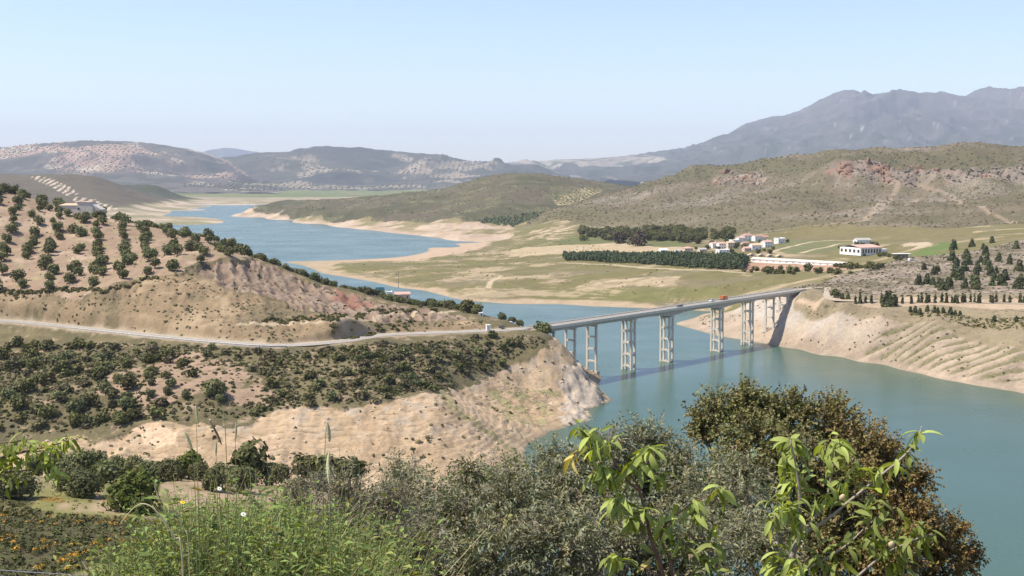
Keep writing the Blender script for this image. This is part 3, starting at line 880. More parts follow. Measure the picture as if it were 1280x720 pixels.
FAR.h = far_h
X, Y = FAR.grid(-90, 660, 340, np.exp(np.linspace(math.log(2560), math.log(11500), 260)))
Z = far_h(X, Y)
n0 = fbm(X / 500, Y / 500, 4, 611); n1 = fbm(X / 120, Y / 120, 4, 612)
col = np.zeros(X.shape + (3,)) + np.array((0.15, 0.175, 0.065))
col = blend(col, (0.22, 0.20, 0.085), sstep(0, 0.5, n0))
hi = sstep(10, 26, Z + 6 * n1) * (Y < 7000)
col = blend(col, (0.135, 0.105, 0.07), hi)
col = blend(col, (0.075, 0.075, 0.04), hi * sstep(5000, 5200, Y + 200 * n1))
lo = (Y < 6900) * (1 - sstep(9, 20, Z + 8 * n1))
col = blend(col, (0.36, 0.285, 0.19), lo)
col = blend(col, (0.24, 0.22, 0.12), lo * sstep(0.0, 0.4, n1))
col = blend(col, (0.50, 0.40, 0.29), lo * sstep(0.15, 0.45, -n1 + 0.3 * n0) * (Y < 5200))
STR1 = [q[:2] for q in FAR.hits([(38, 222), (60, 222), (100, 240), (84, 243)], 2700, 5000)]
STR2 = [q[:2] for q in FAR.hits([(88, 250), (120, 250), (150, 262), (118, 264)], 2700, 5000)]
stripes = (np.sin((X + 0.15 * Y) / 3.6) > 0.1)
col = blend(col, (0.62, 0.50, 0.37), (in_poly(X, Y, STR1) | in_poly(X, Y, STR2)) * stripes * 0.9)
scr = np.where(hi > 0.5, 0.42, 0.2)
land_mesh('far_shore', X, Y, Z, col, scr, ground_mat('far_soil', bush=(0.06, 0.065, 0.035), scale=0.08, fine=0.1, bump=0.4, bdist=3))


# ------------------------------------------------------------------ far ranges
def range_land(name, crest_pts, Yc, Yb, zb, px0, px1, nc, nr, relief, seed, cols, front=None, scale=900, patch=0.25, mat=None, back=3000):
    pts = []
    for i, (px, py) in enumerate(crest_pts):
        yc = Yc + 0.04 * Yc * math.sin(px * 0.021 + seed)
        pts.append((px, py, yc))
        top = at(px, py, yc).z
        pts.append(('w', px, Yb, zb))
        pts.append(('w', px, yc + back, max(0, top * 0.3)))
        pts.append(('w', px, (yc * 0.55 + Yb * 0.45), zb + (top - zb) * 0.42))
    for p in (front or []): pts.append(p)
    L = Land(pts, polar=True, c=0.01)

    def hfun(X, Y):
        Z = L.h0(X, Y)
        yn = np.clip((Y - Yb) / (Yc - Yb), 0, 1.3)
        env = np.clip(yn * 1.6, 0, 1) * np.where(yn > 0.85, np.clip(1 - (yn - 0.85) * 3.5, 0.35, 1), 1)
        wob = fbm(X / (scale * 2), Y / (scale * 2), 2, seed + 9)
        r = ridged(X / scale + wob, Y / (scale * 1.7), 5, seed)
        return Z + env * relief * (r - 0.62) * 1.7 + fbm(X / 180, Y / 180, 3, seed + 3) * relief * 0.07
    L.h = hfun
    X, Y = L.grid(px0, px1, nc, np.exp(np.linspace(math.log(Yb), math.log(Yc + back), nr)))
    Z = hfun(X, Y)
    n0 = fbm(X / 1100, Y / 1100, 4, seed + 20); n1 = fbm(X / 300, Y / 300, 4, seed + 21); n2 = fbm(X / 90, Y / 90, 3, seed + 22)
    r = ridged(X / scale, Y / (scale * 1.7), 5, seed)
    c = cols(X, Y, Z, n0, n1, n2)
    scr = np.full(X.shape, 0.36) + 0.1 * n1
    land_mesh(name, X, Y, Z, c, scr, mat)
    return L


def c_E(X, Y, Z, n0, n1, n2):
    c = np.zeros(X.shape + (3,)) + np.array((0.13, 0.11, 0.088))
    c = blend(c, (0.40, 0.27, 0.20), sstep(0.0, 0.28, n0 + 0.25 * n1) * sstep(70, 140, Z))
    c = blend(c, (0.50, 0.42, 0.31), sstep(0.25, 0.45, n1 + 0.2 * n2) * 0.8)
    c = blend(c, (0.072, 0.07, 0.055), sstep(0.1, 0.35, -n0 + 0.2 * n1) * 0.8)
    return c


def c_F(X, Y, Z, n0, n1, n2):
    c = np.zeros(X.shape + (3,)) + np.array((0.095, 0.09, 0.065))
    c = blend(c, (0.34, 0.27, 0.19), sstep(0.2, 0.45, n0 + 0.4 * n1) * 0.8)
    c = blend(c, (0.38, 0.31, 0.23), sstep(0.42, 0.6, n1 + 0.2 * n0) * 0.8)
    c = blend(c, (0.062, 0.062, 0.05), sstep(0.05, 0.4, -n0) * 0.8)
    return c


def c_F2(X, Y, Z, n0, n1, n2):
    c = np.zeros(X.shape + (3,)) + np.array((0.26, 0.22, 0.165))
    c = blend(c, (0.36, 0.31, 0.24), sstep(0.15, 0.4, n1 + 0.3 * n0))
    c = blend(c, (0.10, 0.105, 0.065), sstep(0.05, 0.35, -n1 + 0.2 * n0))
    return c


def c_G(X, Y, Z, n0, n1, n2):
    c = np.zeros(X.shape + (3,)) + np.array((0.085, 0.082, 0.066))
    c = blend(c, (0.15, 0.13, 0.115), sstep(750, 1150, Z + 300 * n1 + 120 * n0) * 0.5)
    c = blend(c, (0.19, 0.15, 0.13), sstep(0.25, 0.6, n1 + 0.3 * n2) * sstep(300, 700, Z) * 0.5)
    c = blend(c, (0.05, 0.058, 0.035), sstep(0.1, 0.4, -n1) * (1 - sstep(600, 900, Z)))
    c = blend(c, (0.30, 0.27, 0.24), sstep(0.8, 0.95, n2 + 0.3 * n1) * sstep(300, 700, Z))
    return c


m_far = ground_mat('range_soil', bush=(0.062, 0.062, 0.045), scale=0.035, fine=0.02, bump=0.4, bdist=12, var=0.2)
E_L = range_land('left_range', [(-200, 184), (-80, 188), (0, 186), (40, 184), (75, 181), (100, 178), (150, 177.5), (190, 180.5), (230, 186), (262, 194), (290, 205), (315, 219), (345, 232)], 12500, 8300, 14, -200, 350, 260, 150, 95, 700, c_E, scale=1100, mat=m_far)
F_L = range_land('middle_range', [(200, 206), (250, 199), (290, 196.5), (320, 192), (380, 188), (420, 186), (460, 186), (500, 191.5), (560, 196.5), (600, 199.5), (640, 205), (680, 214), (740, 224), (800, 230)], 14200, 9800, 16, 200, 800, 280, 120, 120, 720, c_F, scale=1300, mat=m_far)
F2_L = range_land('pale_range', [(560, 212), (640, 205), (660, 202.5), (700, 199.5), (740, 199.5), (790, 194), (830, 193.5), (870, 197), (920, 200), (1000, 203), (1100, 200)], 18000, 14500, 120, 560, 1100, 230, 80, 120, 740, c_F2, scale=1100, mat=m_far)
G_L = range_land('mountain', [(700, 211), (760, 203), (800, 196), (830, 191), (870, 184), (905, 175), (930, 159), (950, 154.5), (970, 153), (1000, 143), (1020, 132), (1040, 123), (1060, 118.5), (1080, 121), (1100, 117), (1130, 121.5), (1150, 124.5), (1190, 121.5), (1210, 118), (1240, 117), (1270, 110.5), (1330, 112), (1420, 120)],
                 20000, 11500, 90, 690, 1420, 340, 150, 330, 760, c_G, scale=2400, mat=m_far, back=5000)
I_L = range_land('distant_peak', [(200, 200), (240, 194), (262, 188), (275, 185.5), (285, 184.5), (300, 187), (320, 190), (350, 195), (420, 199)], 31500, 29000, 100, 200, 420, 90, 40, 60, 780, c_G, scale=1500, mat=m_far, back=2500)

# ------------------------------------------------------------------ water and the wide ground below everything
def water_mat():
    m, nt, N, L, p = new_mat('lake_water')
    g = N.new('ShaderNodeNewGeometry')
    n = noise_node(nt, 0.004, 3, 0.5, g.outputs['Position'])
    c = ramp(nt, n.outputs[0], 0.35, 0.65, (0.042, 0.088, 0.060), (0.058, 0.102, 0.068))
    L.new(c, p.inputs['Base Color'])
    L.new(ramp(nt, noise_node(nt, 0.012, 4, 0.6, g.outputs['Position']).outputs[0], 0.35, 0.7, (0.20,) * 3, (0.30,) * 3), p.inputs['Roughness'])
    p.inputs['IOR'].default_value = 1.33
    mp = N.new('ShaderNodeMapping'); mp.inputs['Scale'].default_value = (1.0, 0.45, 1.0)
    L.new(g.outputs['Position'], mp.inputs[0])
    w = noise_node(nt, 0.9, 4, 0.65, mp.outputs[0])
    w2 = noise_node(nt, 0.03, 3, 0.6, mp.outputs[0])
    b = N.new('ShaderNodeBump'); b.inputs['Strength'].default_value = 0.5; b.inputs['Distance'].default_value = 0.15
    L.new(mixrgb(nt, w.outputs[0], w2.outputs[0], 0.3), b.inputs['Height']); L.new(b.outputs[0], p.inputs['Normal'])
    return m


wv = [(-2600, 150, 0), (2000, 150, 0), (2000, 9000, 0), (-2600, 9000, 0)]
tag(link('water', np_mesh('water', wv, np.array([[0, 1, 2, 3]]), [water_mat()])), kind='structure')
gm_, nt_, N_, L_, p_ = new_mat('far_ground'); p_.inputs['Base Color'].default_value = (0.2, 0.17, 0.1, 1); p_.inputs['Roughness'].default_value = 0.95
BX = 29000
tag(link('ground', np_mesh('ground', [(-BX + 50, -3950, -14), (BX - 50, -3950, -14), (BX - 50, 35950, -14), (-BX + 50, 35950, -14)], np.array([[0, 1, 2, 3]]), [gm_])), kind='structure')

# air between here and the ranges
hz = MB().box((0, 16000, 760), (2 * BX, 40000, 1552))
hm_ = bpy.data.materials.new('haze'); hm_.use_nodes = True
hn = hm_.node_tree; hn.nodes.clear()
ho = hn.nodes.new('ShaderNodeOutputMaterial'); hv = hn.nodes.new('ShaderNodeVolumePrincipled')
hv.inputs['Color'].default_value = (0.74, 0.845, 1.0, 1)
hv.inputs['Density'].default_value = HAZE_DENSITY
hv.inputs['Anisotropy'].default_value = 0.0
hn.links.new(hv.outputs[0], ho.inputs['Volume'])
haze = hz.obj('haze', hm_)
tag(haze, kind='stuff', label='thin pale haze over the lake and the far ranges', cat='haze')

# ------------------------------------------------------------------ road along the headland
simple_mat('asphalt', (0.29, 0.262, 0.225), 0.9, 0.15, 0.25, 0.3, coord='Object')
simple_mat('gravel', (0.37, 0.305, 0.22), 0.95, 0.2, 0.4, 0.4)
simple_mat('line_paint', (0.75, 0.74, 0.70), 0.7, 0.1, 0.5)
simple_mat('concrete', (0.60, 0.545, 0.45), 0.85, 0.38, 0.3, 0.3, streak=True)
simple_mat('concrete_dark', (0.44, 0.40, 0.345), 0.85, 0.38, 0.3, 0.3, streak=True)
simple_mat('white_wall', (0.80, 0.78, 0.73), 0.85, 0.06, 0.3)
simple_mat('cream_wall', (0.66, 0.56, 0.42), 0.85, 0.1, 0.3)
simple_mat('pink_wall', (0.66, 0.48, 0.40), 0.85, 0.1, 0.3)
simple_mat('tile_red', (0.40, 0.23, 0.17), 0.85, 0.25, 0.8)
simple_mat('tile_pink', (0.52, 0.33, 0.26), 0.85, 0.2, 0.8)
simple_mat('tile_tan', (0.55, 0.40, 0.26), 0.85, 0.2, 0.8)
simple_mat('roof_grey', (0.40, 0.37, 0.33), 0.8, 0.15, 0.5)
simple_mat('shed_roof', (0.62, 0.545, 0.45), 0.8, 0.1, 0.15)
simple_mat('roof_white', (0.78, 0.75, 0.69), 0.7, 0.08, 0.15)
simple_mat('stone_wall', (0.50, 0.46, 0.40), 0.9, 0.3, 1.2, 0.5)
simple_mat('dark_glass', (0.03, 0.035, 0.04), 0.25, 0.1, 1.0, spec=0.5)
simple_mat('door_wood', (0.14, 0.09, 0.055), 0.7, 0.2, 1.0)
simple_mat('tyre', (0.03, 0.03, 0.03), 0.9, 0.1, 2.0)
simple_mat('wood_pole', (0.30, 0.25, 0.19), 0.9, 0.2, 2.0)
simple_mat('steel', (0.45, 0.45, 0.44), 0.5, 0.1, 2.0, metallic=0.6)
for nm, c in (('paint_orange', (0.50, 0.13, 0.03)), ('paint_white', (0.78, 0.78, 0.76)), ('paint_dark', (0.03, 0.035, 0.045)), ('paint_silver', (0.5, 0.5, 0.5)), ('paint_teal', (0.10, 0.28, 0.30))):
    simple_mat(nm, c, 0.35, 0.05, 1.0, spec=0.5)


def smooth_line(pts, per=8):
    out = []
    P = [Vector(p) for p in pts]
    for i in range(len(P) - 1):
        p0, p1, p2, p3 = P[max(i - 1, 0)], P[i], P[i + 1], P[min(i + 2, len(P) - 1)]
        for k in range(per):
            t = k / per
            out.append(0.5 * ((2 * p1) + (p2 - p0) * t + (2 * p0 - 5 * p1 + 4 * p2 - p3) * t * t + (3 * p1 - p0 - 3 * p2 + p3) * t ** 3))
    out.append(P[-1])
    return out


def ribbon(mb, line, offs, dz, mi=0):
    """strip between two sideways offsets (functions of the arc index 0..1)"""
    vs = []; n = len(line)
    for i, p in enumerate(line):
        t = (line[min(i + 1, n - 1)] - line[max(i - 1, 0)]); t.z = 0; t.normalize()
        s = Vector((t.y, -t.x, 0)); u = i / (n - 1)
        for o in offs:
            o = o(u, p) if callable(o) else o
            vs.append((p.x + s.x * o, p.y + s.y * o, p.z + dz))
    m = len(offs)
    fs = [(i * m + k, i * m + k + 1, (i + 1) * m + k + 1, (i + 1) * m + k) for i in range(n - 1) for k in range(m - 1)]
    return mb.add(vs, fs, mi)


road_line = smooth_line(ROAD)


def lay(u, p):       # the lay-by in the bend
    return -4.6 - 10.0 * max(0, 1 - abs(p.x + 62) / 34.0) ** 1.2


rb = MB(); ribbon(rb, road_line, (lay, 4.2), -0.10)
tag(rb.obj('road_shoulder', MAT['gravel']), kind='structure')
rb = MB(); ribbon(rb, road_line, (-3.2, 0, 3.2), -0.06)
tag(rb.obj('road', MAT['asphalt']), kind='structure')
rb = MB()
for o in (-3.0, 2.9): ribbon(rb, road_line, (o, o + 0.12), -0.052)
for i in range(0, len(road_line) - 1, 2): ribbon(rb, road_line[i:i + 2], (-0.06, 0.06), -0.052)
tag(rb.obj('road_markings', MAT['line_paint']), kind='structure')

# grey retaining wall on the outer edge of the road, left part of the picture
wl = [p for p in road_line if -205 < p.x < -95]
mbw = MB(); n = len(wl)
rw = empty('retaining_wall', wl[n // 2])
tag(rw, 'long low grey retaining wall under the outer edge of the hillside road on the left', 'wall')
vs = []
for i, p in enumerate(wl):
    t = (wl[min(i + 1, n - 1)] - wl[max(i - 1, 0)]); t.z = 0; t.normalize(); s = Vector((t.y, -t.x, 0))
    for o, dz in ((4.2, -2.6), (4.2, 0.35), (4.75, 0.35), (5.0, -2.6)):
        q = p + s * o - rw.location; vs.append((q.x, q.y, q.z + dz))
mbw.add(vs, [(i * 4 + k, i * 4 + (k + 1) % 4, i * 4 + 4 + (k + 1) % 4, i * 4 + 4 + k) for i in range(n - 1) for k in range(4)] + [(0, 1, 2, 3), (n * 4 - 1, n * 4 - 2, n * 4 - 3, n * 4 - 4)])
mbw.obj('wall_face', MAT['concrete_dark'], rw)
mbw = MB(); vs = []
for i, p in enumerate(wl):
    t = (wl[min(i + 1, n - 1)] - wl[max(i - 1, 0)]); t.z = 0; t.normalize(); s = Vector((t.y, -t.x, 0))
    for o, dz in ((4.15, 0.353), (4.15, 0.47), (4.82, 0.47), (4.82, 0.353)):
        q = p + s * o - rw.location; vs.append((q.x, q.y, q.z + dz))
mbw.add(vs, [(i * 4 + k, i * 4 + (k + 1) % 4, i * 4 + 4 + (k + 1) % 4, i * 4 + 4 + k) for i in range(n - 1) for k in range(4)])
mbw.obj('coping', MAT['concrete'], rw)

# ------------------------------------------------------------------ the bridge
ANG = math.atan2(BD.y, BD.x)
bridge = empty('bridge', (P833.x, P833.y, 0), ANG)      # local x runs along the deck, local y to the left
tag(bridge, 'long concrete road bridge on tall ladder piers across the reservoir', 'bridge')
DECK = 29.4
L = S1 - S0; MID = (S0 + S1) / 2
MB().box((MID, 0, DECK - 0.25), (L, 8.6, 0.46)).obj('deck_slab', MAT['concrete'], bridge)
MB().box((MID, 0, DECK + 0.012), (L, 7.4, 0.03)).obj('carriageway', MAT['asphalt'], bridge)
for sg in (-1, 1):
    par = MB().box((MID, sg * 4.45, DECK - 0.15), (L, 0.36, 1.3)).obj('parapet', MAT['concrete'], bridge)
    MB().box((MID, sg * 4.45, DECK + 0.545), (L, 0.46, 0.08)).obj('coping', MAT['concrete'], par)
    rl = MB()
    rl.tube([(S0, sg * 4.45, DECK + 1.0), (S1, sg * 4.45, DECK + 1.0)], 0.05, 4)
    for k in range(int(L / 3) + 1):
        rl.box((S0 + k * 3, sg * 4.45, DECK + 0.79), (0.07, 0.07, 0.42))
    tag(rl.obj('railing', MAT['steel'], bridge), kind=None)


def soffit(s):
    z = DECK - 2.35
    for c in (0, 54):
        d = abs(s - c)
        inner = (0 <= s <= 54)
        if d < 26: z = min(z, DECK - 2.35 - 1.7 * (1 - d / 26) ** 2)
    return z


for off in (-2.6, 2.6):
    gv = []; gf = []
    ss = [S0 + (L) * i / 138 for i in range(139)]
    for s in ss:
        for y, z in ((off - 0.45, soffit(s)), (off + 0.45, soffit(s)), (off + 0.45, DECK - 0.485), (off - 0.45, DECK - 0.485)):
            gv.append((s, y, z))
    for i in range(138):
        gf += [(i * 4 + k, i * 4 + (k + 1) % 4, i * 4 + 4 + (k + 1) % 4, i * 4 + 4 + k) for k in range(4)]
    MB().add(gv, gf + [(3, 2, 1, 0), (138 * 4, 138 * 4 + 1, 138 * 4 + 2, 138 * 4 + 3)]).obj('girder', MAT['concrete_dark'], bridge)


def ground_z(x, y):
    a = np.array([x]); b = np.array([y])
    z1 = float(HEAD.h(a, b)[0]) if y < 1000 and x < 60 else -9
    z2 = float(VAL.h(a, b)[0]) if x > 60 else -9
    return max(z1, z2)


def pier(s, four):
    top = soffit(s)
    w = bpt(s); g = min(ground_z(*(bpt(s, o)[:2])) for o in (-3, 3))
    bot = max(g - 1.5, -8)
    pr = empty('pier', (s, 0, bot), 0, bridge)
    h = top - bot
    hw_ = 2.75
    al = (-1.65, 1.65) if four else (0,)
    for a in al:
        for c in (-hw_, hw_):
            MB().box((a, c, h / 2), (1.0, 1.05, h), taper=0.96).obj('column', MAT['concrete'], pr)
    MB().box((0, 0, h - 0.55), (4.5 if four else 1.25, 7.2, 0.9)).obj('cap_beam', MAT['concrete'], pr)
    n = max(1, int(round((top - max(g, 0)) / 6.6)))
    for k in range(0, n):
        z = h - 6.2 * (k + 1)
        if z < (max(g, 0) - bot) + 0.2: continue
        for a in al:
            b = MB(); b.box((a, 0, z), (0.72, 2 * hw_ - 1.0, 0.75))
            for sg in (-1, 1):           # haunched ends of the beam
                y0, y1 = sg * (hw_ - 0.52), sg * (hw_ - 1.4)
                b.add([(a - .34, y0, z - .37), (a - .34, y0, z - 1.1), (a - .34, y1, z - .37), (a + .34, y0, z - .37), (a + .34, y0, z - 1.1), (a + .34, y1, z - .37)], [(0, 1, 2), (5, 4, 3), (0, 3, 4, 1), (1, 4, 5, 2), (2, 5, 3, 0)])
            b.obj('cross_beam', MAT['white_wall'] if False else MAT['concrete'], pr)
        if four:
            for c in (-hw_, hw_):
                MB().box((0, c, z), (2.3, 0.7, 0.7)).obj('cross_beam', MAT['concrete'], pr)
    if g > -1:
        MB().box((0, 0, max(0.5, g - bot - 0.1)), (5 if four else 2.6, 8.4, 1.6)).obj('footing', MAT['concrete_dark'], pr)


for s, four in ((-105, 0), (-88, 0), (-70, 0), (-37, 1), (0, 1), (54, 1), (90, 1), (118, 0), (136, 0)):
    pier(s, four)
for s in (S0 - 1.2, S1 + 1.2):
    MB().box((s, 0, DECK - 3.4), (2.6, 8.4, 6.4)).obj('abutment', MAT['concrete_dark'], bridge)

# approach road on the far bank
far_line = smooth_line(FARROAD, 6)
rb = MB(); ribbon(rb, far_line, (-3.0, 3.0), -0.1)
tag(rb.obj('far_bank_road', MAT['gravel']), kind='structure')


def s_at_px(px, off=0.0):
    lo, hi = S0, S1
    for _ in range(40):
        m = (lo + hi) / 2; p = bpt(m, off, DECK)
        zc = p.y * CP + (H - p.z) * SP
        x = 640 + F * p.x / zc
        lo, hi = (m, hi) if x < px else (lo, m)
    return (lo + hi) / 2


# ------------------------------------------------------------------ vehicles
def wheels(parent, xs, hw2, r):
    for x in xs:
        for sg in (-1, 1):
            w = MB().tube([(x, sg * (hw2 - 0.2), r), (x, sg * hw2, r)], r, 12).obj('wheel', MAT['tyre'], parent)
            MB().tube([(x, sg * (hw2 - 0.05), r), (x, sg * (hw2 + 0.02), r)], r * 0.55, 10).obj('rim', MAT['steel'], w)


def prism(profile, w, w_top=None, ztop=None):
    """side outline swept across; narrower where z is high"""
    vs = []; n = len(profile)
    for sg in (-1, 1):
        for x, z in profile:
            k = w if (ztop is None or z < ztop) else w_top
            vs.append((x, sg * k / 2, z))
    fs = [tuple(range(n)), tuple(reversed(range(n, 2 * n)))] + [(i, n + i, n + (i + 1) % n, (i + 1) % n) for i in range(n)]
    return MB().add(vs, fs)


def car(loc, rz, paint, label, van=False):
    c = empty('van' if van else 'car', loc, rz)
    tag(c, label, 'van' if van else 'car')
    if van:
        body = [(-2.4, 0.35), (2.4, 0.35), (2.45, 0.9), (2.3, 1.1), (1.5, 1.95), (-2.35, 2.05), (-2.42, 1.2)]
        prism(body, 1.9, 1.65, 1.9).obj('body', MAT[paint], c)
        MB().add([(1.57, -.72, 1.86), (2.24, -.8, 1.18), (2.24, .8, 1.18), (1.57, .72, 1.86)], [(0, 1, 2, 3)]).obj('windscreen', MAT['dark_glass'], c, loc=(0.012, 0, 0.012))
        for sg in (-1, 1): MB().box((1.1, sg * 0.935, 1.45), (0.9, 0.03, 0.5)).obj('window', MAT['dark_glass'], c)
        wheels(c, (-1.5, 1.5), 0.95, 0.34)
    else:
        body = [(-2.1, 0.35), (2.1, 0.35), (2.15, 0.7), (1.2, 0.92), (-1.7, 0.98), (-2.12, 0.85)]
        prism(body, 1.74).obj('body', MAT[paint], c)
        cab = [(-1.8, 0.97), (1.0, 0.925), (0.3, 1.42), (-1.2, 1.45)]
        cb = prism(cab, 1.6, 1.3, 1.3).obj('cabin', MAT['dark_glass'], c)
        MB().box((-0.45, 0, 1.455), (1.35, 1.28, 0.06)).obj('roof', MAT[paint], c)
        wheels(c, (-1.3, 1.35), 0.88, 0.31)
    return c


def deck_pt(px, off):
    s = s_at_px(px, off); p = bpt(s, off, DECK + 0.03); return p


lr = empty('lorry', deck_pt(905, -1.7), ANG); lr.scale = (0.76,) * 3
tag(lr, 'orange lorry crossing the bridge near its right end', 'lorry')
MB().box((0, 0, 0.75), (7.6, 1.6, 0.25)).obj('chassis', MAT['paint_dark'], lr)
MB().box((-1.1, 0, 2.05), (5.3, 2.4, 2.3)).obj('cargo_box', MAT['paint_orange'], lr)
prism([(1.75, 0.6), (3.7, 0.6), (3.75, 1.5), (3.45, 2.5), (1.75, 2.6)], 2.3).obj('cab', MAT['paint_orange'], lr)
MB().add([(3.765, -1.0, 1.55), (3.765, 1.0, 1.55), (3.50, 0.95, 2.4), (3.50, -0.95, 2.4)], [(0, 1, 2, 3)]).obj('windscreen', MAT['dark_glass'], lr)
wheels(lr, (-2.9, -1.9, 2.8), 1.2, 0.5)
car(deck_pt(890, -1.8), ANG, 'paint_white', 'small white car on the bridge close behind the orange lorry')
car(deck_pt(850, 1.8), ANG + math.pi, 'paint_dark', 'small dark car on the bridge, the one nearest mid span')
car(bpt(S0 - 12, -9, 29.9) + Vector((0, 0, 0)), ANG + 0.4, 'paint_dark', 'dark car parked beside the road at the near end of the bridge')


# ------------------------------------------------------------------ buildings
def scale_at(p):
    return (p[1] * CP + (H - p[2]) * SP) / F


def add_openings(h, W, D, wall_h, nwin, front_door=True, floors=1, frame='cream_wall'):
    for fl in range(floors):
        z = (wall_h / floors) * (fl + 0.58)
        for i in range(nwin):
            x = -W / 2 + W * (i + 0.5) / nwin
            if front_door and fl == 0 and i == nwin // 2:
                d = MB().box((x, -D / 2 - 0.02, 1.05), (1.0, 0.1, 2.1)).obj('door', MAT['door_wood'], h)
                MB().box((x + 0.36, -D / 2 - 0.09, 1.05), (0.06, 0.06, 0.16)).obj('handle', MAT['steel'], d)
                continue
            f = MB().box((x, -D / 2 - 0.03, z), (1.25, 0.1, 1.25)).obj('window', MAT[frame], h)
            MB().box((x, -D / 2 - 0.09, z), (0.98, 0.04, 0.98)).obj('pane', MAT['dark_glass'], f)
        for sg in (-1, 1):
            f = MB().box((sg * (W / 2 + 0.03), 0, z), (0.1, 1.2, 1.2)).obj('window', MAT[frame], h)
            MB().box((sg * (W / 2 + 0.09), 0, z), (0.04, 0.95, 0.95)).obj('pane', MAT['dark_glass'], f)


def house(p, wpx, hpx, wall, roof, label, rz=0.0, style='gable', depth=0.75, nwin=3, floors=1, chimney=False):
    k = scale_at(p); W = wpx * k; Hh = hpx * k; D = W * depth
    h = empty('house', (p[0], p[1] + D / 2, p[2] - 0.2), rz)
    tag(h, label, 'house')
    MB().box((0, 0, Hh / 2 - 0.5), (W, D, Hh + 1.0)).obj('wall', MAT[wall], h)
    if style == 'gable':
        o = 0.35; rh = D * 0.24; r = MB()
        a = [(-W / 2 - o, -D / 2 - o, Hh - 0.12), (W / 2 + o, -D / 2 - o, Hh - 0.12), (W / 2 + o, 0, Hh + rh), (-W / 2 - o, 0, Hh + rh), (-W / 2 - o, D / 2 + o, Hh - 0.12), (W / 2 + o, D / 2 + o, Hh - 0.12)]
        b = [(x, y, z + 0.22) for x, y, z in a]
        r.add(a + b, [(6, 7, 8, 9), (9, 8, 11, 10), (3, 2, 1, 0), (4, 5, 2, 3), (0, 1, 7, 6), (5, 4, 10, 11), (0, 6, 9, 3), (3, 9, 10, 4), (1, 2, 8, 7), (2, 5, 11, 8)])
        rf = r.obj('roof', MAT[roof], h)
        for sg in (-1, 1):
            x = sg * W / 2
            MB().add([(x, -D / 2, Hh), (x, D / 2, Hh), (x, 0, Hh + rh)], [(0, 1, 2) if sg > 0 else (2, 1, 0)]).obj('gable', MAT[wall], h)
    elif style == 'hip':
        o = 0.35; rh = D * 0.26
        a = [(-W / 2 - o, -D / 2 - o, Hh), (W / 2 + o, -D / 2 - o, Hh), (W / 2 + o, D / 2 + o, Hh), (-W / 2 - o, D / 2 + o, Hh), (-W / 2 + D / 2, 0, Hh + rh), (W / 2 - D / 2, 0, Hh + rh)]
        rf = MB().add(a, [(0, 1, 5, 4), (1, 2, 5), (2, 3, 4, 5), (3, 0, 4), (3, 2, 1, 0)]).obj('roof', MAT[roof], h)
    else:
        rf = MB().box((0, 0, Hh + 0.12), (W + 0.3, D + 0.3, 0.22)).obj('roof', MAT[roof], h)
        for sg in (-1, 1):
            MB().box((sg * (W / 2 + 0.05), 0, Hh + 0.45), (0.22, D + 0.3, 0.44)).obj('parapet', MAT[wall], h)
    if chimney:
        MB().box((W * 0.25, D * 0.12, Hh + D * 0.24 + 0.3), (0.7, 0.7, 1.4)).obj('chimney', MAT[wall], rf)
    add_openings(h, W, D, Hh, nwin, True, floors)
    return h


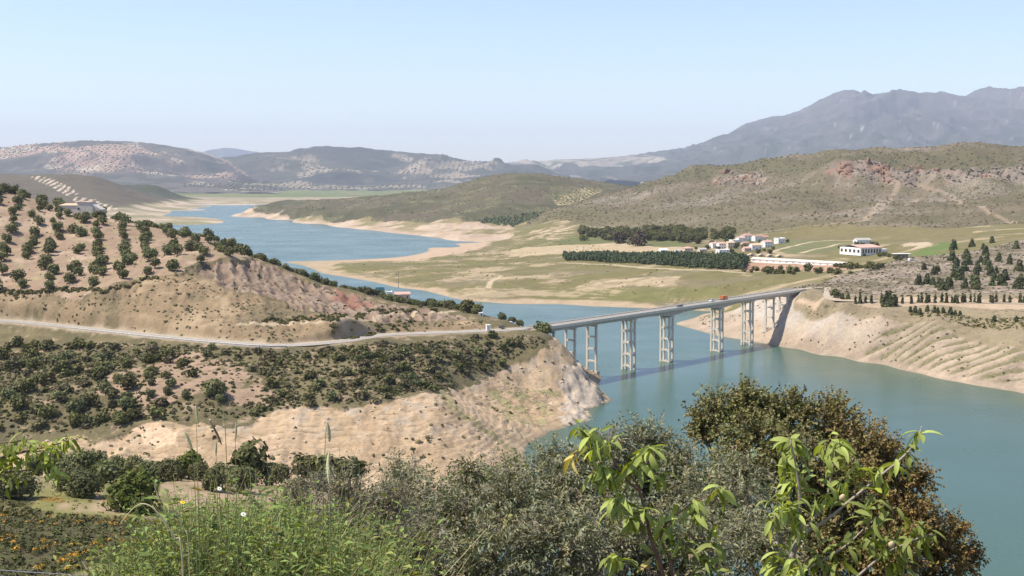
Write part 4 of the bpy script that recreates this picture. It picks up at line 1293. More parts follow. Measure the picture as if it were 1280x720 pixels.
HOUSES = [
    (893, 310, 9, 5, 'white_wall', 'tile_pink', 'white house with a pink roof at the left edge of the village cluster', 0.5, 'gable', 1, True),
    (902, 311, 9, 6, 'white_wall', 'tile_pink', 'white house with a pink roof, second from the left in the village cluster', 0.35, 'gable', 2, False),
    (904, 317, 13, 4.5, 'white_wall', 'roof_white', 'low all white flat roofed house just above the dark grove', 0.3, 'flat', 1, False),
    (913, 310, 9, 6, 'cream_wall', 'tile_tan', 'ochre house with a tan roof in the middle of the village', 0.4, 'gable', 2, False),
    (918, 305, 9, 4.5, 'white_wall', 'roof_white', 'white flat roofed house behind the ochre one in the village', 0.5, 'flat', 1, False),
    (926, 303, 9, 5, 'white_wall', 'tile_pink', 'small white house between the flat roofed one and the large pink roofed villa', 0.45, 'gable', 1, False),
    (935, 301, 13, 6, 'white_wall', 'tile_red', 'large villa with a rosy roof, highest in the village', 0.35, 'hip', 2, True),
    (947, 301, 10, 5, 'white_wall', 'tile_red', 'white house with a rosy roof right of the highest villa', 0.4, 'gable', 1, False),
    (955, 300, 10, 3.5, 'cream_wall', 'tile_red', 'low brown roofed house at the upper right of the village', 0.3, 'gable', 1, False),
    (945, 312, 12, 5, 'white_wall', 'tile_tan', 'white house with a wide bright front low on the right of the village', 0.25, 'gable', 1, False),
    (959, 309, 11, 6, 'white_wall', 'tile_pink', 'tall white house with a pink roof at the right end of the village', 0.5, 'gable', 2, True),
    (975, 304, 10, 5.5, 'white_wall', 'roof_white', 'square white block of a house standing alone right of the village', 0.55, 'flat', 1, False),
    (934, 314, 9, 3.5, 'pink_wall', 'tile_pink', 'low pink house at the right tip of the dark grove', 0.3, 'gable', 1, False),
    (931, 308, 8, 4, 'pink_wall', 'tile_red', 'small pink walled house below the highest villa', 0.45, 'gable', 1, False),
    (829, 317, 10, 4, 'white_wall', 'roof_white', 'white house standing alone at the left behind the dark grove', 0.4, 'gable', 1, False),
    (848, 318, 9, 4, 'white_wall', 'roof_grey', 'white house with a grey roof just left of the pink two storey house', 0.3, 'gable', 1, False),
    (860, 318, 10, 7, 'pink_wall', 'tile_pink', 'pink two storey house with a dark arch behind the dark grove', 0.3, 'hip', 2, False),
    (813, 298, 7, 2.5, 'white_wall', 'roof_white', 'small white house among the trees right of the two big round trees', 0.4, 'gable', 1, False),
    (846, 293, 3.5, 4, 'white_wall', 'roof_white', 'tiny white hut alone on the wooded foot of the scrub hill', 0.3, 'flat', 1, False),
    (878, 315, 9, 3, 'cream_wall', 'roof_grey', 'low grey roofed house half hidden behind the grove left of the village', 0.3, 'gable', 1, False),
]
hb = VAL.hits([(h[0], h[1]) for h in HOUSES], 900, 2300, fine=True)
for hh, p in zip(HOUSES, hb):
    house(p, hh[2] * 1.08, hh[3] * 1.12, hh[4], hh[5], hh[6], hh[7], hh[8], 0.75, 2 if hh[2] < 8 else 3, hh[9], hh[10])

# factory: white front with tall windows, long pink roof
p = VAL.hits([(1092, 318)], 900, 1600, fine=True)[0]; k = scale_at(p)
fac = empty('factory', p, 0.42); tag(fac, 'large white factory building with tall window bays and a broad pink roof', 'factory')
W, D, Hh = 34 * k, 40 * k, 8.5 * k
MB().box((-W * 0.1, D / 2, Hh / 2 - 0.5), (W, D, Hh + 1)).obj('wall', MAT['white_wall'], fac)
r = MB(); o = 0.4; x0, x1 = -W * 0.6 - o, W * 0.4 + o
a = [(x0, -o, Hh), (x1, -o, Hh), (x1, D / 2, Hh + 2.2), (x0, D / 2, Hh + 2.2), (x0, D + o, Hh), (x1, D + o, Hh)]
b = [(x, y, z + 0.25) for x, y, z in a]
r.add(a + b, [(6, 7, 8, 9), (9, 8, 11, 10), (3, 2, 1, 0), (4, 5, 2, 3), (0, 1, 7, 6), (5, 4, 10, 11), (0, 6, 9, 3), (3, 9, 10, 4), (1, 2, 8, 7), (2, 5, 11, 8)])
r.obj('roof', MAT['tile_pink'], fac)
for i in range(7):
    x = -W * 0.55 + W * 0.9 * (i + 0.5) / 7
    f = MB().box((x, -0.06, Hh * 0.52), (W / 7 * 0.62, 0.16, Hh * 0.66)).obj('window', MAT['cream_wall'], fac)
    for sg in (-1, 1):
        MB().box((x + sg * W / 7 * 0.145, -0.16, Hh * 0.52), (W / 7 * 0.24, 0.05, Hh * 0.58)).obj('pane', MAT['dark_glass'], f)
for i in range(5):
    y = D * (i + 0.5) / 5
    f = MB().box((-W * 0.6 - 0.06, y, Hh * 0.5), (0.16, D / 5 * 0.55, Hh * 0.5)).obj('window', MAT['cream_wall'], fac)
    MB().box((-W * 0.6 - 0.16, y, Hh * 0.5), (0.05, D / 5 * 0.45, Hh * 0.42)).obj('pane', MAT['dark_glass'], f)
MB().box((W * 0.4 + 3.5 * k * 1.5, D * 0.3, Hh * 0.36), (10 * k, D * 0.55, Hh * 0.75)).obj('side_wing', MAT['white_wall'], fac)

p = VAL.hits([(1083, 305)], 900, 1700, fine=True)[0]
house((p[0], p[1] + 12, p[2] - 0.6), 20, 5.0, 'white_wall', 'roof_grey', 'wide white house with a grey roof directly behind the pink roofed factory', 0.3, 'gable', 0.5, 5)

p = VAL.hits([(1129, 323)], 900, 1400, fine=True)[0]; k = scale_at(p)
sh = empty('open_shed', p, 0.1); tag(sh, 'long open shed with a pale roof and dark inside right of the factory', 'shed')
MB().box((0, 3, 3.6), (22 * k, 7, 0.3)).obj('roof', MAT['roof_white'], sh)
MB().box((0, 5.8, 1.4), (21 * k, 0.3, 4.2)).obj('back_wall', MAT['concrete_dark'], sh)
for i in range(6): MB().box((-10 * k + 4 * k * i, 0, 1.4), (0.3, 0.3, 4.2)).obj('post', MAT['steel'], sh)
p = VAL.hits([(1138.5, 326)], 900, 1400, fine=True)[0]
car((p[0], p[1], p[2]), 0.6, 'paint_white', 'white van parked beside the open shed below the green strip', True)

# long white shed on the reddish bank
pa, pb = VAL.hits([(938, 327.5), (1056, 331.5)], 900, 1500, fine=True)
v = Vector((pb[0] - pa[0], pb[1] - pa[1], 0)); Ls = v.length; a = math.atan2(v.y, v.x)
ws = empty('long_shed', ((pa[0] + pb[0]) / 2, (pa[1] + pb[1]) / 2, min(pa[2], pb[2])), a)
tag(ws, 'very long low white shed on the reddish bank below the village', 'shed')
MB().box((0, 5, 0.9), (Ls, 9, 4.0)).obj('wall', MAT['white_wall'], ws)
r = MB(); a4 = [(-Ls / 2 - .4, .1, 2.92), (Ls / 2 + .4, .1, 2.92), (Ls / 2 + .4, 5, 4.5), (-Ls / 2 - .4, 5, 4.5), (-Ls / 2 - .4, 9.9, 2.92), (Ls / 2 + .4, 9.9, 2.92)]
r.add(a4, [(0, 1, 2, 3), (3, 2, 5, 4), (0, 3, 4), (1, 5, 2)])
r.obj('roof', MAT['shed_roof'], ws)
for i in range(14):
    f = MB().box((-Ls / 2 + Ls * (i + 0.5) / 14, 0.46, 1.9), (2.2, 0.1, 0.9)).obj('window', MAT['cream_wall'], ws)
    MB().box((-Ls / 2 + Ls * (i + 0.5) / 14, 0.39, 1.9), (1.9, 0.06, 0.65)).obj('pane', MAT['roof_grey'], f)

# row of small tan sheds above it
sp_ = VAL.hits([(939, 320), (951, 320.5), (962, 321), (974, 321.5)], 900, 1500, fine=True)
for i, p in enumerate(sp_):
    k = scale_at(p); s_ = empty('small_shed', p, 0.05)
    tag(s_, ('leftmost small tan gabled shed', 'second small tan gabled shed from the left', 'third small tan gabled shed from the left', 'rightmost small tan gabled shed')[i] + ' in the row above the long white shed', 'shed', 'small tan sheds in a row')
    prism([(-4 * k, -1), (4 * k, -1), (4 * k, 1.6 * k), (0, 3.2 * k), (-4 * k, 1.6 * k)], 6).obj('wall', MAT['cream_wall'], s_)
    MB().box((0, -3.05, 0.8 * k), (2.4 * k, 0.12, 1.6 * k)).obj('door', MAT['door_wood'], s_)
    MB().add([(-4.4 * k, -3.4, 1.5 * k), (0, -3.4, 3.3 * k), (4.4 * k, -3.4, 1.5 * k), (-4.4 * k, 3.4, 1.5 * k), (0, 3.4, 3.3 * k), (4.4 * k, 3.4, 1.5 * k)], [(0, 1, 4, 3), (1, 2, 5, 4)]).obj('roof', MAT['tile_tan'], s_)

# ruined stone farmhouse on the crest of the olive hill
p = Vector(at(98, 267, 775)); p.z = float(HEAD.h(np.array([p.x]), np.array([p.y]))[0])
k = scale_at(p); p.z = at(98, 270.5, 775).z
rn = empty('stone_farmhouse', p, -0.12); tag(rn, 'old pale stone farmhouse with low roofs among the olives on the hill crest', 'farmhouse')
MB().box((-13 * k, 4, 2.2), (24 * k, 8, 9.5)).obj('wall', MAT['stone_wall'], rn)
r = MB().add([(-25.5 * k, -0.3, 6.95), (-1 * k, -0.3, 6.95), (-1 * k, 8.3, 8.0), (-25.5 * k, 8.3, 8.0), (-25.5 * k, -0.3, 6.7), (-1 * k, -0.3, 6.7), (-1 * k, 8.3, 7.75), (-25.5 * k, 8.3, 7.75)], [(0, 1, 2, 3), (7, 6, 5, 4), (0, 4, 5, 1), (1, 5, 6, 2), (2, 6, 7, 3), (3, 7, 4, 0)]).obj('roof', MAT['tile_tan'], rn)
prism([(-1 * k, -3), (19 * k, -3), (19 * k, 5.6), (15 * k, 8.6), (-1 * k, 8.9)], 9).obj('wing', MAT['stone_wall'], rn, loc=(0, 4.2, 0))
prism([(15 * k, -3), (28 * k, -3), (28 * k, 4.4), (17 * k, 7.4)], 7).obj('lean_to', MAT['stone_wall'], rn, loc=(0, 5.4, 0))
r = MB().add([(-1.2 * k, -0.6, 8.95), (15 * k, -0.6, 8.68), (15 * k, 9, 8.68), (-1.2 * k, 9, 8.95), (-1.2 * k, -0.6, 9.25), (15 * k, -0.6, 8.95), (15 * k, 9, 8.95), (-1.2 * k, 9, 9.25)], [(3, 2, 1, 0), (4, 5, 6, 7), (0, 1, 5, 4), (1, 2, 6, 5), (2, 3, 7, 6), (3, 0, 4, 7)]).obj('roof', MAT['tile_pink'], rn)
for x, z, w, hh in ((0.8, 4.9, 2.4, 2.4), (-9, 2.4, 2.2, 2.2), (-18, 5.0, 1.2, 1.2)):
    f = MB().box((x * k + (0 if x > 0 else 0), (-0.33 if x > 0 else -0.03), z), (w * k * 1.3, 0.12, hh * 0.62)).obj('window', MAT['concrete_dark'], rn)
    MB().box((x * k, (-0.41 if x > 0 else -0.11), z), (w * k, 0.06, hh * 0.5)).obj('pane', MAT['dark_glass'], f)


def head_pt(px, py, Y):
    q = at(px, py, Y); q.z = float(HEAD.h(np.array([q.x]), np.array([q.y]))[0]); return q


# huts behind the ridge
q = at(502, 361, 700); k = scale_at(q)
h = house((q.x, q.y, q.z - 6.6), 19, 7.6, 'pink_wall', 'tile_pink', 'hut with a pink roof showing over the bushy ridge beside a white hut', 0.15, 'gable', 0.6, 3)
q = at(486, 362, 695)
house((q.x, q.y, q.z - 6.2), 7, 11, 'white_wall', 'roof_white', 'small white hut showing over the bushy ridge left of the pink roof', 0.2, 'flat', 0.8, 1)
q = at(475, 361, 705)
tr = empty('water_tank', (q.x, q.y, q.z - 3.5), 0.1); tag(tr, 'teal water tank half hidden by bushes left of the white hut', 'tank')
MB().box((0, 0, 2.0), (12 * k, 4, 5.2), taper=0.9).obj('shell', MAT['paint_teal'], tr)
MB().box((0, 0, 4.7), (3 * k, 1.2, 0.25)).obj('hatch', MAT['steel'], tr)


def pole(p, h, label, arm=True):
    t = empty('utility_pole', p); tag(t, label, 'pole')
    MB().tube([(0, 0, -1), (0, 0, h)], [0.2, 0.12], 8).obj('post', MAT['wood_pole'], t)
    if arm:
        MB().box((0, 0, h - 0.6), (2.0, 0.14, 0.16)).obj('cross_arm', MAT['wood_pole'], t)
        for x in (-0.85, 0, 0.85): MB().tube([(x, 0, h - 0.5), (x, 0, h - 0.25)], 0.07, 6).obj('insulator', MAT['paint_white'], t)


q = at(498, 358, 700); pole((q.x, q.y, q.z), 9.0, 'tall thin utility pole rising from the ridge behind the pink roofed hut')
q = at(555, 388, 628); pole((q.x, q.y, q.z), 6.5, 'pale utility pole on the ridge right of the pink roofed hut', False)

# white electricity kiosk, sign and van by the bridge end
q = at_z(610, 414.5, 29.8); q.y += 4.5
kb = empty('electricity_kiosk', (q.x, q.y, q.z - 0.1), 0.3); tag(kb, 'tall narrow white electricity kiosk on the roadside near the bridge end', 'kiosk')
MB().box((0, 0, 1.35), (1.9, 1.5, 2.7)).obj('cabinet', MAT['white_wall'], kb)
MB().box((0, 0, 2.78), (2.2, 1.8, 0.16)).obj('cap', MAT['roof_white'], kb)
MB().box((0.0, -0.77, 1.1), (0.9, 0.06, 1.9)).obj('door', MAT['paint_silver'], kb)
q = head_pt(596, 414, 578)
ps = empty('marker_post', at_z(595.5, 414.5, 29.8) + Vector((0, 4.4, -0.1))); tag(ps, 'short white roadside marker post left of the white kiosk', 'post')
MB().box((0, 0, 0.6), (0.3, 0.2, 1.2), taper=0.85).obj('post', MAT['white_wall'], ps)
MB().box((0, 0, 1.0), (0.32, 0.22, 0.14)).obj('reflector', MAT['paint_orange'], ps)
q = at(601, 394, 613)
sg = empty('white_hut', (q.x, q.y, q.z - 0.6), 0.2); tag(sg, 'tiny white hut below the dark tree at the tip of the ridge', 'hut')
MB().box((0, 0, 0.9), (2.0, 1.6, 1.9)).obj('wall', MAT['white_wall'], sg)
MB().box((0, 0, 1.92), (2.3, 1.9, 0.16)).obj('roof', MAT['roof_white'], sg)
MB().box((0.2, -0.82, 0.75), (0.6, 0.06, 1.3)).obj('door', MAT['door_wood'], sg)
q = at(637, 405, 600)
car((q.x, q.y, q.z - 0.7), 1.9, 'paint_white', 'white van parked at the junction by the near end of the bridge', True)
wv2 = [at(623, 404, 604), at(634, 406, 600), at(645, 408.5, 594), at(652, 409.5, 591)]
br = empty('roadside_barrier', wv2[1]); tag(br, 'low white barrier wall along the junction at the near end of the bridge', 'barrier')
for a, b in zip(wv2[:-1], wv2[1:]):
    d = b - a; m = (a + b) / 2 - wv2[1]
    MB().box((m.x, m.y, m.z - 0.1), (d.length - 0.3, 0.35, 1.3), rz=math.atan2(d.y, d.x)).obj('block', MAT['white_wall'], br)

# two power cables across the lower left corner
for i, (ya, yb, lab) in enumerate(((699, 708, 'upper of the two power cables crossing the bottom left corner'), (707, 715, 'lower of the two power cables crossing the bottom left corner'))):
    a = at(-300, ya - 12, 48); b = at(420, yb + 22, 62)
    cb = MB(); pts = []
    for j in range(25):
        t = j / 24; q = a.lerp(b, t); q.z -= 1.2 * 4 * t * (1 - t) * 0.25; pts.append(q)
    o = cb.tube(pts, 0.02, 5).obj('power_cable', MAT['paint_silver'])
    tag(o, lab, 'cable')

# ------------------------------------------------------------------ trees and bushes of the middle distance
leaf_mat('olive_leaf', (0.085, 0.092, 0.036), (0.205, 0.205, 0.088), 0.2, 0.6)
leaf_mat('bush_leaf', (0.065, 0.068, 0.022), (0.165, 0.158, 0.056), 0.18, 0.6)
leaf_mat('brown_bush_leaf', (0.075, 0.065, 0.032), (0.17, 0.145, 0.075), 0.1, 0.7)
leaf_mat('green_tree_leaf', (0.055, 0.078, 0.015), (0.14, 0.165, 0.035), 0.18, 0.6)
leaf_mat('pine_leaf', (0.045, 0.057, 0.022), (0.11, 0.118, 0.048), 0.08, 0.6)
leaf_mat('grey_scrub', (0.095, 0.088, 0.052), (0.21, 0.19, 0.125), 0.05, 0.8)
leaf_mat('hill_scrub', (0.062, 0.055, 0.028), (0.14, 0.118, 0.062), 0.0, 0.8)
leaf_mat('brown_tree_leaf', (0.065, 0.055, 0.035), (0.13, 0.105, 0.065), 0.08, 0.7)
leaf_mat('orange_flower', (0.40, 0.19, 0.02), (0.55, 0.32, 0.04), 0.2, 0.7)
leaf_mat('grove_leaf', (0.055, 0.075, 0.032), (0.105, 0.13, 0.06), 0.1, 0.7)
simple_mat('bark', (0.15, 0.115, 0.08), 0.9, 0.3, 3.0, 0.4)


def quads(P, Nrm, size, asp=1.0, g=None):
    """one little quad per point, facing roughly along Nrm"""
    g = g or rng
    n = len(P)
    Nrm = Nrm / (np.linalg.norm(Nrm, axis=1, keepdims=True) + 1e-9)
    A = np.cross(Nrm, g.normal(size=(n, 3))); A /= np.linalg.norm(A, axis=1, keepdims=True) + 1e-9
    B = np.cross(Nrm, A)
    s = np.asarray(size).reshape(-1, 1) * 0.5
    j = g.uniform(0.65, 1.25, (n, 4, 1))
    V = np.stack([P - A * s * asp - B * s * j[:, 0], P + A * s * asp * j[:, 1] - B * s, P + A * s * asp + B * s * j[:, 2], P - A * s * asp * j[:, 3] + B * s], 1)
    return V.reshape(-1, 3), np.arange(4 * n).reshape(n, 4)


def crown_pts(lobes, n, g):
    lobes = np.array(lobes)
    w = lobes[:, 3] ** 2; idx = g.choice(len(lobes), n, p=w / w.sum())
    d = g.normal(size=(n, 3)); d /= np.linalg.norm(d, axis=1, keepdims=True)
    low = d[:, 2] < -0.75; d[low, 2] *= -0.6
    r = lobes[idx, 3] * (0.62 + 0.43 * np.sqrt(g.uniform(size=n)))
    P = lobes[idx, :3] + d * r[:, None]
    return P, d + g.normal(size=(n, 3)) * 0.45 + np.array((0, 0, 0.25))


def rand_lobes(g, n, R, zc, rz, rl):
    out = []
    for i in range(n):
        a = g.uniform(0, 2 * math.pi); q = R * math.sqrt(g.uniform(0.05, 1)) * 0.62
        out.append((q * math.cos(a), q * math.sin(a), zc + g.uniform(-1, 1) * rz, rl * g.uniform(0.75, 1.2)))
    return out


def crown_mesh(name, mat, seed, n, R, zc, rz, rl, size, nl=7, cone=False):
    g = np.random.default_rng(seed)
    if cone:
        lobes = [(g.normal() * 0.1 * R * (1 - t), g.normal() * 0.1 * R * (1 - t), zc - rz + 2 * rz * t, R * (1 - (0.5 if R > 1 else 0.7) * t) * g.uniform(.85, 1.15)) for t in np.linspace(0, 1, nl)]
    else:
        lobes = rand_lobes(g, nl, R, zc, rz, rl)
    P, N_ = crown_pts(lobes, n, g)
    P[:, 2] = np.maximum(P[:, 2], 0.05)
    V, Fc = quads(P, N_, g.uniform(0.7, 1.35, n) * size, 1.0, g)
    return np_mesh(name, V, Fc, [mat])


def trunk_mesh(name, h, r, seed, limbs=3):
    g = random.Random(seed); m = MB()
    top = Vector((g.uniform(-.2, .2) * h, g.uniform(-.2, .2) * h, h))
    m.tube([(0, 0, -0.5), (g.uniform(-.1, .1), g.uniform(-.1, .1), h * 0.5), top], [r * 1.3, r, r * 0.75], 6)
    for i in range(limbs):
        a = i * 6.283 / limbs + g.uniform(-.5, .5)
        e = top + Vector((math.cos(a) * h * 0.7, math.sin(a) * h * 0.7, h * 0.8))
        m.tube([top - Vector((0, 0, h * .1)), (top + e) / 2 + Vector((0, 0, -.1 * h)), e], [r * .6, r * .45, r * .2], 5)
    return m.mesh(name, MAT['bark'])


KIND = {}
ORD = ['first', 'second', 'third', 'fourth', 'fifth', 'sixth', 'seventh', 'eighth', 'ninth', 'tenth', 'eleventh', 'twelfth', 'thirteenth', 'fourteenth', 'fifteenth', 'sixteenth', 'seventeenth', 'eighteenth', 'nineteenth', 'twentieth']
ORD += ['twenty ' + w for w in ORD[:9]] + ['thirtieth'] + ['thirty ' + w for w in ORD[:9]]


def rank(items, px):
    return sorted(i[0] for i in items).index(px)




def kind(key, name, mat, nvar, n, R, zc, rz, rl, size, nl=7, cone=False, th=1.6, tr=0.22):
    KIND[key] = (name, [crown_mesh('crown', MAT[mat], 1000 + 37 * i + len(KIND) * 501, n, R, zc, rz, rl, size, nl, cone) for i in range(nvar)],
                 [trunk_mesh('trunk', th, tr, i + 5) for i in range(2)] if th else None)


kind('olive', 'olive_tree', 'olive_leaf', 5, 430, 2.5, 2.1, 0.85, 1.65, 0.55, nl=9, th=0.9)
kind('nearolive', 'olive_tree', 'olive_leaf', 4, 2200, 2.7, 2.05, 1.0, 1.6, 0.30, nl=12, th=0.9)
kind('green', 'green_tree', 'green_tree_leaf', 2, 1900, 3.0, 2.4, 1.4, 1.6, 0.32, nl=12, th=0.9)
kind('pine', 'pine_tree', 'pine_leaf', 4, 260, 2.3, 2.6, 2.3, 1, 0.75, cone=True, nl=6, th=0.8)
kind('cyp', 'cypress_tree', 'pine_leaf', 3, 120, 0.75, 2.3, 2.1, 1, 0.5, cone=True, nl=6, th=0.8)
kind('dark', 'evergreen_tree', 'bush_leaf', 4, 430, 2.5, 2.1, 0.9, 1.7, 0.55, nl=9, th=0.8)
kind('round', 'round_tree', 'brown_tree_leaf', 2, 700, 10.5, 9.0, 4.5, 6.5, 2.0, nl=10, th=3, tr=0.7)
kind('bush', 'bush', 'bush_leaf', 4, 130, 1.25, 0.75, 0.35, 0.85, 0.42, th=0)
kind('bbush', 'bush', 'brown_bush_leaf', 3, 130, 1.25, 0.7, 0.3, 0.8, 0.42, th=0)
kind('gbush', 'bush', 'olive_leaf', 3, 130, 1.25, 0.75, 0.35, 0.85, 0.42, th=0)


def plant(key, p, s, label, cat, group=None, sz=1.0, parts=True):
    name, crowns, trunks = KIND[key]
    cm = RND.choice(crowns); rz = RND.uniform(0, 6.28)
    sc = (s * RND.uniform(.92, 1.08), s * RND.uniform(.92, 1.08), s * sz * RND.uniform(.92, 1.08))
    if trunks is None:
        o = link(name, cm, None, p, rz, sc); tag(o, label, cat, group); return o
    e = empty(name, p, rz); e.scale = sc
    tag(e, label, cat, group)
    link('crown', cm, e)
    link('trunk', RND.choice(trunks), e)
    return e


def scatter(poly, dx, dy, jit, hfun, dens=None, rot=0.0):
    """jittered rows inside a world polygon"""
    P = np.array(poly); x0, y0 = P.min(0); x1, y1 = P.max(0)
    c, s = math.cos(rot), math.sin(rot)
    R_ = max(x1 - x0, y1 - y0); cx, cy = (x0 + x1) / 2, (y0 + y1) / 2
    gx, gy = np.meshgrid(np.arange(-R_, R_, dx), np.arange(-R_, R_, dy))
    gx = gx + rng.uniform(-jit, jit, gx.shape) * dx; gy = gy + rng.uniform(-jit, jit, gy.shape) * dy
    X = (cx + gx * c - gy * s).ravel(); Y = (cy + gx * s + gy * c).ravel()
    m = in_poly(X, Y, poly)
    X, Y = X[m], Y[m]
    if dens is not None:
        k = rng.uniform(size=len(X)) < dens(X, Y); X, Y = X[k], Y[k]
    return np.stack([X, Y, hfun(X, Y)], 1)


# olive grove on the hill top
for p in scatter(Z_GROVE, 12.5, 14.5, 0.22, HEAD.h, lambda X, Y: np.where(X > -400, 0.95, 0), rot=0.31):
    if at_w(0, p[1], p[2]).x - 12 > p[0]: continue
    if np.hypot(p[0] - rn.location.x, p[1] - rn.location.y) < 13: continue
    plant('olive', p - np.array((0, 0, 0.1)), RND.uniform(0.85, 1.35), 'dark green olive tree in the rows on bare pink soil of the left hilltop', 'olive tree', 'olive trees in rows on the hilltop', sz=1.12)
for px, py, Y, s in ((16, 244, 835, 1.9), (34, 247, 830, 1.2)):
    q = at(px, py + 8, Y); q.z = float(HEAD.h(np.array([q.x]), np.array([q.y]))[0]) - 0.3
    plant('dark', q, s, 'largest dark tree on the hill skyline at the left edge' if s > 1.5 else 'dark round tree right beside the largest skyline tree on the left hill', 'tree')
for px, py, Y in ((74, 271, 768), (84, 273, 765), (108, 274, 764), (119, 272, 768), (97, 276, 760), (62, 268, 775)):
    q = at(px, py, Y); q.z = float(HEAD.h(np.array([q.x]), np.array([q.y]))[0]) - 0.2
    plant('olive', q, RND.uniform(0.8, 1.05), 'dark olive close in front of the stone farmhouse on the crest', 'olive tree', 'olives in front of the stone farmhouse', sz=1.15)
# trees lining the far side of the ridge
rid = [(130, 272, 795), (170, 281, 778), (200, 288, 764), (240, 297, 748), (280, 305, 735), (320, 324, 714), (350, 336, 700), (380, 348, 690), (410, 357, 678), (440, 367, 667), (480, 374, 655), (520, 383, 645), (560, 389, 630), (600, 399, 613)]
cnt = 0
for i in range(len(rid) - 1):
    for k in range(9):
        t = (k + RND.random()) / 9; a, b = at(*rid[i]), at(*rid[i + 1]); q = a.lerp(b, t)
        q.y += RND.uniform(-2, 16); q.x += RND.uniform(-1, 3)
        q.z = float(HEAD.h(np.array([q.x]), np.array([q.y]))[0]) - 0.2
        plant('olive' if RND.random() < .6 else 'dark', q, RND.uniform(0.65, 1.0), 'bushy tree in the dense line along the ridge crest above the road cut', 'tree', 'trees lining the ridge crest')
for px, py, Y, s, lab in ((538, 380, 655, 1.2, 'dark round tree standing up on the ridge left of the pale pole'), (563, 384, 640, 1.2, 'dark round tree standing up on the ridge right of the pale pole'), (585, 392, 622, 1.7, 'widest dark tree near the tip of the ridge'), (596, 393, 620, 1.3, 'dark tree right of the widest one at the tip of the ridge'),
                          (629, 403, 606, 0.9, 'dark tree left of the white van at the bridge junction'), (640, 404, 604, 0.9, 'dark tree right of the white van at the bridge junction'), (650, 406, 606, 0.9, 'dark tree behind the white barrier nearest the bridge')):
    q = at(px, py + 3, Y); q.z = float(HEAD.h(np.array([q.x]), np.array([q.y]))[0]) - 0.3
    plant('dark', q, s, lab, 'tree')
q = at(680, 418, 580); plant('dark', (q.x, q.y, float(HEAD.h(np.array([q.x]), np.array([q.y]))[0]) - 0.3), 1.5, 'large dark round shrub against the near end of the bridge', 'shrub')

# slope below the road: olives low on the left, then scrub
low = [(15, 460), (10, 490), (40, 440), (60, 470), (35, 480), (85, 445), (100, 430), (60, 430), (75, 495), (110, 500), (128, 515), (95, 520), (140, 490), (120, 470), (60, 515), (25, 505), (150, 520), (20, 425), (45, 425), (0, 440),
       (160, 452), (185, 445), (125, 445), (210, 440), (230, 450), (160, 480), (128, 460), (190, 463), (160, 500), (165, 515), (95, 505), (40, 455), (80, 460)]
for (px, py), q in zip(low, HEAD.hits([(a, b + 7) for a, b in low], 400, 700)):
    q = np.array(q); q[2] = float(HEAD.h(q[:1], q[1:2])[0]) - 0.2
    plant('dark' if RND.random() < .6 else 'olive', q, RND.uniform(0.9, 1.35), 'dark evergreen tree in the thick growth below the road at far left', 'tree', 'evergreens below the road')
rows = [(127, 466), (130, 486), (148, 475), (162, 470), (158, 492), (186, 468), (190, 478), (188, 490), (208, 470), (214, 480), (210, 488), (233, 492), (268, 489), (275, 495)]
for i, ((px, py), q) in enumerate(zip(rows, HEAD.hits([(a, b + 6) for a, b in rows], 400, 700))):
    q = np.array(q); q[2] = float(HEAD.h(q[:1], q[1:2])[0]) - 0.2
    if i == 12: plant('olive', q, 1.5, 'largest single round olive on the stony slope below the middle of the road', 'olive tree')
    else: plant('olive', q, RND.uniform(0.7, 0.95), 'small olive tree in the short rows on bare pink ground below the road', 'olive tree', 'olives on the bare patch below the road')
Z_SCRUB = hw([(-40, 425), (60, 428), (200, 432), (350, 441), (480, 428), (600, 420), (650, 418), (685, 425), (640, 450), (590, 465), (545, 488), (480, 505), (400, 510), (300, 518), (200, 524), (100, 534), (-40, 545)])
Z_DENSE = hw([(400, 440), (480, 430), (650, 420), (640, 445), (560, 470), (545, 505), (480, 500), (420, 470)])
big = scatter(Z_SCRUB, 6.4, 6.4, 0.5, HEAD.h, lambda X, Y: (0.55 + 0.5 * fbm(X / 25, Y / 25, 3, 700)) * np.where(in_poly(X, Y, Z_ROW), 0.12, 1) * np.where(in_poly(X, Y, Z_DENSE), 1.5, 0.9))
big = big[rng.permutation(len(big))]
dro, _ = line_dist(big[:, 0], big[:, 1], [tuple(p) for p in ROAD]); big = big[dro > 6.5]
for p in big[:300]:
    plant(RND.choice(('bush', 'bbush', 'bbush', 'gbush')), p - np.array((0, 0, 0.1)), RND.uniform(0.9, 2.1), 'scrubby evergreen bush on the broad slope between road and sandy cliff', 'bush', 'scrub bushes below the road')


def clumps(name, P, S, mat, per=9, flat=0.7, label=None, cat='scrub', size=0.8):
    """many small leafy shrubs in one mesh, for what nobody could count"""
    n = len(P)
    if n == 0: return
    d = rng.normal(size=(n, per, 3)); d /= np.linalg.norm(d, axis=2, keepdims=True); d[:, :, 2] = np.abs(d[:, :, 2])
    r = rng.uniform(0.45, 1.0, (n, per, 1)) * S[:, None, None]
    Q = P[:, None, :] + d * r * np.array((1, 1, flat))
    V, Fc = quads(Q.reshape(-1, 3), (d + rng.normal(size=d.shape) * 0.4 + np.array((0, 0, .3))).reshape(-1, 3), np.repeat(S, per) * size * rng.uniform(.7, 1.3, n * per))
    o = link(name, np_mesh(name, V, Fc, [MAT[mat]]))
    tag(o, label, cat, kind='stuff'); return o


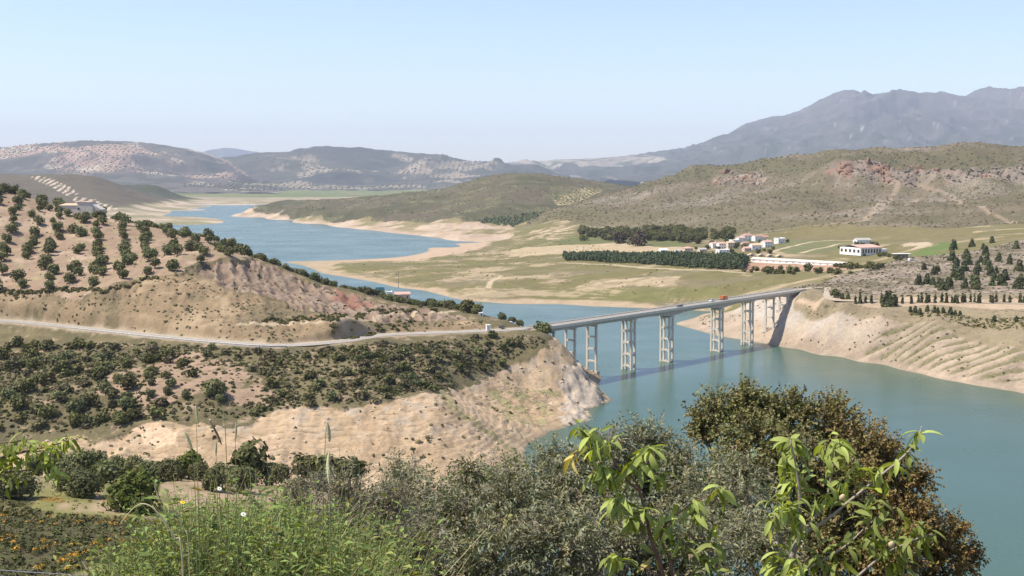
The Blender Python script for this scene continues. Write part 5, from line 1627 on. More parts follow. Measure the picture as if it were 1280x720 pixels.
def rocks(name, P, S, mat, label):
    """angular boulders, twenty faces each"""
    t = (1 + 5 ** .5) / 2
    O = np.array([(-1, t, 0), (1, t, 0), (-1, -t, 0), (1, -t, 0), (0, -1, t), (0, 1, t), (0, -1, -t), (0, 1, -t), (t, 0, -1), (t, 0, 1), (-t, 0, -1), (-t, 0, 1)]) / 1.9
    T = np.array([(0, 11, 5), (0, 5, 1), (0, 1, 7), (0, 7, 10), (0, 10, 11), (1, 5, 9), (5, 11, 4), (11, 10, 2), (10, 7, 6), (7, 1, 8), (3, 9, 4), (3, 4, 2), (3, 2, 6), (3, 6, 8), (3, 8, 9), (4, 9, 5), (2, 4, 11), (6, 2, 10), (8, 6, 7), (9, 8, 1)])
    n = len(P)
    V = P[:, None, :] + O[None] * rng.uniform(.55, 1.3, (n, 12, 1)) * S[:, None, None] * rng.uniform(.6, 1.4, (n, 1, 3))
    Fc = (T[None] + (np.arange(n) * 12)[:, None, None]).reshape(-1, 3)
    o = link(name, np_mesh(name, V.reshape(-1, 3), Fc, [MAT[mat]]))
    tag(o, label, 'rocks', kind='stuff'); return o


def blobs(name, P, S, mat, label, cat='scrub', flat=0.8):
    """very small far plants: eight faces each"""
    n = len(P)
    O = np.array([(1, 0, 0), (0, 1, 0), (-1, 0, 0), (0, -1, 0), (0, 0, 1), (0, 0, -0.4)], float)
    T = np.array([(0, 1, 4), (1, 2, 4), (2, 3, 4), (3, 0, 4), (1, 0, 5), (2, 1, 5), (3, 2, 5), (0, 3, 5)])
    V = P[:, None, :] + O[None] * rng.uniform(.7, 1.3, (n, 6, 1)) * S[:, None, None] * np.array((1, 1, flat))
    Fc = (T[None] + (np.arange(n) * 6)[:, None, None]).reshape(-1, 3)
    o = link(name, np_mesh(name, V.reshape(-1, 3), Fc, [MAT[mat]]))
    tag(o, label, cat, kind='stuff'); return o


more = np.concatenate([big[300:], scatter(Z_SCRUB, 2.0, 2.0, 0.5, HEAD.h, lambda X, Y: (0.78 + 0.5 * fbm(X / 20, Y / 20, 3, 710) + 0.3 * in_poly(X, Y, Z_DENSE)) * np.where(in_poly(X, Y, Z_ROW), 0.35, 1))])
dro, _ = line_dist(more[:, 0], more[:, 1], [tuple(p) for p in ROAD]); more = more[dro > 5.5]
k3 = rng.uniform(size=len(more))
clumps('low_scrub', more[k3 < .45], rng.uniform(0.45, 1.25, (k3 < .45).sum()), 'bush_leaf', label='low dark scrub covering the slope below the road', per=11)
clumps('dry_scrub', more[k3 >= .45], rng.uniform(0.4, 1.1, (k3 >= .45).sum()), 'brown_bush_leaf', label='low brownish scrub covering the slope below the road', per=11)
cutp = scatter(Z_CUT, 2.4, 2.4, 0.5, HEAD.h, lambda X, Y: 0.34 + 0.5 * fbm(X / 16, Y / 16, 3, 720))
redp = scatter(Z_RED, 3.0, 3.0, 0.5, HEAD.h, lambda X, Y: 0.20 + 0.4 * fbm(X / 16, Y / 16, 3, 721))
edge = np.array([tuple(q) for q in HEAD.hits([(x, 364 - 0.0 * x + RND.uniform(-2, 3)) for x in np.linspace(-20, 135, 90)] + [(135 + t * 60, 363 - 16 * t + RND.uniform(-2, 3)) for t in np.linspace(0, 1, 18)], 500, 800)])
sandp = scatter(Z_SAND, 3.2, 3.2, 0.5, HEAD.h, lambda X, Y: 0.12 + 0.2 * (X < -110) + 0.40 * fbm(X / 18, Y / 18, 3, 730)); sandp = sandp[sandp[:, 2] > 2.5]
cutp = np.concatenate([cutp, redp, sandp]); dro, _ = line_dist(cutp[:, 0], cutp[:, 1], [tuple(p) for p in ROAD]); cutp = cutp[dro > 5.5]
clumps('slope_tufts', cutp, rng.uniform(0.3, 0.75, len(cutp)) + rng.exponential(0.15, len(cutp)), 'brown_bush_leaf', label='dry tufts dotted over the bare cut slopes and sandy cliff', per=8)
bp_ = HEAD.hits([(x, np.interp(x, [300, 430, 480, 600], [399, 396, 387, 386]) + RND.uniform(-2.5, 1.5)) for x in np.linspace(330, 600, 130)] + [(RND.uniform(405, 520), RND.uniform(398, 412)) for _ in range(60)], 450, 760)
edge = np.concatenate([edge, np.array([tuple(q) for q in bp_])])
edge[:, 2] = HEAD.h(edge[:, 0], edge[:, 1])
clumps('hedge_scrub', edge, rng.uniform(0.9, 1.7, len(edge)), 'bush_leaf', label='dark strips of scrub along the benches of the road cut and the lower edge of the grove', per=30, size=0.5)
gt = scatter(Z_GROVE, 4.5, 4.5, 0.5, HEAD.h, lambda X, Y: 0.25 + 0.4 * fbm(X / 16, Y / 16, 3, 723))
clumps('grove_tufts', gt, rng.uniform(0.3, 0.7, len(gt)), 'brown_bush_leaf', label='dry tufts between the hilltop olive rows', per=8)

# olives and shrubs around the field below the eye
nearl = [  # px, base py, width px, kind, label
    (18, 622, 50, 'nearolive', 'big grey green olive at the left edge below the almond branch'),
    (87, 612, 34, 'nearolive', 'left olive of the leaning pair beside the grassy strip'),
    (110, 622, 42, 'nearolive', 'right olive of the leaning pair beside the grassy strip'),
    (170, 638, 58, 'green', 'bright green bushy tree on the grassy strip in front of the olive row'),
    (133, 603, 30, 'olive', 'small brownish olive between the leaning pair and the bright green tree'),
    (236, 598, 36, 'green', 'tall pale green tree standing above the back olive row'),
    (266, 612, 32, 'nearolive', 'round olive standing alone in the middle of the pink field'),
    (318, 596, 50, 'dark', 'broad dark tree against the sandy cliff behind the field'),
    (300, 612, 40, 'nearolive', 'low wide olive at the right end of the pink field'),
    (368, 626, 38, 'nearolive', 'olive nearest the dry shrubs with bare ground around it'),
    (380, 598, 34, 'dark', 'dark tree left of the tall pale grass head behind the field'),
    (405, 600, 40, 'dark', 'dark tree directly behind the tall pale grass head'),
    (436, 603, 44, 'dark', 'dark tree right of the tall pale grass head'),
    (400, 612, 30, 'nearolive', 'small grey olive in front of the dark trees by the pale grass head')]
for (px, py, w, kd, lab), q in zip(nearl, NEAR.hits([(a[0], a[1]) for a in nearl], 60, 330, fine=True)):
    k = scale_at(q); base = {'nearolive': 6.4, 'green': 6.6, 'olive': 6.0, 'dark': 6.4}[kd]
    plant(kd, (q[0], q[1], q[2] - 0.2), 1.25 * w * k / base, lab, 'tree' if kd in ('green', 'dark') else 'olive tree')
backrow = [(48, 592, 32), (70, 592, 34), (95, 594, 34), (118, 594, 32), (142, 596, 30), (165, 598, 30), (190, 600, 30), (212, 601, 30), (250, 601, 28), (280, 603, 28), (340, 605, 30), (352, 600, 26)]
for (px, py, w), q in zip(backrow, NEAR.hits([(a[0], a[1]) for a in backrow], 60, 330, fine=True)):
    plant('nearolive', (q[0], q[1], q[2] - 0.2), w * 1.3 * scale_at(q) / 6.2, 'grey green olive, ' + ORD[rank(backrow, px)] + ' from the left in the row along the far field edge', 'olive tree', 'olive row behind the field')
# flowering scrub on the dark slope
fp_ = scatter(Z_FLOWER, 1.0, 1.0, 0.5, NEAR.h, lambda X, Y: 0.72 + 0.3 * fbm(X / 6, Y / 6, 3, 740))
fp_ = fp_[rng.permutation(len(fp_))][:12000]
k3 = rng.uniform(size=len(fp_)); fn = fbm(fp_[:, 0] / 6, fp_[:, 1] / 6, 3, 741)
a = (k3 < .5)
clumps('slope_scrub', fp_[a], rng.uniform(0.35, 1.0, a.sum()), 'bush_leaf', per=16, label='dark heath like scrub on the slope at lower left', size=0.36)
clumps('slope_brush', fp_[~a], rng.uniform(0.3, 0.8, (~a).sum()), 'brown_bush_leaf', per=14, label='brown scrub mixed through the slope at lower left', size=0.36)
fo = fp_[(fn > 0.22) & (rng.uniform(size=len(fp_)) < .4)]
clumps('orange_flowers', fo + np.array((0, 0, 0.35)), rng.uniform(0.25, 0.6, len(fo)), 'orange_flower', per=9, label='patches of orange flowering shrubs on the lower left slope', cat='flowers', size=0.34)
og = NEAR.hits([(60 + RND.uniform(-12, 20), 624 + RND.uniform(-4, 3)) for _ in range(70)] + [(135 + RND.uniform(-8, 8), 624 + RND.uniform(-3, 3)) for _ in range(20)], 60, 330, fine=True)
clumps('flower_patch', np.array([tuple(q) for q in og]), rng.uniform(0.25, 0.5, len(og)), 'orange_flower', per=10, flat=0.4, label='bright orange patch of flowers beside the leaning olives', cat='flowers', size=0.3)
gs = scatter(Z_FIELD, 2.0, 2.0, 0.5, NEAR.h, lambda X, Y: 0.2 + 0.4 * fbm(X / 8, Y / 8, 3, 745))
g2_ = scatter(Z_GREEN, 1.5, 1.5, 0.5, NEAR.h, lambda X, Y: 0.35 + 0.4 * fbm(X / 8, Y / 8, 3, 746))
leaf_mat('grass_tuft', (0.13, 0.14, 0.04), (0.28, 0.27, 0.09), 0.2, 0.8)
clumps('field_grass', np.concatenate([gs, g2_]), rng.uniform(0.12, 0.35, len(gs) + len(g2_)), 'grass_tuft', per=8, flat=0.5, label='short grass tufts over the field and grassy strip', cat='grass')

# ------------------------------------------------------------------ far bank: pines, cypresses, scrub
pines = [(1155, 337), (1168, 343), (1172, 340), (1190, 325), (1195, 334), (1198, 345), (1192, 347), (1208, 323), (1210, 331), (1205, 340), (1229, 310), (1232, 320), (1226, 327), (1233, 331), (1236, 337), (1238, 345), (1245, 342), (1243, 350), (1250, 354), (1256, 350), (1252, 357), (1248, 326), (1262, 330), (1274, 338), (1270, 312),
         (1192, 312), (1215, 308), (1240, 303), (1222, 340), (1220, 345), (1216, 356), (1220, 362), (1174, 360), (1178, 364), (1148, 356), (1159, 355), (1166, 357), (1187, 362), (1185, 357), (1206, 362), (1240, 358), (1272, 362), (1276, 358), (1205, 338), (1200, 350), (1262, 325)]
plab = {12: 'tall pine', }
for (px, py), q in zip(pines, VAL.hits(pines, 650, 1200)):
    q = np.array(q); q[2] = float(VAL.h(q[:1], q[1:2])[0]) - 0.2
    plant('pine', q, RND.uniform(0.8, 1.4), 'dark green pine dotted over the grey scrub slope at right', 'pine tree', 'pines on the right slope')
for px, py, s, lab in ((1043, 372, 1.3, 'dark round shrub at the left end of the cypress line beyond the bridge'), (1110, 383, 1.7, 'taller pine of the pair standing in front of the cypress line'), (1116, 383, 1.3, 'shorter pine of the pair standing in front of the cypress line')):
    q = np.array(VAL.hits([(px, py)], 600, 1000, fine=True)[0]); plant('pine' if px > 1050 else 'dark', q, s, lab, 'pine tree' if px > 1050 else 'shrub')
cyp = [1069, 1075, 1082, 1089, 1102, 1114, 1121, 1128, 1139, 1148, 1152, 1158, 1161, 1169, 1177, 1183, 1190, 1194, 1197, 1203, 1206, 1213, 1218, 1223, 1224.5, 1238, 1241, 1245, 1255, 1262, 1275, 1280]
for px, q in zip(cyp, VAL.hits([(c, 378.5 + RND.uniform(-.5, .8)) for c in cyp], 600, 1000, fine=True)):
    plant('cyp', q, RND.uniform(1.15, 1.6), 'slim dark cypress, ' + ORD[rank([(c,) for c in cyp], px)] + ' from the left in the line along the far bank road', 'cypress', 'cypresses along the far bank road')
sm = [(1138, 390), (1144, 391), (1150, 393), (1159, 389), (1168, 390), (1172, 391), (1179, 391), (1188, 393), (1194, 393), (1200, 394), (1060, 374), (1053, 374), (1243, 402), (1270, 402)]
for (px, py), q in zip(sm, VAL.hits(sm, 600, 1000, fine=True)):
    plant('pine', q, RND.uniform(0.45, 0.7), 'small dark bush, ' + ORD[rank(sm, px)] + ' from the left along the top of the terraced sandy bank', 'bush', 'bushes above the terraced bank')
sp1 = scatter(Z_SPUR, 4.2, 4.2, 0.5, VAL.h, lambda X, Y: 0.5 + 0.4 * fbm(X / 30, Y / 30, 3, 750))
sp1 = sp1[sp1[:, 0] < sp1[:, 1] * 0.46]
clumps('grey_scrub', sp1, rng.uniform(0.5, 1.15, len(sp1)), 'grey_scrub', per=6, label='pale grey scrub covering the slope behind the cypress line', size=0.9)
k3 = rng.uniform(size=len(sp1)) < .22
clumps('dark_scrub', sp1[k3] + np.array((1.5, 1, 0)), rng.uniform(0.5, 1.2, k3.sum()), 'hill_scrub', per=6, label='dark scrub dotted through the pale slope behind the cypress line', size=0.9)
Z_BTOP = vw([(1130, 391), (1200, 394), (1290, 396), (1290, 412), (1200, 405), (1150, 398)], 560, 900)
bt = scatter(Z_BTOP, 2.0, 2.0, 0.5, VAL.h, lambda X, Y: 0.7 + 0.3 * fbm(X / 12, Y / 12, 3, 751))
bk = scatter(Z_BANK, 3.4, 3.4, 0.5, VAL.h, lambda X, Y: 0.2 + 0.35 * fbm(X / 18, Y / 18, 3, 752)); bk = bk[(bk[:, 2] > 2) & (bk[:, 0] < bk[:, 1] * 0.46)]
ph = (bk[:, 1] + 0.12 * bk[:, 0]) / 11.5; 
clumps('bank_top_scrub', bt, rng.uniform(0.5, 1.3, len(bt)), 'bush_leaf', per=8, label='dark strip of scrub along the top of the terraced sandy bank', size=0.8)
clumps('bank_scrub', bk, rng.uniform(0.35, 0.95, len(bk)), 'brown_bush_leaf', per=7, label='low scrub over the top and furrows of the sandy bank', size=0.8)

# hill scrub, meadow shrubs
hs = scatter(Z_HILL, 10, 12, 0.5, VAL.h, lambda X, Y: 0.62 + 0.5 * fbm(X / 90, Y / 90, 3, 760))
hs = hs[(~in_poly(hs[:, 0], hs[:, 1], Z_BROWNF)) & (hs[:, 1] < 2950) & (np.abs(hs[:, 0] / hs[:, 1]) < 0.46)]
blobs('hill_scrub', hs, rng.uniform(0.9, 2.2, len(hs)) + rng.exponential(0.35, len(hs)), 'hill_scrub', 'scrub dotted all over the large right hill with red rocks')
dg = scatter(Z_DGREEN, 14, 16, 0.5, VAL.h, lambda X, Y: 0.7 + 0.4 * fbm(X / 90, Y / 90, 3, 761)); dg = dg[dg[:, 1] < 2950]
blobs('crest_trees', dg, rng.uniform(1.5, 3.6, len(dg)), 'pine_leaf', 'dark trees along the crest of the right hill', 'trees')
Z_MEAD = vw([(400, 333), (540, 318), (640, 305), (700, 300), (760, 305), (900, 340), (960, 345), (940, 372), (880, 385), (700, 372), (560, 362), (450, 342)], 900, 2300)
md = scatter(Z_MEAD, 9, 9, 0.5, VAL.h, lambda X, Y: 0.16 + 0.35 * fbm(X / 60, Y / 60, 3, 762)); md = md[md[:, 2] > 2.5]
blobs('meadow_shrubs', md, rng.uniform(0.5, 1.3, len(md)), 'hill_scrub', 'small shrubs dotted over the valley meadows', 'shrubs')
leaf_mat('river_bush', (0.09, 0.085, 0.05), (0.19, 0.175, 0.11), 0.05, 0.7)
mr = [(x + RND.uniform(-6, 6), 339 + 0.02 * (x - 930) + RND.uniform(-3, 3)) for x in np.linspace(930, 1060, 26)] + [(x, 336 + RND.uniform(-2, 2)) for x in np.linspace(1045, 1100, 10)]
for q in VAL.hits(mr, 900, 1500, fine=True):
    plant('bush', q, RND.uniform(1.4, 3.0), 'dark shrub in the loose line below the long white shed', 'bush', 'shrubs below the long white shed')
fb = [(1075, 318), (1080, 320), (1077, 308), (1090, 307), (1096, 308), (1070, 308), (1100, 321), (1106, 321), (1112, 322), (1060, 315), (1066, 313), (1050, 311), (1056, 318), (1120, 325), (1126, 326)]
for q in VAL.hits(fb, 900, 1600, fine=True):
    plant('dark', q, RND.uniform(0.7, 1.2), 'dark garden tree standing close round the factory', 'tree', 'trees around the factory')
vt = [(890, 306), (884, 312), (919, 311), (922, 309), (914, 316), (908, 303), (930, 311), (950, 303), (940, 306), (955, 314), (948, 317), (962, 317), (966, 312), (836, 319), (854, 320), (870, 312), (985, 303), (897, 314)]
for q in VAL.hits(vt, 900, 1800, fine=True):
    plant('dark', q, RND.uniform(0.7, 1.3), 'dark garden tree growing among the village houses', 'tree', 'trees among the village houses')

# dark plantation below the village, woods behind it
Z_GROVE2 = vw([(704, 325.5), (760, 328), (800, 330.5), (850, 333.5), (895, 337), (932, 336.5), (935, 328), (930, 324), (870, 323), (800, 322), (740, 321), (704, 321.5)], 900, 1500)
gp = scatter(Z_GROVE2, 3.0, 3.0, 0.45, VAL.h, lambda X, Y: 0.95 + 0.9 * fbm(X / 16, Y / 16, 2, 795))
n = len(gp); per = 34
d = rng.normal(size=(n, per, 3)); d /= np.linalg.norm(d, axis=2, keepdims=True)
t = rng.uniform(0, 1, (n, per, 1))
hgt = rng.uniform(0.72, 1.2, (n, 1, 1))
Q = gp[:, None, :] + d * (1.9 * (1 - 0.45 * t)) * np.array((1, 1, .5)) + np.array((0, 0, 1.0)) * (1.6 + 4.6 * t) * hgt
V, Fc = quads(Q.reshape(-1, 3), (d + np.array((0, 0, .5))).reshape(-1, 3), rng.uniform(0.9, 1.6, n * per))
tag(link('plantation', np_mesh('plantation', V, Fc, [MAT['grove_leaf']])), 'dense dark plantation in a long strip below the village', 'trees', kind='stuff')
for px, py, s, lab in ((775, 304, 0.95, 'left of the two great round brownish trees behind the pale field'), (797, 307, 1.05, 'right of the two great round brownish trees behind the pale field')):
    q = VAL.hits([(px, py)], 1000, 2300, fine=True)[0]; plant('round', q, s, lab, 'tree')
wd = [(RND.uniform(815, 925), RND.uniform(288, 302)) for _ in range(50)] + [(RND.uniform(725, 850), RND.uniform(288, 302)) for _ in range(40)] + [(728 + RND.uniform(-4, 6) + 9.0 * i, 291 + RND.uniform(-3, 5) + 0.55 * i) for i in range(17) for _ in range(4)]
for (px, py), q in zip(wd, VAL.hits(wd, 1000, 2400, fine=True)):
    plant('dark', q, RND.uniform(1.5, 2.6), 'dark tree in the loose wood along the foot of the scrub hill', 'tree', 'wood at the foot of the scrub hill', sz=0.95)
dk_ = scatter(Z_WOOD, 11, 11, 0.5, DRK.h)
blobs('hill_wood', dk_, rng.uniform(3.5, 6, len(dk_)), 'pine_leaf', 'dark wood on the right shoulder of the middle hill', 'trees')
ds_ = scatter(Z_DK, 17, 22, 0.5, DRK.h, lambda X, Y: 0.45 + 0.5 * fbm(X / 120, Y / 120, 3, 770)); ds_ = ds_[ds_[:, 1] < 3700]
blobs('middle_hill_scrub', ds_, rng.uniform(1.2, 3.2, len(ds_)), 'hill_scrub', 'scrub dotted over the dark middle hill')
oo = scatter(Z_OLV, 16, 13, 0.12, DRK.h, rot=0.3)
blobs('far_olives', oo, rng.uniform(2.6, 3.6, len(oo)), 'hill_scrub', 'olive rows on the pale strip of the middle hill', 'olive trees')


# broken rocks of the red band
simple_mat('cliff_rock', (0.185, 0.15, 0.115), 0.95, 0.4, 0.12, 0.4)
simple_mat('cliff_rock_red', (0.20, 0.115, 0.078), 0.95, 0.35, 0.12, 0.4)
for zz_, stp, where_ in ((Z_RKB, 7.0, 'of the long band below the crest of the right hill'), (Z_RKB2, 10.0, 'of the small outcrop left of the long band')):
    r_ = scatter(zz_, stp, stp, 0.5, VAL.h, lambda X, Y: 0.5 + 0.8 * fbm(X / 60, Y / 60, 3, 790))
    r_ = r_[(r_[:, 0] < r_[:, 1] * 0.46)]
    red_ = fbm(r_[:, 0] / 45, r_[:, 1] / 90, 3, 411) > 0.18
    for sel, mt_, lb in ((red_, 'cliff_rock_red', 'reddish'), (~red_, 'cliff_rock', 'grey brown')):
        rocks('cliff_rocks', r_[sel], rng.uniform(1.2, 2.8, sel.sum()) + rng.exponential(1.1, sel.sum()), mt_, lb + ' broken rocks ' + where_)
# loose stones on the bare banks
simple_mat('bank_stone', (0.44, 0.345, 0.245), 0.9, 0.3, 0.3)
st_ = scatter(Z_SAND, 2.2, 2.2, 0.5, HEAD.h, lambda X, Y: 0.28 + 0.4 * fbm(X / 14, Y / 14, 3, 780)); st_ = st_[st_[:, 2] > 0.3]
sb_ = scatter(Z_BANK, 3.0, 3.0, 0.5, VAL.h, lambda X, Y: 0.28 + 0.4 * fbm(X / 14, Y / 14, 3, 781)); sb_ = sb_[(sb_[:, 2] > 0.3) & (sb_[:, 0] < sb_[:, 1] * 0.46)]
st_ = np.concatenate([st_, sb_])
blobs('loose_stones', st_, rng.uniform(0.15, 0.36, len(st_)) + rng.exponential(0.14, len(st_)), 'bank_stone', 'loose stones scattered over the bare banks', 'stones', flat=0.6)


# far olive rows on the ranges
def far_rows(L, px0, px1, y0, y1, step, seed, thr, size, name, label):
    X0, X1 = at_w(px0, y0, 100).x, at_w(px1, y1, 100).x
    xs = np.arange(min(X0, at_w(px0, y1, 100).x), max(X1, at_w(px1, y0, 100).x), step); ys = np.arange(y0, y1, step * 1.25)
    X, Y = np.meshgrid(xs, ys); X = (X + rng.uniform(-.15, .15, X.shape) * step).ravel(); Y = (Y + rng.uniform(-.15, .15, Y.shape) * step).ravel()
    n0 = fbm(X / 1100, Y / 1100, 4, seed + 20); n1 = fbm(X / 300, Y / 300, 4, seed + 21)
    m = (n0 + 0.25 * n1 > thr); X, Y = X[m], Y[m]
    if len(X) > 16000: k = rng.permutation(len(X))[:16000]; X, Y = X[k], Y[k]
    P = np.stack([X, Y, L.h(X, Y)], 1)
    blobs(name, P, rng.uniform(.8, 1.25, len(P)) * size, 'pine_leaf', label, 'olive trees')


far_rows(E_L, -60, 320, 8600, 12300, 42, 700, 0.02, 9.5, 'left_range_olives', 'rows of tiny far olive trees over the pinkish left range')
far_rows(F_L, 250, 700, 10000, 13800, 52, 720, 0.12, 10.5, 'middle_range_olives', 'rows of tiny far olive trees over the middle range')

# ------------------------------------------------------------------ plants close to the eye
def two_sided(name, top_d, top_l, under, trans=0.25, rough=0.55, attr=False, spec=0.12):
    """leaf with a paler underside"""
    m, nt, N, L, p = new_mat(name)
    g = N.new('ShaderNodeNewGeometry')
    c = ramp(nt, g.outputs['Random Per Island'], 0.0, 1.0, top_d, top_l)
    c = mixrgb(nt, c, under, g.outputs['Backfacing'])
    oi = N.new('ShaderNodeObjectInfo')
    k = N.new('ShaderNodeMapRange'); k.inputs[3].default_value = 0.6; k.inputs[4].default_value = 1.35
    L.new(oi.outputs['Random'], k.inputs[0])
    h = N.new('ShaderNodeHueSaturation'); L.new(c, h.inputs['Color']); L.new(k.outputs[0], h.inputs['Value'])
    col = h.outputs[0]
    if attr:
        a = N.new('ShaderNodeAttribute'); a.attribute_name = 'albedo'
        col = mixrgb(nt, col, a.outputs['Color'], 1.0, 'MULTIPLY')
    L.new(col, p.inputs['Base Color']); p.inputs['Roughness'].default_value = rough; p.inputs['Specular IOR Level'].default_value = spec
    t = N.new('ShaderNodeBsdfTranslucent'); mx = N.new('ShaderNodeMixShader'); mx.inputs[0].default_value = trans
    L.new(mixrgb(nt, col, (1.0, 1.0, 0.35), 0.6, 'MULTIPLY'), t.inputs[0])
    L.new(p.outputs[0], mx.inputs[1]); L.new(t.outputs[0], mx.inputs[2]); L.new(mx.outputs[0], N['Material Output'].inputs[0])
    MAT[name] = m
    return m


two_sided('olive_near', (0.15, 0.16, 0.058), (0.36, 0.355, 0.16), (0.41, 0.40, 0.25), 0.24, attr=True)
two_sided('oak_near', (0.11, 0.095, 0.03), (0.28, 0.225, 0.08), (0.29, 0.24, 0.115), 0.22, attr=True)
two_sided('almond_near', (0.17, 0.22, 0.026), (0.44, 0.47, 0.075), (0.40, 0.46, 0.13), 0.42)
two_sided('young_leaf', (0.45, 0.33, 0.05), (0.60, 0.45, 0.10), (0.55, 0.45, 0.15), 0.4)
two_sided('shrub_near', (0.07, 0.115, 0.025), (0.17, 0.24, 0.055), (0.2, 0.27, 0.1), 0.25, attr=True)
two_sided('weed_leaf', (0.12, 0.17, 0.02), (0.37, 0.41, 0.075), (0.24, 0.32, 0.09), 0.3, attr=True)
two_sided('grass_blade', (0.15, 0.16, 0.05), (0.48, 0.40, 0.22), (0.3, 0.32, 0.1), 0.3)
two_sided('dry_leaf', (0.15, 0.14, 0.055), (0.34, 0.31, 0.14), (0.36, 0.33, 0.18), 0.2, attr=True)
simple_mat('twig_bark', (0.17, 0.125, 0.085), 0.9, 0.3, 20, 0.3)
simple_mat('grey_twig', (0.33, 0.28, 0.22), 0.9, 0.25, 20, 0.3)
simple_mat('red_bark', (0.20, 0.11, 0.075), 0.8, 0.3, 20, 0.3)
simple_mat('straw', (0.50, 0.42, 0.25), 0.8, 0.2, 20)
simple_mat('green_stem', (0.20, 0.22, 0.08), 0.7, 0.2, 20)
simple_mat('seed_head', (0.42, 0.40, 0.22), 0.8, 0.25, 30)
simple_mat('dark_seed', (0.16, 0.12, 0.06), 0.8, 0.25, 30)
simple_mat('petal_white', (0.80, 0.78, 0.72), 0.6, 0.05, 20)
simple_mat('petal_yellow', (0.80, 0.60, 0.05), 0.6, 0.1, 20)
simple_mat('almond_husk', (0.48, 0.38, 0.22), 0.8, 0.2, 40)


def norm(a):
    return a / (np.linalg.norm(a, axis=-1, keepdims=True) + 1e-9)


def kites(P, D, U, ln, wd, droop=0.12):
    """small plain leaves, one four-cornered face each"""
    D = norm(D); S = norm(np.cross(D, U))
    ln = np.asarray(ln).reshape(-1, 1); wd = np.asarray(wd).reshape(-1, 1)
    q = P + D * ln * 0.45 + norm(np.cross(S, D)) * wd * 0.15
    T = P + D * ln - np.array((0, 0, 1.0)) * ln * droop
    return np.stack([P, q - S * wd * .5, T, q + S * wd * .5], 1).reshape(-1, 3), np.arange(4 * len(P)).reshape(-1, 4)


def leaves(P, D, U, ln, wd, droop=0.25, fold=0.12):
    """lance shaped leaves, two folded halves each"""
    D = norm(D); S = norm(np.cross(D, U)); N_ = np.cross(S, D)
    ln = np.asarray(ln).reshape(-1, 1); wd = np.asarray(wd).reshape(-1, 1)
    mid = P + D * ln * 0.45 - N_ * wd * fold
    L_ = P + D * ln * 0.42 + S * wd * 0.5 + N_ * wd * fold
    R_ = P + D * ln * 0.42 - S * wd * 0.5 + N_ * wd * fold
    T = P + D * ln - np.array((0, 0, 1.0)) * ln * droop
    V = np.stack([P, mid, T, L_, R_], 1).reshape(-1, 3)
    b = (np.arange(len(P)) * 5)[:, None]
    return V, np.concatenate([b + np.array([[0, 1, 2, 3]]), b + np.array([[0, 4, 2, 1]])])


def tubes3(A, B, r):
    """thin three-sided twigs from A to B"""
    D = norm(B - A); X_ = norm(np.cross(D, np.array((0.3, 0.2, 0.93)))); Y_ = np.cross(D, X_)
    r = np.broadcast_to(np.asarray(r, float).reshape(-1, 1), (len(A), 1))
    V = []
    for Q, k in ((A, 1.0), (B, 0.5)):
        for a in (0, 2.094, 4.189):
            V.append(Q + (X_ * math.cos(a) + Y_ * math.sin(a)) * r * k)
    V = np.stack(V, 1).reshape(-1, 3); b = (np.arange(len(A)) * 6)[:, None]
    return V, np.concatenate([b + np.array([[i, (i + 1) % 3, 3 + (i + 1) % 3, 3 + i]]) for i in range(3)])


def leafy(lobes, ntw, tl, nl, ll, lw, g, up=0.35, spread=0.9, inner=0.35):
    """twigs with leaves through the lobes of a crown; returns leaf and twig arrays"""
    C = np.array([tuple(at(a, b, y)) for a, b, y, r in lobes]); R_ = np.array([r * y / F for a, b, y, r in lobes])
    w = R_ ** 2; idx = g.choice(len(lobes), ntw, p=w / w.sum())
    d = norm(g.normal(size=(ntw, 3)))
    r = R_[idx] * (inner + (1.0 - inner) * g.uniform(size=ntw) ** 0.6)
    B0 = C[idx] + d * (r - tl * 0.6)[:, None]
    td = norm(d * spread + np.array((0, 0, up)) + g.normal(size=(ntw, 3)) * 0.5)
    tln = tl * g.uniform(0.6, 1.3, ntw)
    B1 = B0 + td * tln[:, None]
    tt = np.broadcast_to(np.linspace(0.15, 1.0, nl)[None, :, None], (ntw, nl, 1))
    P = B0[:, None, :] + (B1 - B0)[:, None, :] * tt
    side = norm(g.normal(size=(ntw, nl, 3)))
    side = norm(side - (side * td[:, None, :]).sum(-1, keepdims=True) * td[:, None, :])
    LD = norm(td[:, None, :] * g.uniform(0.3, 1.0, (ntw, nl, 1)) + side * 0.9)
    U = norm(np.array((0, 0, 1.0)) + g.normal(size=(ntw, nl, 3)) * 0.5)
    n = ntw * nl
    V, Fc = kites(P.reshape(n, 3), LD.reshape(n, 3), U.reshape(n, 3), ll * g.uniform(.65, 1.2, n), lw * g.uniform(.75, 1.25, n))
    tv = g.uniform(0.62, 1.3, (ntw, 1)) * np.where(g.uniform(size=(ntw, 1)) < .07, np.array([[1.05, 1.0, .8]]), np.array([[1.0, 1.0, 1.0]])) * (1 + g.normal(size=(ntw, 3)) * 0.06)
    leafy.col = np.repeat(np.clip(tv, .3, 1.6), nl * 4, axis=0)
    return V, Fc, B0, B1, C, R_


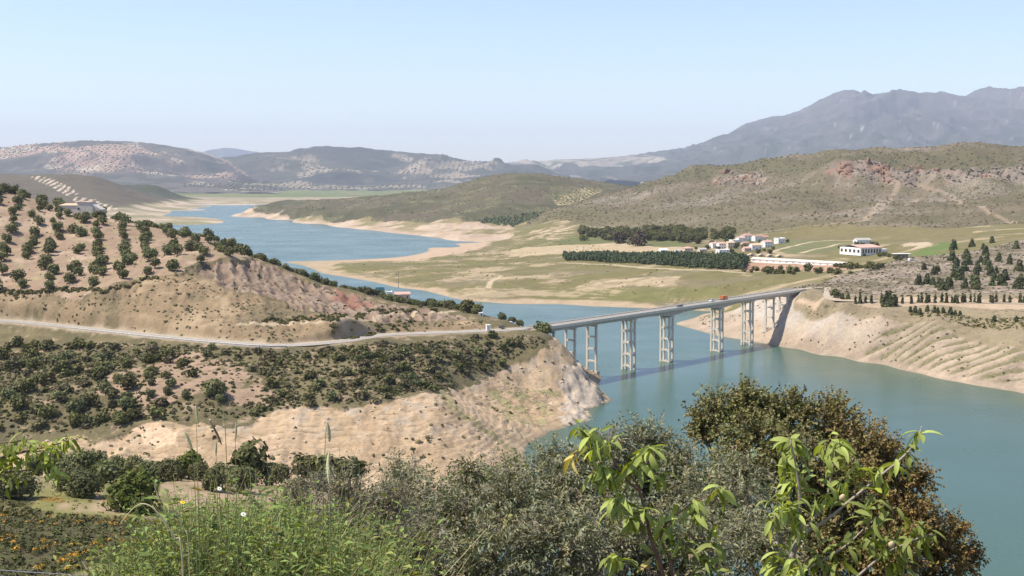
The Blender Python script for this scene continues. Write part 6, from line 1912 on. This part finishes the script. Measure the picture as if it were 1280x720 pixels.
def limb_tree(root, base, C, R_, r0, mat, g, trunk_top=None):
    """trunk and one limb to each lobe, as parts"""
    b = Vector(base); c = Vector(C.mean(0))
    top = trunk_top or b.lerp(c, 0.35)
    rel = lambda v: Vector(v) - b
    MB().tube([rel(b) - Vector((0, 0, .5)), rel(b.lerp(top, .5)) + Vector((.06, .04, 0)), rel(top)], [r0 * 1.3, r0, r0 * .85], 8).obj('trunk', MAT[mat], root)
    for i, (q, rr) in enumerate(zip(C, R_)):
        q = Vector(q); m1 = top.lerp(q, .5) + Vector((g.normal() * .12, g.normal() * .12, -.06))
        MB().tube([rel(top), rel(m1), rel(q)], [r0 * .42, r0 * .22, r0 * .07], 6, cap=False).obj('branch', MAT[mat], root)


def shift(V, base):
    return V - np.array(tuple(base))


g5 = np.random.default_rng(55)
# grey-green olive filling the bottom of the picture
ol = [(470, 650, 11, 50), (520, 635, 11.5, 52), (560, 660, 10.5, 60), (600, 645, 12, 52), (645, 635, 11.2, 62), (690, 625, 12, 60), (740, 615, 12.5, 55), (790, 600, 13, 50), (835, 605, 13, 50), (870, 635, 12.5, 58), (920, 645, 12, 58), (950, 690, 11, 60),
      (860, 695, 10.5, 72), (780, 685, 10.5, 76), (700, 690, 10, 72), (620, 710, 9.8, 72), (540, 715, 9.8, 60), (475, 712, 10, 45), (900, 605, 13.5, 42), (800, 548, 13.2, 26), (822, 556, 13.4, 26), (690, 580, 12.5, 30), (585, 600, 12, 28), (640, 597, 12.4, 30), (500, 600, 12, 28), (735, 572, 12.6, 30), (770, 562, 12.8, 30), (850, 580, 13.2, 28), (445, 660, 11.5, 26), (930, 600, 13.4, 34),
      (600, 800, 10.6, 95), (800, 800, 10.6, 95), (700, 790, 11.5, 95)]
V, Fc, B0, B1, C, R_ = leafy(ol, 7600, 0.26, 17, 0.060, 0.0165, g5, inner=0.2)
base = Vector((0.45, 11.4, 0)); base.z = float(NEAR.h(np.array([base.x]), np.array([base.y]))[0])
ot = empty('olive_tree', base); tag(ot, 'large grey green olive bush with narrow leaves filling the bottom middle foreground', 'olive tree')
tag(link('foliage', np_mesh('foliage', shift(V, base), Fc, [MAT['olive_near']], colors=leafy.col), ot), kind='stuff')
tv, tf = tubes3(B0[::2], B1[::2], 0.0016)
tag(link('twigs', np_mesh('twigs', shift(tv, base), tf, [MAT['grey_twig']]), ot), kind='stuff')
limb_tree(ot, base, C, R_, 0.10, 'bark', g5)

# brownish evergreen oak on the right
ok = [(895, 515, 17, 32), (935, 508, 17, 32), (985, 522, 17, 38), (1040, 535, 17, 42), (1085, 565, 16.5, 42), (1118, 605, 16.5, 42), (1138, 655, 16, 44), (1172, 695, 16, 42), (1205, 700, 16.5, 20), (1060, 620, 15.5, 60), (1000, 590, 15.5, 60), (940, 560, 16, 55), (878, 540, 17, 24), (1100, 690, 15, 60), (1020, 690, 15, 60),
      (1045, 508, 17.3, 18), (930, 494, 17.3, 14), (1000, 504, 17.2, 16), (870, 520, 17.2, 12), (1150, 600, 16.6, 18), (1112, 560, 16.8, 16), (1195, 662, 16.4, 20), (1215, 690, 16.4, 14), (1100, 790, 15.5, 90), (1180, 770, 16, 60), (960, 515, 17, 25)]
V, Fc, B0, B1, C, R_ = leafy(ok, 7600, 0.24, 14, 0.046, 0.034, g5, up=0.2, inner=0.2)
base = Vector((4.4, 16.0, 0)); base.z = float(NEAR.h(np.array([base.x]), np.array([base.y]))[0])
kt = empty('oak_tree', base); tag(kt, 'dense brownish green evergreen oak in the right foreground against the water', 'oak tree')
f = sstep(3.2, 5.6, V[:, 0] - 0.5 * (V[:, 2] - 96.5))[:, None]
lc = np.array((0.88, 1.0, 0.9)) * (1 - f) + np.array((1.0, 0.86, 0.72)) * f
tag(link('foliage', np_mesh('foliage', shift(V, base), Fc, [MAT['oak_near']], colors=lc * leafy.col), kt), kind='stuff')
tv, tf = tubes3(B0[::2], B1[::2], 0.002)
tag(link('twigs', np_mesh('twigs', shift(tv, base), tf, [MAT['twig_bark']]), kt), kind='stuff')
limb_tree(kt, base, C, R_, 0.17, 'bark', g5)

# greener shrub behind the olive
gsr = [(610, 618, 13, 26), (635, 612, 13, 20), (590, 632, 12.8, 22)]
V, Fc, B0, B1, C, R_ = leafy(gsr, 520, 0.2, 14, 0.055, 0.026, g5)
base = Vector(at(612, 640, 13.1)); base.z = float(NEAR.h(np.array([base.x]), np.array([base.y]))[0])
gt_ = empty('shrub', base); tag(gt_, 'brighter green shrub showing above the left half of the grey olive', 'shrub')
tag(link('foliage', np_mesh('foliage', shift(V, base), Fc, [MAT['shrub_near']], colors=leafy.col), gt_), kind='stuff')
limb_tree(gt_, base, C, R_, 0.03, 'bark', g5)

# dry shrub between the weeds and the olive
ds = [(395, 680, 8.2, 42), (440, 660, 8.6, 42), (470, 700, 8.4, 42), (430, 620, 8.8, 30), (380, 640, 8.4, 28), (490, 640, 8.8, 34), (340, 650, 8.4, 22), (520, 690, 8.6, 34), (430, 730, 8.2, 40), (500, 740, 8.4, 40)]
V, Fc, B0, B1, C, R_ = leafy(ds, 1500, 0.24, 11, 0.032, 0.014, g5, up=0.5, inner=0.1)
base = Vector(at(440, 720, 8.5)); base.z = float(NEAR.h(np.array([base.x]), np.array([base.y]))[0])
dt = empty('dry_shrub', base); tag(dt, 'half bare brownish shrub with thin twigs left of the grey olive', 'shrub')
tag(link('foliage', np_mesh('foliage', shift(V, base), Fc, [MAT['dry_leaf']], colors=leafy.col), dt), kind='stuff')
tv, tf = tubes3(B0, B1 + (B1 - B0) * 0.4, 0.0018)
tag(link('twigs', np_mesh('twigs', shift(tv, base), tf, [MAT['grey_twig']]), dt), kind='stuff')
limb_tree(dt, base, C, R_, 0.018, 'grey_twig', g5)


# almond leaves are each a leaf of their own
def almond_leaf(bend, wid, mat):
    vs = []; fs = []; n = 5
    for i in range(n + 1):
        t = i / n; w = wid * (math.sin(math.pi * min(1, t * 0.93 + 0.05)) ** 0.8) * (1.0 if t < 1 else 0.0) * 0.5
        x = math.sin(bend * t) / bend if bend else t; z = -(1 - math.cos(bend * t)) / bend if bend else 0
        vs += [(x, w, z + w * 0.35), (x, 0, z), (x, -w, z + w * 0.35)]
    for i in range(n):
        a = i * 3
        fs += [(a, a + 3, a + 4, a + 1), (a + 1, a + 4, a + 5, a + 2)]
    return MB().add(vs, fs).mesh('leaf', MAT[mat], True)


LEAF = [almond_leaf(b, w, 'almond_near') for b, w in ((0.7, 0.25), (1.2, 0.22), (1.8, 0.24), (1.0, 0.27))]
YOUNG = [almond_leaf(0.6, 0.26, 'young_leaf')]
fruit_mesh = MB().tube([(0, 0, -.019), (0, 0, -.012), (0, 0, 0), (0, 0, .012), (0, 0, .019)], [.003, .011, .0145, .011, .003], 10).mesh('fruit', MAT['almond_husk'], True)


def almond(name_label, base, stems, clusters, fruits=(), length=0.108, more=1.0, bark='red_bark'):
    e = empty('almond_sapling', base); tag(e, name_label, 'almond tree')
    inv = Vector(base); cnt = 0; rest = []
    for pts, r0, r1 in stems:
        P = [at(*p) - inv for p in pts]; P = smooth_line(P, 4)
        rr = [r0 + (r1 - r0) * i / (len(P) - 1) for i in range(len(P))]
        MB().tube(P, rr, 6).obj('branch', MAT[bark], e, smooth=True)
    for px, py, Y, n, sp, kindm in clusters:
        c = at(px, py, Y)
        for i in range(int(round(n * more))):
            a = RND.uniform(0, 6.283); el = RND.choice((-0.2, -0.5, -0.8, 0.1, 0.5, -0.35, -0.9)) + RND.uniform(-.2, .2)
            d = Vector((math.cos(a) * math.cos(el), math.sin(a) * math.cos(el), math.sin(el)))
            p = c + Vector((RND.gauss(0, sp), RND.gauss(0, sp), RND.gauss(0, sp))) - inv
            up = (Vector((0, 0, 1)) + Vector((RND.gauss(0, .5), RND.gauss(0, .5), 0))).normalized()
            y = up.cross(d).normalized(); z = d.cross(y)
            s = length * RND.uniform(0.5, 1.15)
            cnt += 1; me = RND.choice(YOUNG if kindm == 'y' else LEAF)
            mtx = Matrix(((d.x * s, y.x * s, z.x * s, p.x), (d.y * s, y.y * s, z.y * s, p.y), (d.z * s, y.z * s, z.z * s, p.z), (0, 0, 0, 1)))
            if cnt <= 290: link('leaf', me, e).matrix_local = mtx
            else: rest.append((me, mtx))
    if rest:
        m = MB()
        for me, mtx in rest: m.add([mtx @ v.co for v in me.vertices], [tuple(p.vertices) for p in me.polygons])
        tag(m.obj('leaf_mass', MAT['almond_near'], e, smooth=True), kind='stuff')
    for px, py, Y in fruits:
        o = link('fruit', fruit_mesh, e, at(px, py, Y) - inv); o.rotation_euler = (0.5, 0.3, 0)
    return e


def nearz(p):
    return Vector((p[0], p[1], float(NEAR.h(np.array([p[0]]), np.array([p[1]]))[0])))


Yb = 5.5
b0 = nearz(at(972, 800, Yb))
almond('almond sapling with large bright leaves at right, its bare shoot reaching out over the water', b0,
       [([(965, 860, 5.5), (978, 760, 5.5), (985, 720, 5.5), (992, 690, 5.5), (1000, 669, 5.5)], 0.016, 0.013),
        ([(1000, 669, 5.5), (1000, 630, 5.45), (996, 590, 5.45), (988, 550, 5.4)], 0.009, 0.003),
        ([(1000, 669, 5.5), (1030, 652, 5.5), (1062, 626, 5.5), (1100, 595, 5.55), (1130, 570, 5.6), (1148, 547, 5.6), (1152, 533, 5.6)], 0.008, 0.003),
        ([(1052, 740, 5.3), (1075, 718, 5.3), (1090, 705, 5.3), (1110, 690, 5.35), (1150, 672, 5.4), (1165, 668, 5.4)], 0.007, 0.003),
        ([(1000, 669, 5.5), (1030, 630, 5.6), (1040, 590, 5.6), (1046, 550, 5.6)], 0.007, 0.003),
        ([(985, 720, 5.5), (1020, 705, 5.4), (1060, 680, 5.4), (1090, 650, 5.4)], 0.006, 0.003),
        ([(985, 720, 5.5), (975, 690, 5.4), (968, 640, 5.4)], 0.006, 0.003)],
       [(990, 552, Yb, 10, .012, 'g'), (986, 575, Yb, 12, .02, 'g'), (992, 600, Yb, 14, .025, 'g'), (985, 630, 5.4, 14, .03, 'g'), (968, 645, 5.4, 8, .02, 'g'), (995, 655, 5.4, 10, .03, 'g'), (975, 700, 5.4, 14, .03, 'g'), (1000, 712, 5.3, 10, .03, 'g'),
        (1046, 552, 5.6, 9, .01, 'g'), (1042, 575, 5.6, 9, .02, 'g'), (1068, 582, 5.55, 6, .02, 'g'), (1030, 560, 5.6, 5, .02, 'g'), (1060, 605, 5.55, 9, .03, 'g'), (1035, 620, 5.5, 8, .03, 'g'), (1096, 592, 5.55, 6, .02, 'g'), (1120, 582, 5.6, 5, .015, 'g'), (1148, 541, 5.6, 5, .005, 'g'), (1134, 566, 5.6, 3, .01, 'g'),
        (1090, 648, 5.4, 9, .03, 'g'), (1065, 680, 5.4, 12, .04, 'g'), (1100, 680, 5.35, 12, .03, 'g'), (1130, 674, 5.4, 10, .03, 'g'), (1155, 668, 5.4, 11, .02, 'g'), (1120, 700, 5.35, 8, .03, 'g'), (1040, 700, 5.4, 10, .03, 'g'), (1100, 625, 5.5, 5, .03, 'g'),
        (988, 548, Yb, 2, .006, 'y'), (1138, 558, 5.6, 2, .004, 'y'), (1150, 655, 5.4, 3, .01, 'y'), (1015, 690, 5.4, 3, .02, 'y')],
       [(1053, 622, 5.45), (1114, 681, 5.3)], more=1.9, bark='grey_twig')
b0 = nearz(at(835, 800, Yb))
almond('almond sapling with loose leaf tufts on thin dark stems, in front of the grey olive', b0,
       [([(833, 850, 5.5), (828, 720, 5.5), (818, 688, 5.5), (812, 667, 5.5), (808, 645, 5.5), (800, 615, 5.5), (793, 600, 5.5), (786, 592, 5.5)], 0.012, 0.004),
        ([(845, 850, 5.5), (840, 714, 5.5), (832, 690, 5.5), (826, 668, 5.5), (838, 650, 5.5), (866, 628, 5.5)], 0.009, 0.003),
        ([(800, 615, 5.5), (778, 594, 5.5), (765, 570, 5.5), (748, 545, 5.5), (729, 528, 5.5)], 0.006, 0.0025),
        ([(808, 645, 5.5), (788, 640, 5.45), (770, 630, 5.45)], 0.005, 0.0025), ([(840, 700, 5.5), (865, 690, 5.45), (885, 685, 5.45), (900, 690, 5.45)], 0.005, 0.0025),
        ([(800, 615, 5.5), (806, 590, 5.5), (812, 565, 5.5)], 0.005, 0.0025), ([(866, 628, 5.5), (885, 620, 5.5), (900, 611, 5.5)], 0.004, 0.002), ([(828, 720, 5.5), (800, 708, 5.45), (772, 700, 5.45)], 0.004, 0.002)],
       [(728, 536, Yb, 7, .01, 'g'), (744, 545, Yb, 8, .015, 'g'), (756, 562, Yb, 10, .02, 'g'), (716, 566, Yb, 4, .01, 'y'), (750, 588, Yb, 12, .02, 'g'), (760, 602, Yb, 8, .02, 'g'), (811, 562, Yb, 9, .012, 'g'), (797, 578, Yb, 10, .02, 'g'), (787, 585, Yb, 7, .015, 'g'), (825, 598, Yb, 5, .015, 'g'),
        (770, 630, 5.45, 12, .015, 'g'), (780, 622, 5.45, 6, .015, 'g'), (788, 648, 5.45, 10, .02, 'g'), (803, 640, Yb, 9, .02, 'g'), (834, 647, Yb, 8, .02, 'g'), (838, 664, Yb, 7, .02, 'g'), (866, 629, Yb, 8, .012, 'g'), (867, 640, Yb, 6, .012, 'g'), (900, 610, Yb, 6, .008, 'g'), (900, 660, 5.5, 3, .01, 'g'), (770, 697, 5.45, 8, .015, 'g'), (814, 702, Yb, 4, .02, 'y'), (850, 685, 5.45, 8, .02, 'g'), (881, 698, 5.45, 9, .02, 'g'), (893, 682, 5.45, 6, .012, 'g'), (882, 716, 5.45, 7, .02, 'g')], more=1.75)
b0 = nearz(at(-120, 800, 7))
almond('leafy almond branch reaching in from the left edge', b0,
       [([(-140, 860, 7), (-120, 700, 7), (-90, 630, 7), (-40, 590, 7), (10, 570, 7), (60, 558, 7), (88, 550, 7)], 0.02, 0.003), ([(-40, 590, 7), (10, 590, 7), (60, 585, 7)], 0.008, 0.003), ([(-60, 605, 7), (-20, 560, 7), (20, 552, 7), (40, 548, 7)], 0.008, 0.003)],
       [(86, 550, 7, 9, .015, 'g'), (70, 556, 7, 10, .02, 'g'), (55, 560, 7, 12, .025, 'g'), (38, 552, 7, 10, .02, 'g'), (22, 556, 7, 12, .03, 'g'), (8, 560, 7, 14, .03, 'g'), (5, 580, 7, 14, .03, 'g'), (30, 575, 7, 12, .03, 'g'), (60, 580, 7, 9, .02, 'g'), (68, 588, 7, 7, .02, 'g'), (-15, 570, 7, 16, .05, 'g'), (-30, 595, 7, 14, .05, 'g'), (10, 595, 7, 8, .03, 'g')], length=0.10, more=1.5, bark='twig_bark')

# weeds on the bank at lower left
TOPX = [120, 145, 172, 195, 222, 240, 290, 340, 380, 410, 440, 470, 500]
TOPY = [738, 716, 686, 690, 655, 632, 628, 646, 640, 665, 672, 700, 735]


def weed_roots(n, y0, y1, px0, px1):
    px = rng.uniform(px0, px1, n); Y = rng.uniform(y0, y1, n)
    X = (px - 640) / F * (Y * CP + 2.3 * SP)
    Zg = NEAR.h(X, Y)
    top = np.interp(px, TOPX, TOPY) + rng.exponential(38, n) + 46 * fbm(px / 22, Y * 1.7, 3, 808)
    b = (360 - top) / F; zt = H + Y * (-SP + b * CP) / (CP + b * SP)
    return X, Y, Zg, np.clip(zt - Zg, 0.05, 0.75), px


X, Y, Zg, hh, px = weed_roots(1500, 4.6, 7.6, 105, 500)
lean = rng.normal(size=(len(X), 2)) * 0.5
P0 = np.stack([X, Y, Zg - 0.02], 1)
k = hh[:, None]
Pm = P0 + np.concatenate([lean * 0.35 * k, k * 0.6], 1); Pt = P0 + np.concatenate([lean * 1.0 * k, k], 1)
sd = norm(np.stack([rng.normal(size=len(X)), rng.normal(size=len(X)) * .4, np.zeros(len(X))], 1)) * rng.uniform(0.0018, 0.0048, (len(X), 1))
V = np.stack([P0 - sd, P0 + sd, Pm + sd, Pm - sd, Pt], 1).reshape(-1, 3); b = (np.arange(len(X)) * 5)[:, None]
gr_ = link('weed_grass', np_mesh('weed_grass', V, [b + np.array([[0, 1, 2, 3]]), b + np.array([[3, 2, 4]])], [MAT['grass_blade']]))
tag(gr_, 'tall grass blades on the bank at the bottom left', 'grass', kind='stuff')
X, Y, Zg, hh, px = weed_roots(3600, 4.6, 7.4, 115, 480)
nl = 14
t = np.broadcast_to(np.linspace(0.35, 1.0, nl)[None, :], (len(X), nl))
az = rng.uniform(0, 6.28, (len(X), 1)) + np.arange(nl)[None, :] * 2.4
lx = rng.normal(size=(len(X), 2)) * 0.3
P = np.stack([X[:, None] + lx[:, :1] * t * hh[:, None], Y[:, None] + lx[:, 1:] * t * hh[:, None], Zg[:, None] + hh[:, None] * t], -1).reshape(-1, 3)
D = np.stack([np.cos(az), np.sin(az), rng.uniform(0.0, 0.9, az.shape)], -1).reshape(-1, 3)
wt = np.where(rng.uniform(size=(len(X), 1)) < .22, np.array([[1.3, 1.0, 1.1]]), np.array([[1.0, 1.0, 1.0]])) * rng.uniform(.55, 1.35, (len(X), 1)); n = len(P); lsz = np.repeat(rng.uniform(0.5, 1.5, len(X)), nl)
V, Fc = leaves(P, D, norm(np.array((0, 0, 1.0)) + rng.normal(size=(n, 3)) * .4), rng.uniform(0.02, 0.055, n) * lsz, rng.uniform(0.007, 0.019, n) * lsz, 0.2)
tag(link('weed_leaves', np_mesh('weed_leaves', V, Fc, [MAT['weed_leaf']], colors=np.repeat(wt, nl * 5, axis=0))), 'bright green leafy weeds on the bank at the bottom left', 'weeds', kind='stuff')
A = np.stack([X, Y, Zg], 1); B = A + np.stack([lx[:, 0] * hh, lx[:, 1] * hh, hh], 1)
tv, tf = tubes3(A, B, 0.0022)
tag(link('weed_stems', np_mesh('weed_stems', tv, tf, [MAT['green_stem']])), 'thin green stems of the leafy weeds at the bottom left', 'weeds', kind='stuff')
X, Y, Zg, hh, px = weed_roots(900, 4.6, 8.0, 110, 520)
A = np.stack([X, Y, Zg], 1); B = A + np.stack([rng.normal(size=len(X)) * .35 * hh, rng.normal(size=len(X)) * .3 * hh, hh * rng.uniform(.7, 1.05, len(X))], 1)
tv, tf = tubes3(A, B, 0.002)
tag(link('dry_stalks', np_mesh('dry_stalks', tv, tf, [MAT['straw']])), 'dry straw coloured stalks standing in the weeds', 'grass', kind='stuff')
# small undergrowth down the bank
X = rng.uniform(-9, 9, 9000); Y = rng.uniform(3.2, 20, 9000); Zg = NEAR.h(X, Y)
clumps('bank_growth', np.stack([X, Y, Zg], 1), rng.uniform(0.06, 0.22, 9000), 'weed_leaf', per=6, label='low green growth covering the bank below the eye', cat='ground cover', size=0.5)


# single stalks and flowers that stand out
def stalk(label, pts, r, head=None, mat='green_stem', hmat='seed_head', name='grass_stalk', cat='grass stalk', hr=0.009):
    P = [at(*p) for p in pts]; b = Vector(P[0])
    gz = nearz(b); P = [Vector((b.x, b.y, gz.z))] + P if gz.z < b.z - 0.02 else P
    b = P[0]
    e = empty(name, b); tag(e, label, cat)
    Q = smooth_line([p - b for p in P], 4)
    MB().tube(Q, [r * 0.75 * (1 - 0.55 * i / (len(Q) - 1)) for i in range(len(Q))], 5).obj('stem', MAT[mat], e, smooth=True)
    if head:
        Hd = smooth_line([at(*p) - b for p in head], 3)
        m = MB(); n = len(Hd)
        m.tube(Hd, [hr * (0.25 + math.sin(math.pi * (i + .5) / n) * .75) * .5 for i in range(n)], 6)
        for i in range(n):
            for j in range(5):
                a = j * 1.257 + i; d = Vector((math.cos(a), math.sin(a), -0.6 + RND.uniform(-.3, .8))).normalized()
                s = hr * 1.1 * math.sin(math.pi * (i + .7) / (n + .6)); u = Vector((-math.sin(a), math.cos(a), 0)) * s * .22
                p = Hd[i]; m.add([p - u, p + u, p + d * s], [(0, 1, 2)])
        m.obj('seed_head', MAT[hmat], e)
    return e


stalk('tall grass stalk with a pale drooping seed head left of the grey olive', [(414, 720, 4.4), (413, 660, 4.4), (412, 600, 4.4), (411, 568, 4.4)], 0.0042, [(411, 566, 4.4), (410, 580, 4.38), (411, 596, 4.36), (413, 607, 4.36)], hr=0.016)
stalk('second pale drooping grass head, above the first and fainter', [(404, 640, 4.9), (405, 590, 4.9), (407, 545, 4.9), (409, 528, 4.9)], 0.003, [(409, 528, 4.9), (411, 540, 4.9), (412, 552, 4.9)], hr=0.016)
stalk('tall thin stem with a dark slanting spikelet above the yellow daisy', [(285, 640, 3.6), (284, 600, 3.6), (282, 550, 3.6), (279, 512, 3.6), (268, 524, 3.6)], 0.0022, [(263, 527, 3.6), (268, 536, 3.6), (273, 546, 3.6), (277, 556, 3.6)], hmat='dark_seed', hr=0.007)
stalk('thin stem with a feathery top left of the dark spikelet', [(248, 640, 3.8), (247, 590, 3.8), (246, 545, 3.8), (245, 512, 3.8)], 0.002, [(245, 506, 3.8), (246, 516, 3.8), (247, 530, 3.8)], hr=0.008)
stalk('short green ear of grass leaning left beside the feathery stem', [(244, 620, 3.8), (241, 580, 3.8), (237, 556, 3.8)], 0.002, [(231, 540, 3.8), (235, 548, 3.8), (240, 560, 3.8)], hr=0.010)
stalk('thin upright stem right of the dark spikelet', [(296, 640, 4.0), (295, 600, 4.0), (294, 560, 4.0), (295, 534, 4.0)], 0.002, [(295, 528, 4.0), (295, 540, 4.0), (294, 552, 4.0)], hr=0.008)
stalk('thin stem with a short ear between the feathery stem and the dark spikelet', [(272, 640, 4.0), (271, 600, 4.0), (270, 565, 4.0)], 0.002, [(270, 552, 4.0), (270, 560, 4.0), (270, 570, 4.0)], hr=0.008)
stalk('dead pale grass leaf arching over the dark slope at lower left', [(228, 700, 4.2), (218, 672, 4.2), (206, 652, 4.2), (190, 634, 4.2), (176, 630, 4.2), (164, 638, 4.2), (150, 655, 4.2)], 0.0052, mat='straw', name='dead_grass', cat='grass leaf')
stalk('dead straight pale grass stem leaning left below the daisy', [(236, 690, 4.4), (228, 660, 4.4), (218, 634, 4.4)], 0.0035, mat='straw', name='dead_grass', cat='grass leaf')


def flower(label, px, py, Y, r, petal, tilt, npet=13):
    c = at(px, py, Y); b = nearz(c)
    e = empty('flower', b); tag(e, label, 'flower')
    rel = c - b
    MB().tube([(0, 0, 0), (rel.x + .01, rel.y, rel.z * .5), rel - Vector((0, 0, .002))], [0.0022, 0.0018, 0.0014], 5).obj('stem', MAT['green_stem'], e)
    rot = Matrix.Rotation(tilt, 3, 'X') @ Matrix.Rotation(0.3, 3, 'Y')
    for k in range(npet):
        a = 6.283 * k / npet
        d = Vector((math.cos(a), math.sin(a), 0.12)); t = Vector((-math.sin(a), math.cos(a), 0))
        vs = [d * r * .22 - t * r * .07, d * r * .22 + t * r * .07, d * r * .75 + t * r * .17, d * r * 1.0, d * r * .75 - t * r * .17]
        MB().add([rot @ v + rel for v in vs], [(0, 1, 2, 3, 4)]).obj('petal', MAT[petal], e)
    dm = MB(); dm.tube([rot @ Vector((0, 0, z)) + rel for z in (-.002, .003, .006)], [r * .28, r * .26, r * .1], 9)
    dm.obj('centre', MAT['petal_yellow'], e)


flower('yellow daisy standing highest over the weeds at lower left', 247, 612, 4.6, 0.021, 'petal_yellow', -0.55)
flower('white flower in the weeds just right of the yellow daisy', 274, 611, 4.8, 0.011, 'petal_white', 0.5)
flower('white flower in the green leaves right of the dark spikelet stem', 304, 643, 4.6, 0.011, 'petal_white', 0.6)
flower('small orange yellow flower below the daisy', 228, 628, 4.6, 0.011, 'petal_yellow', 0.3)
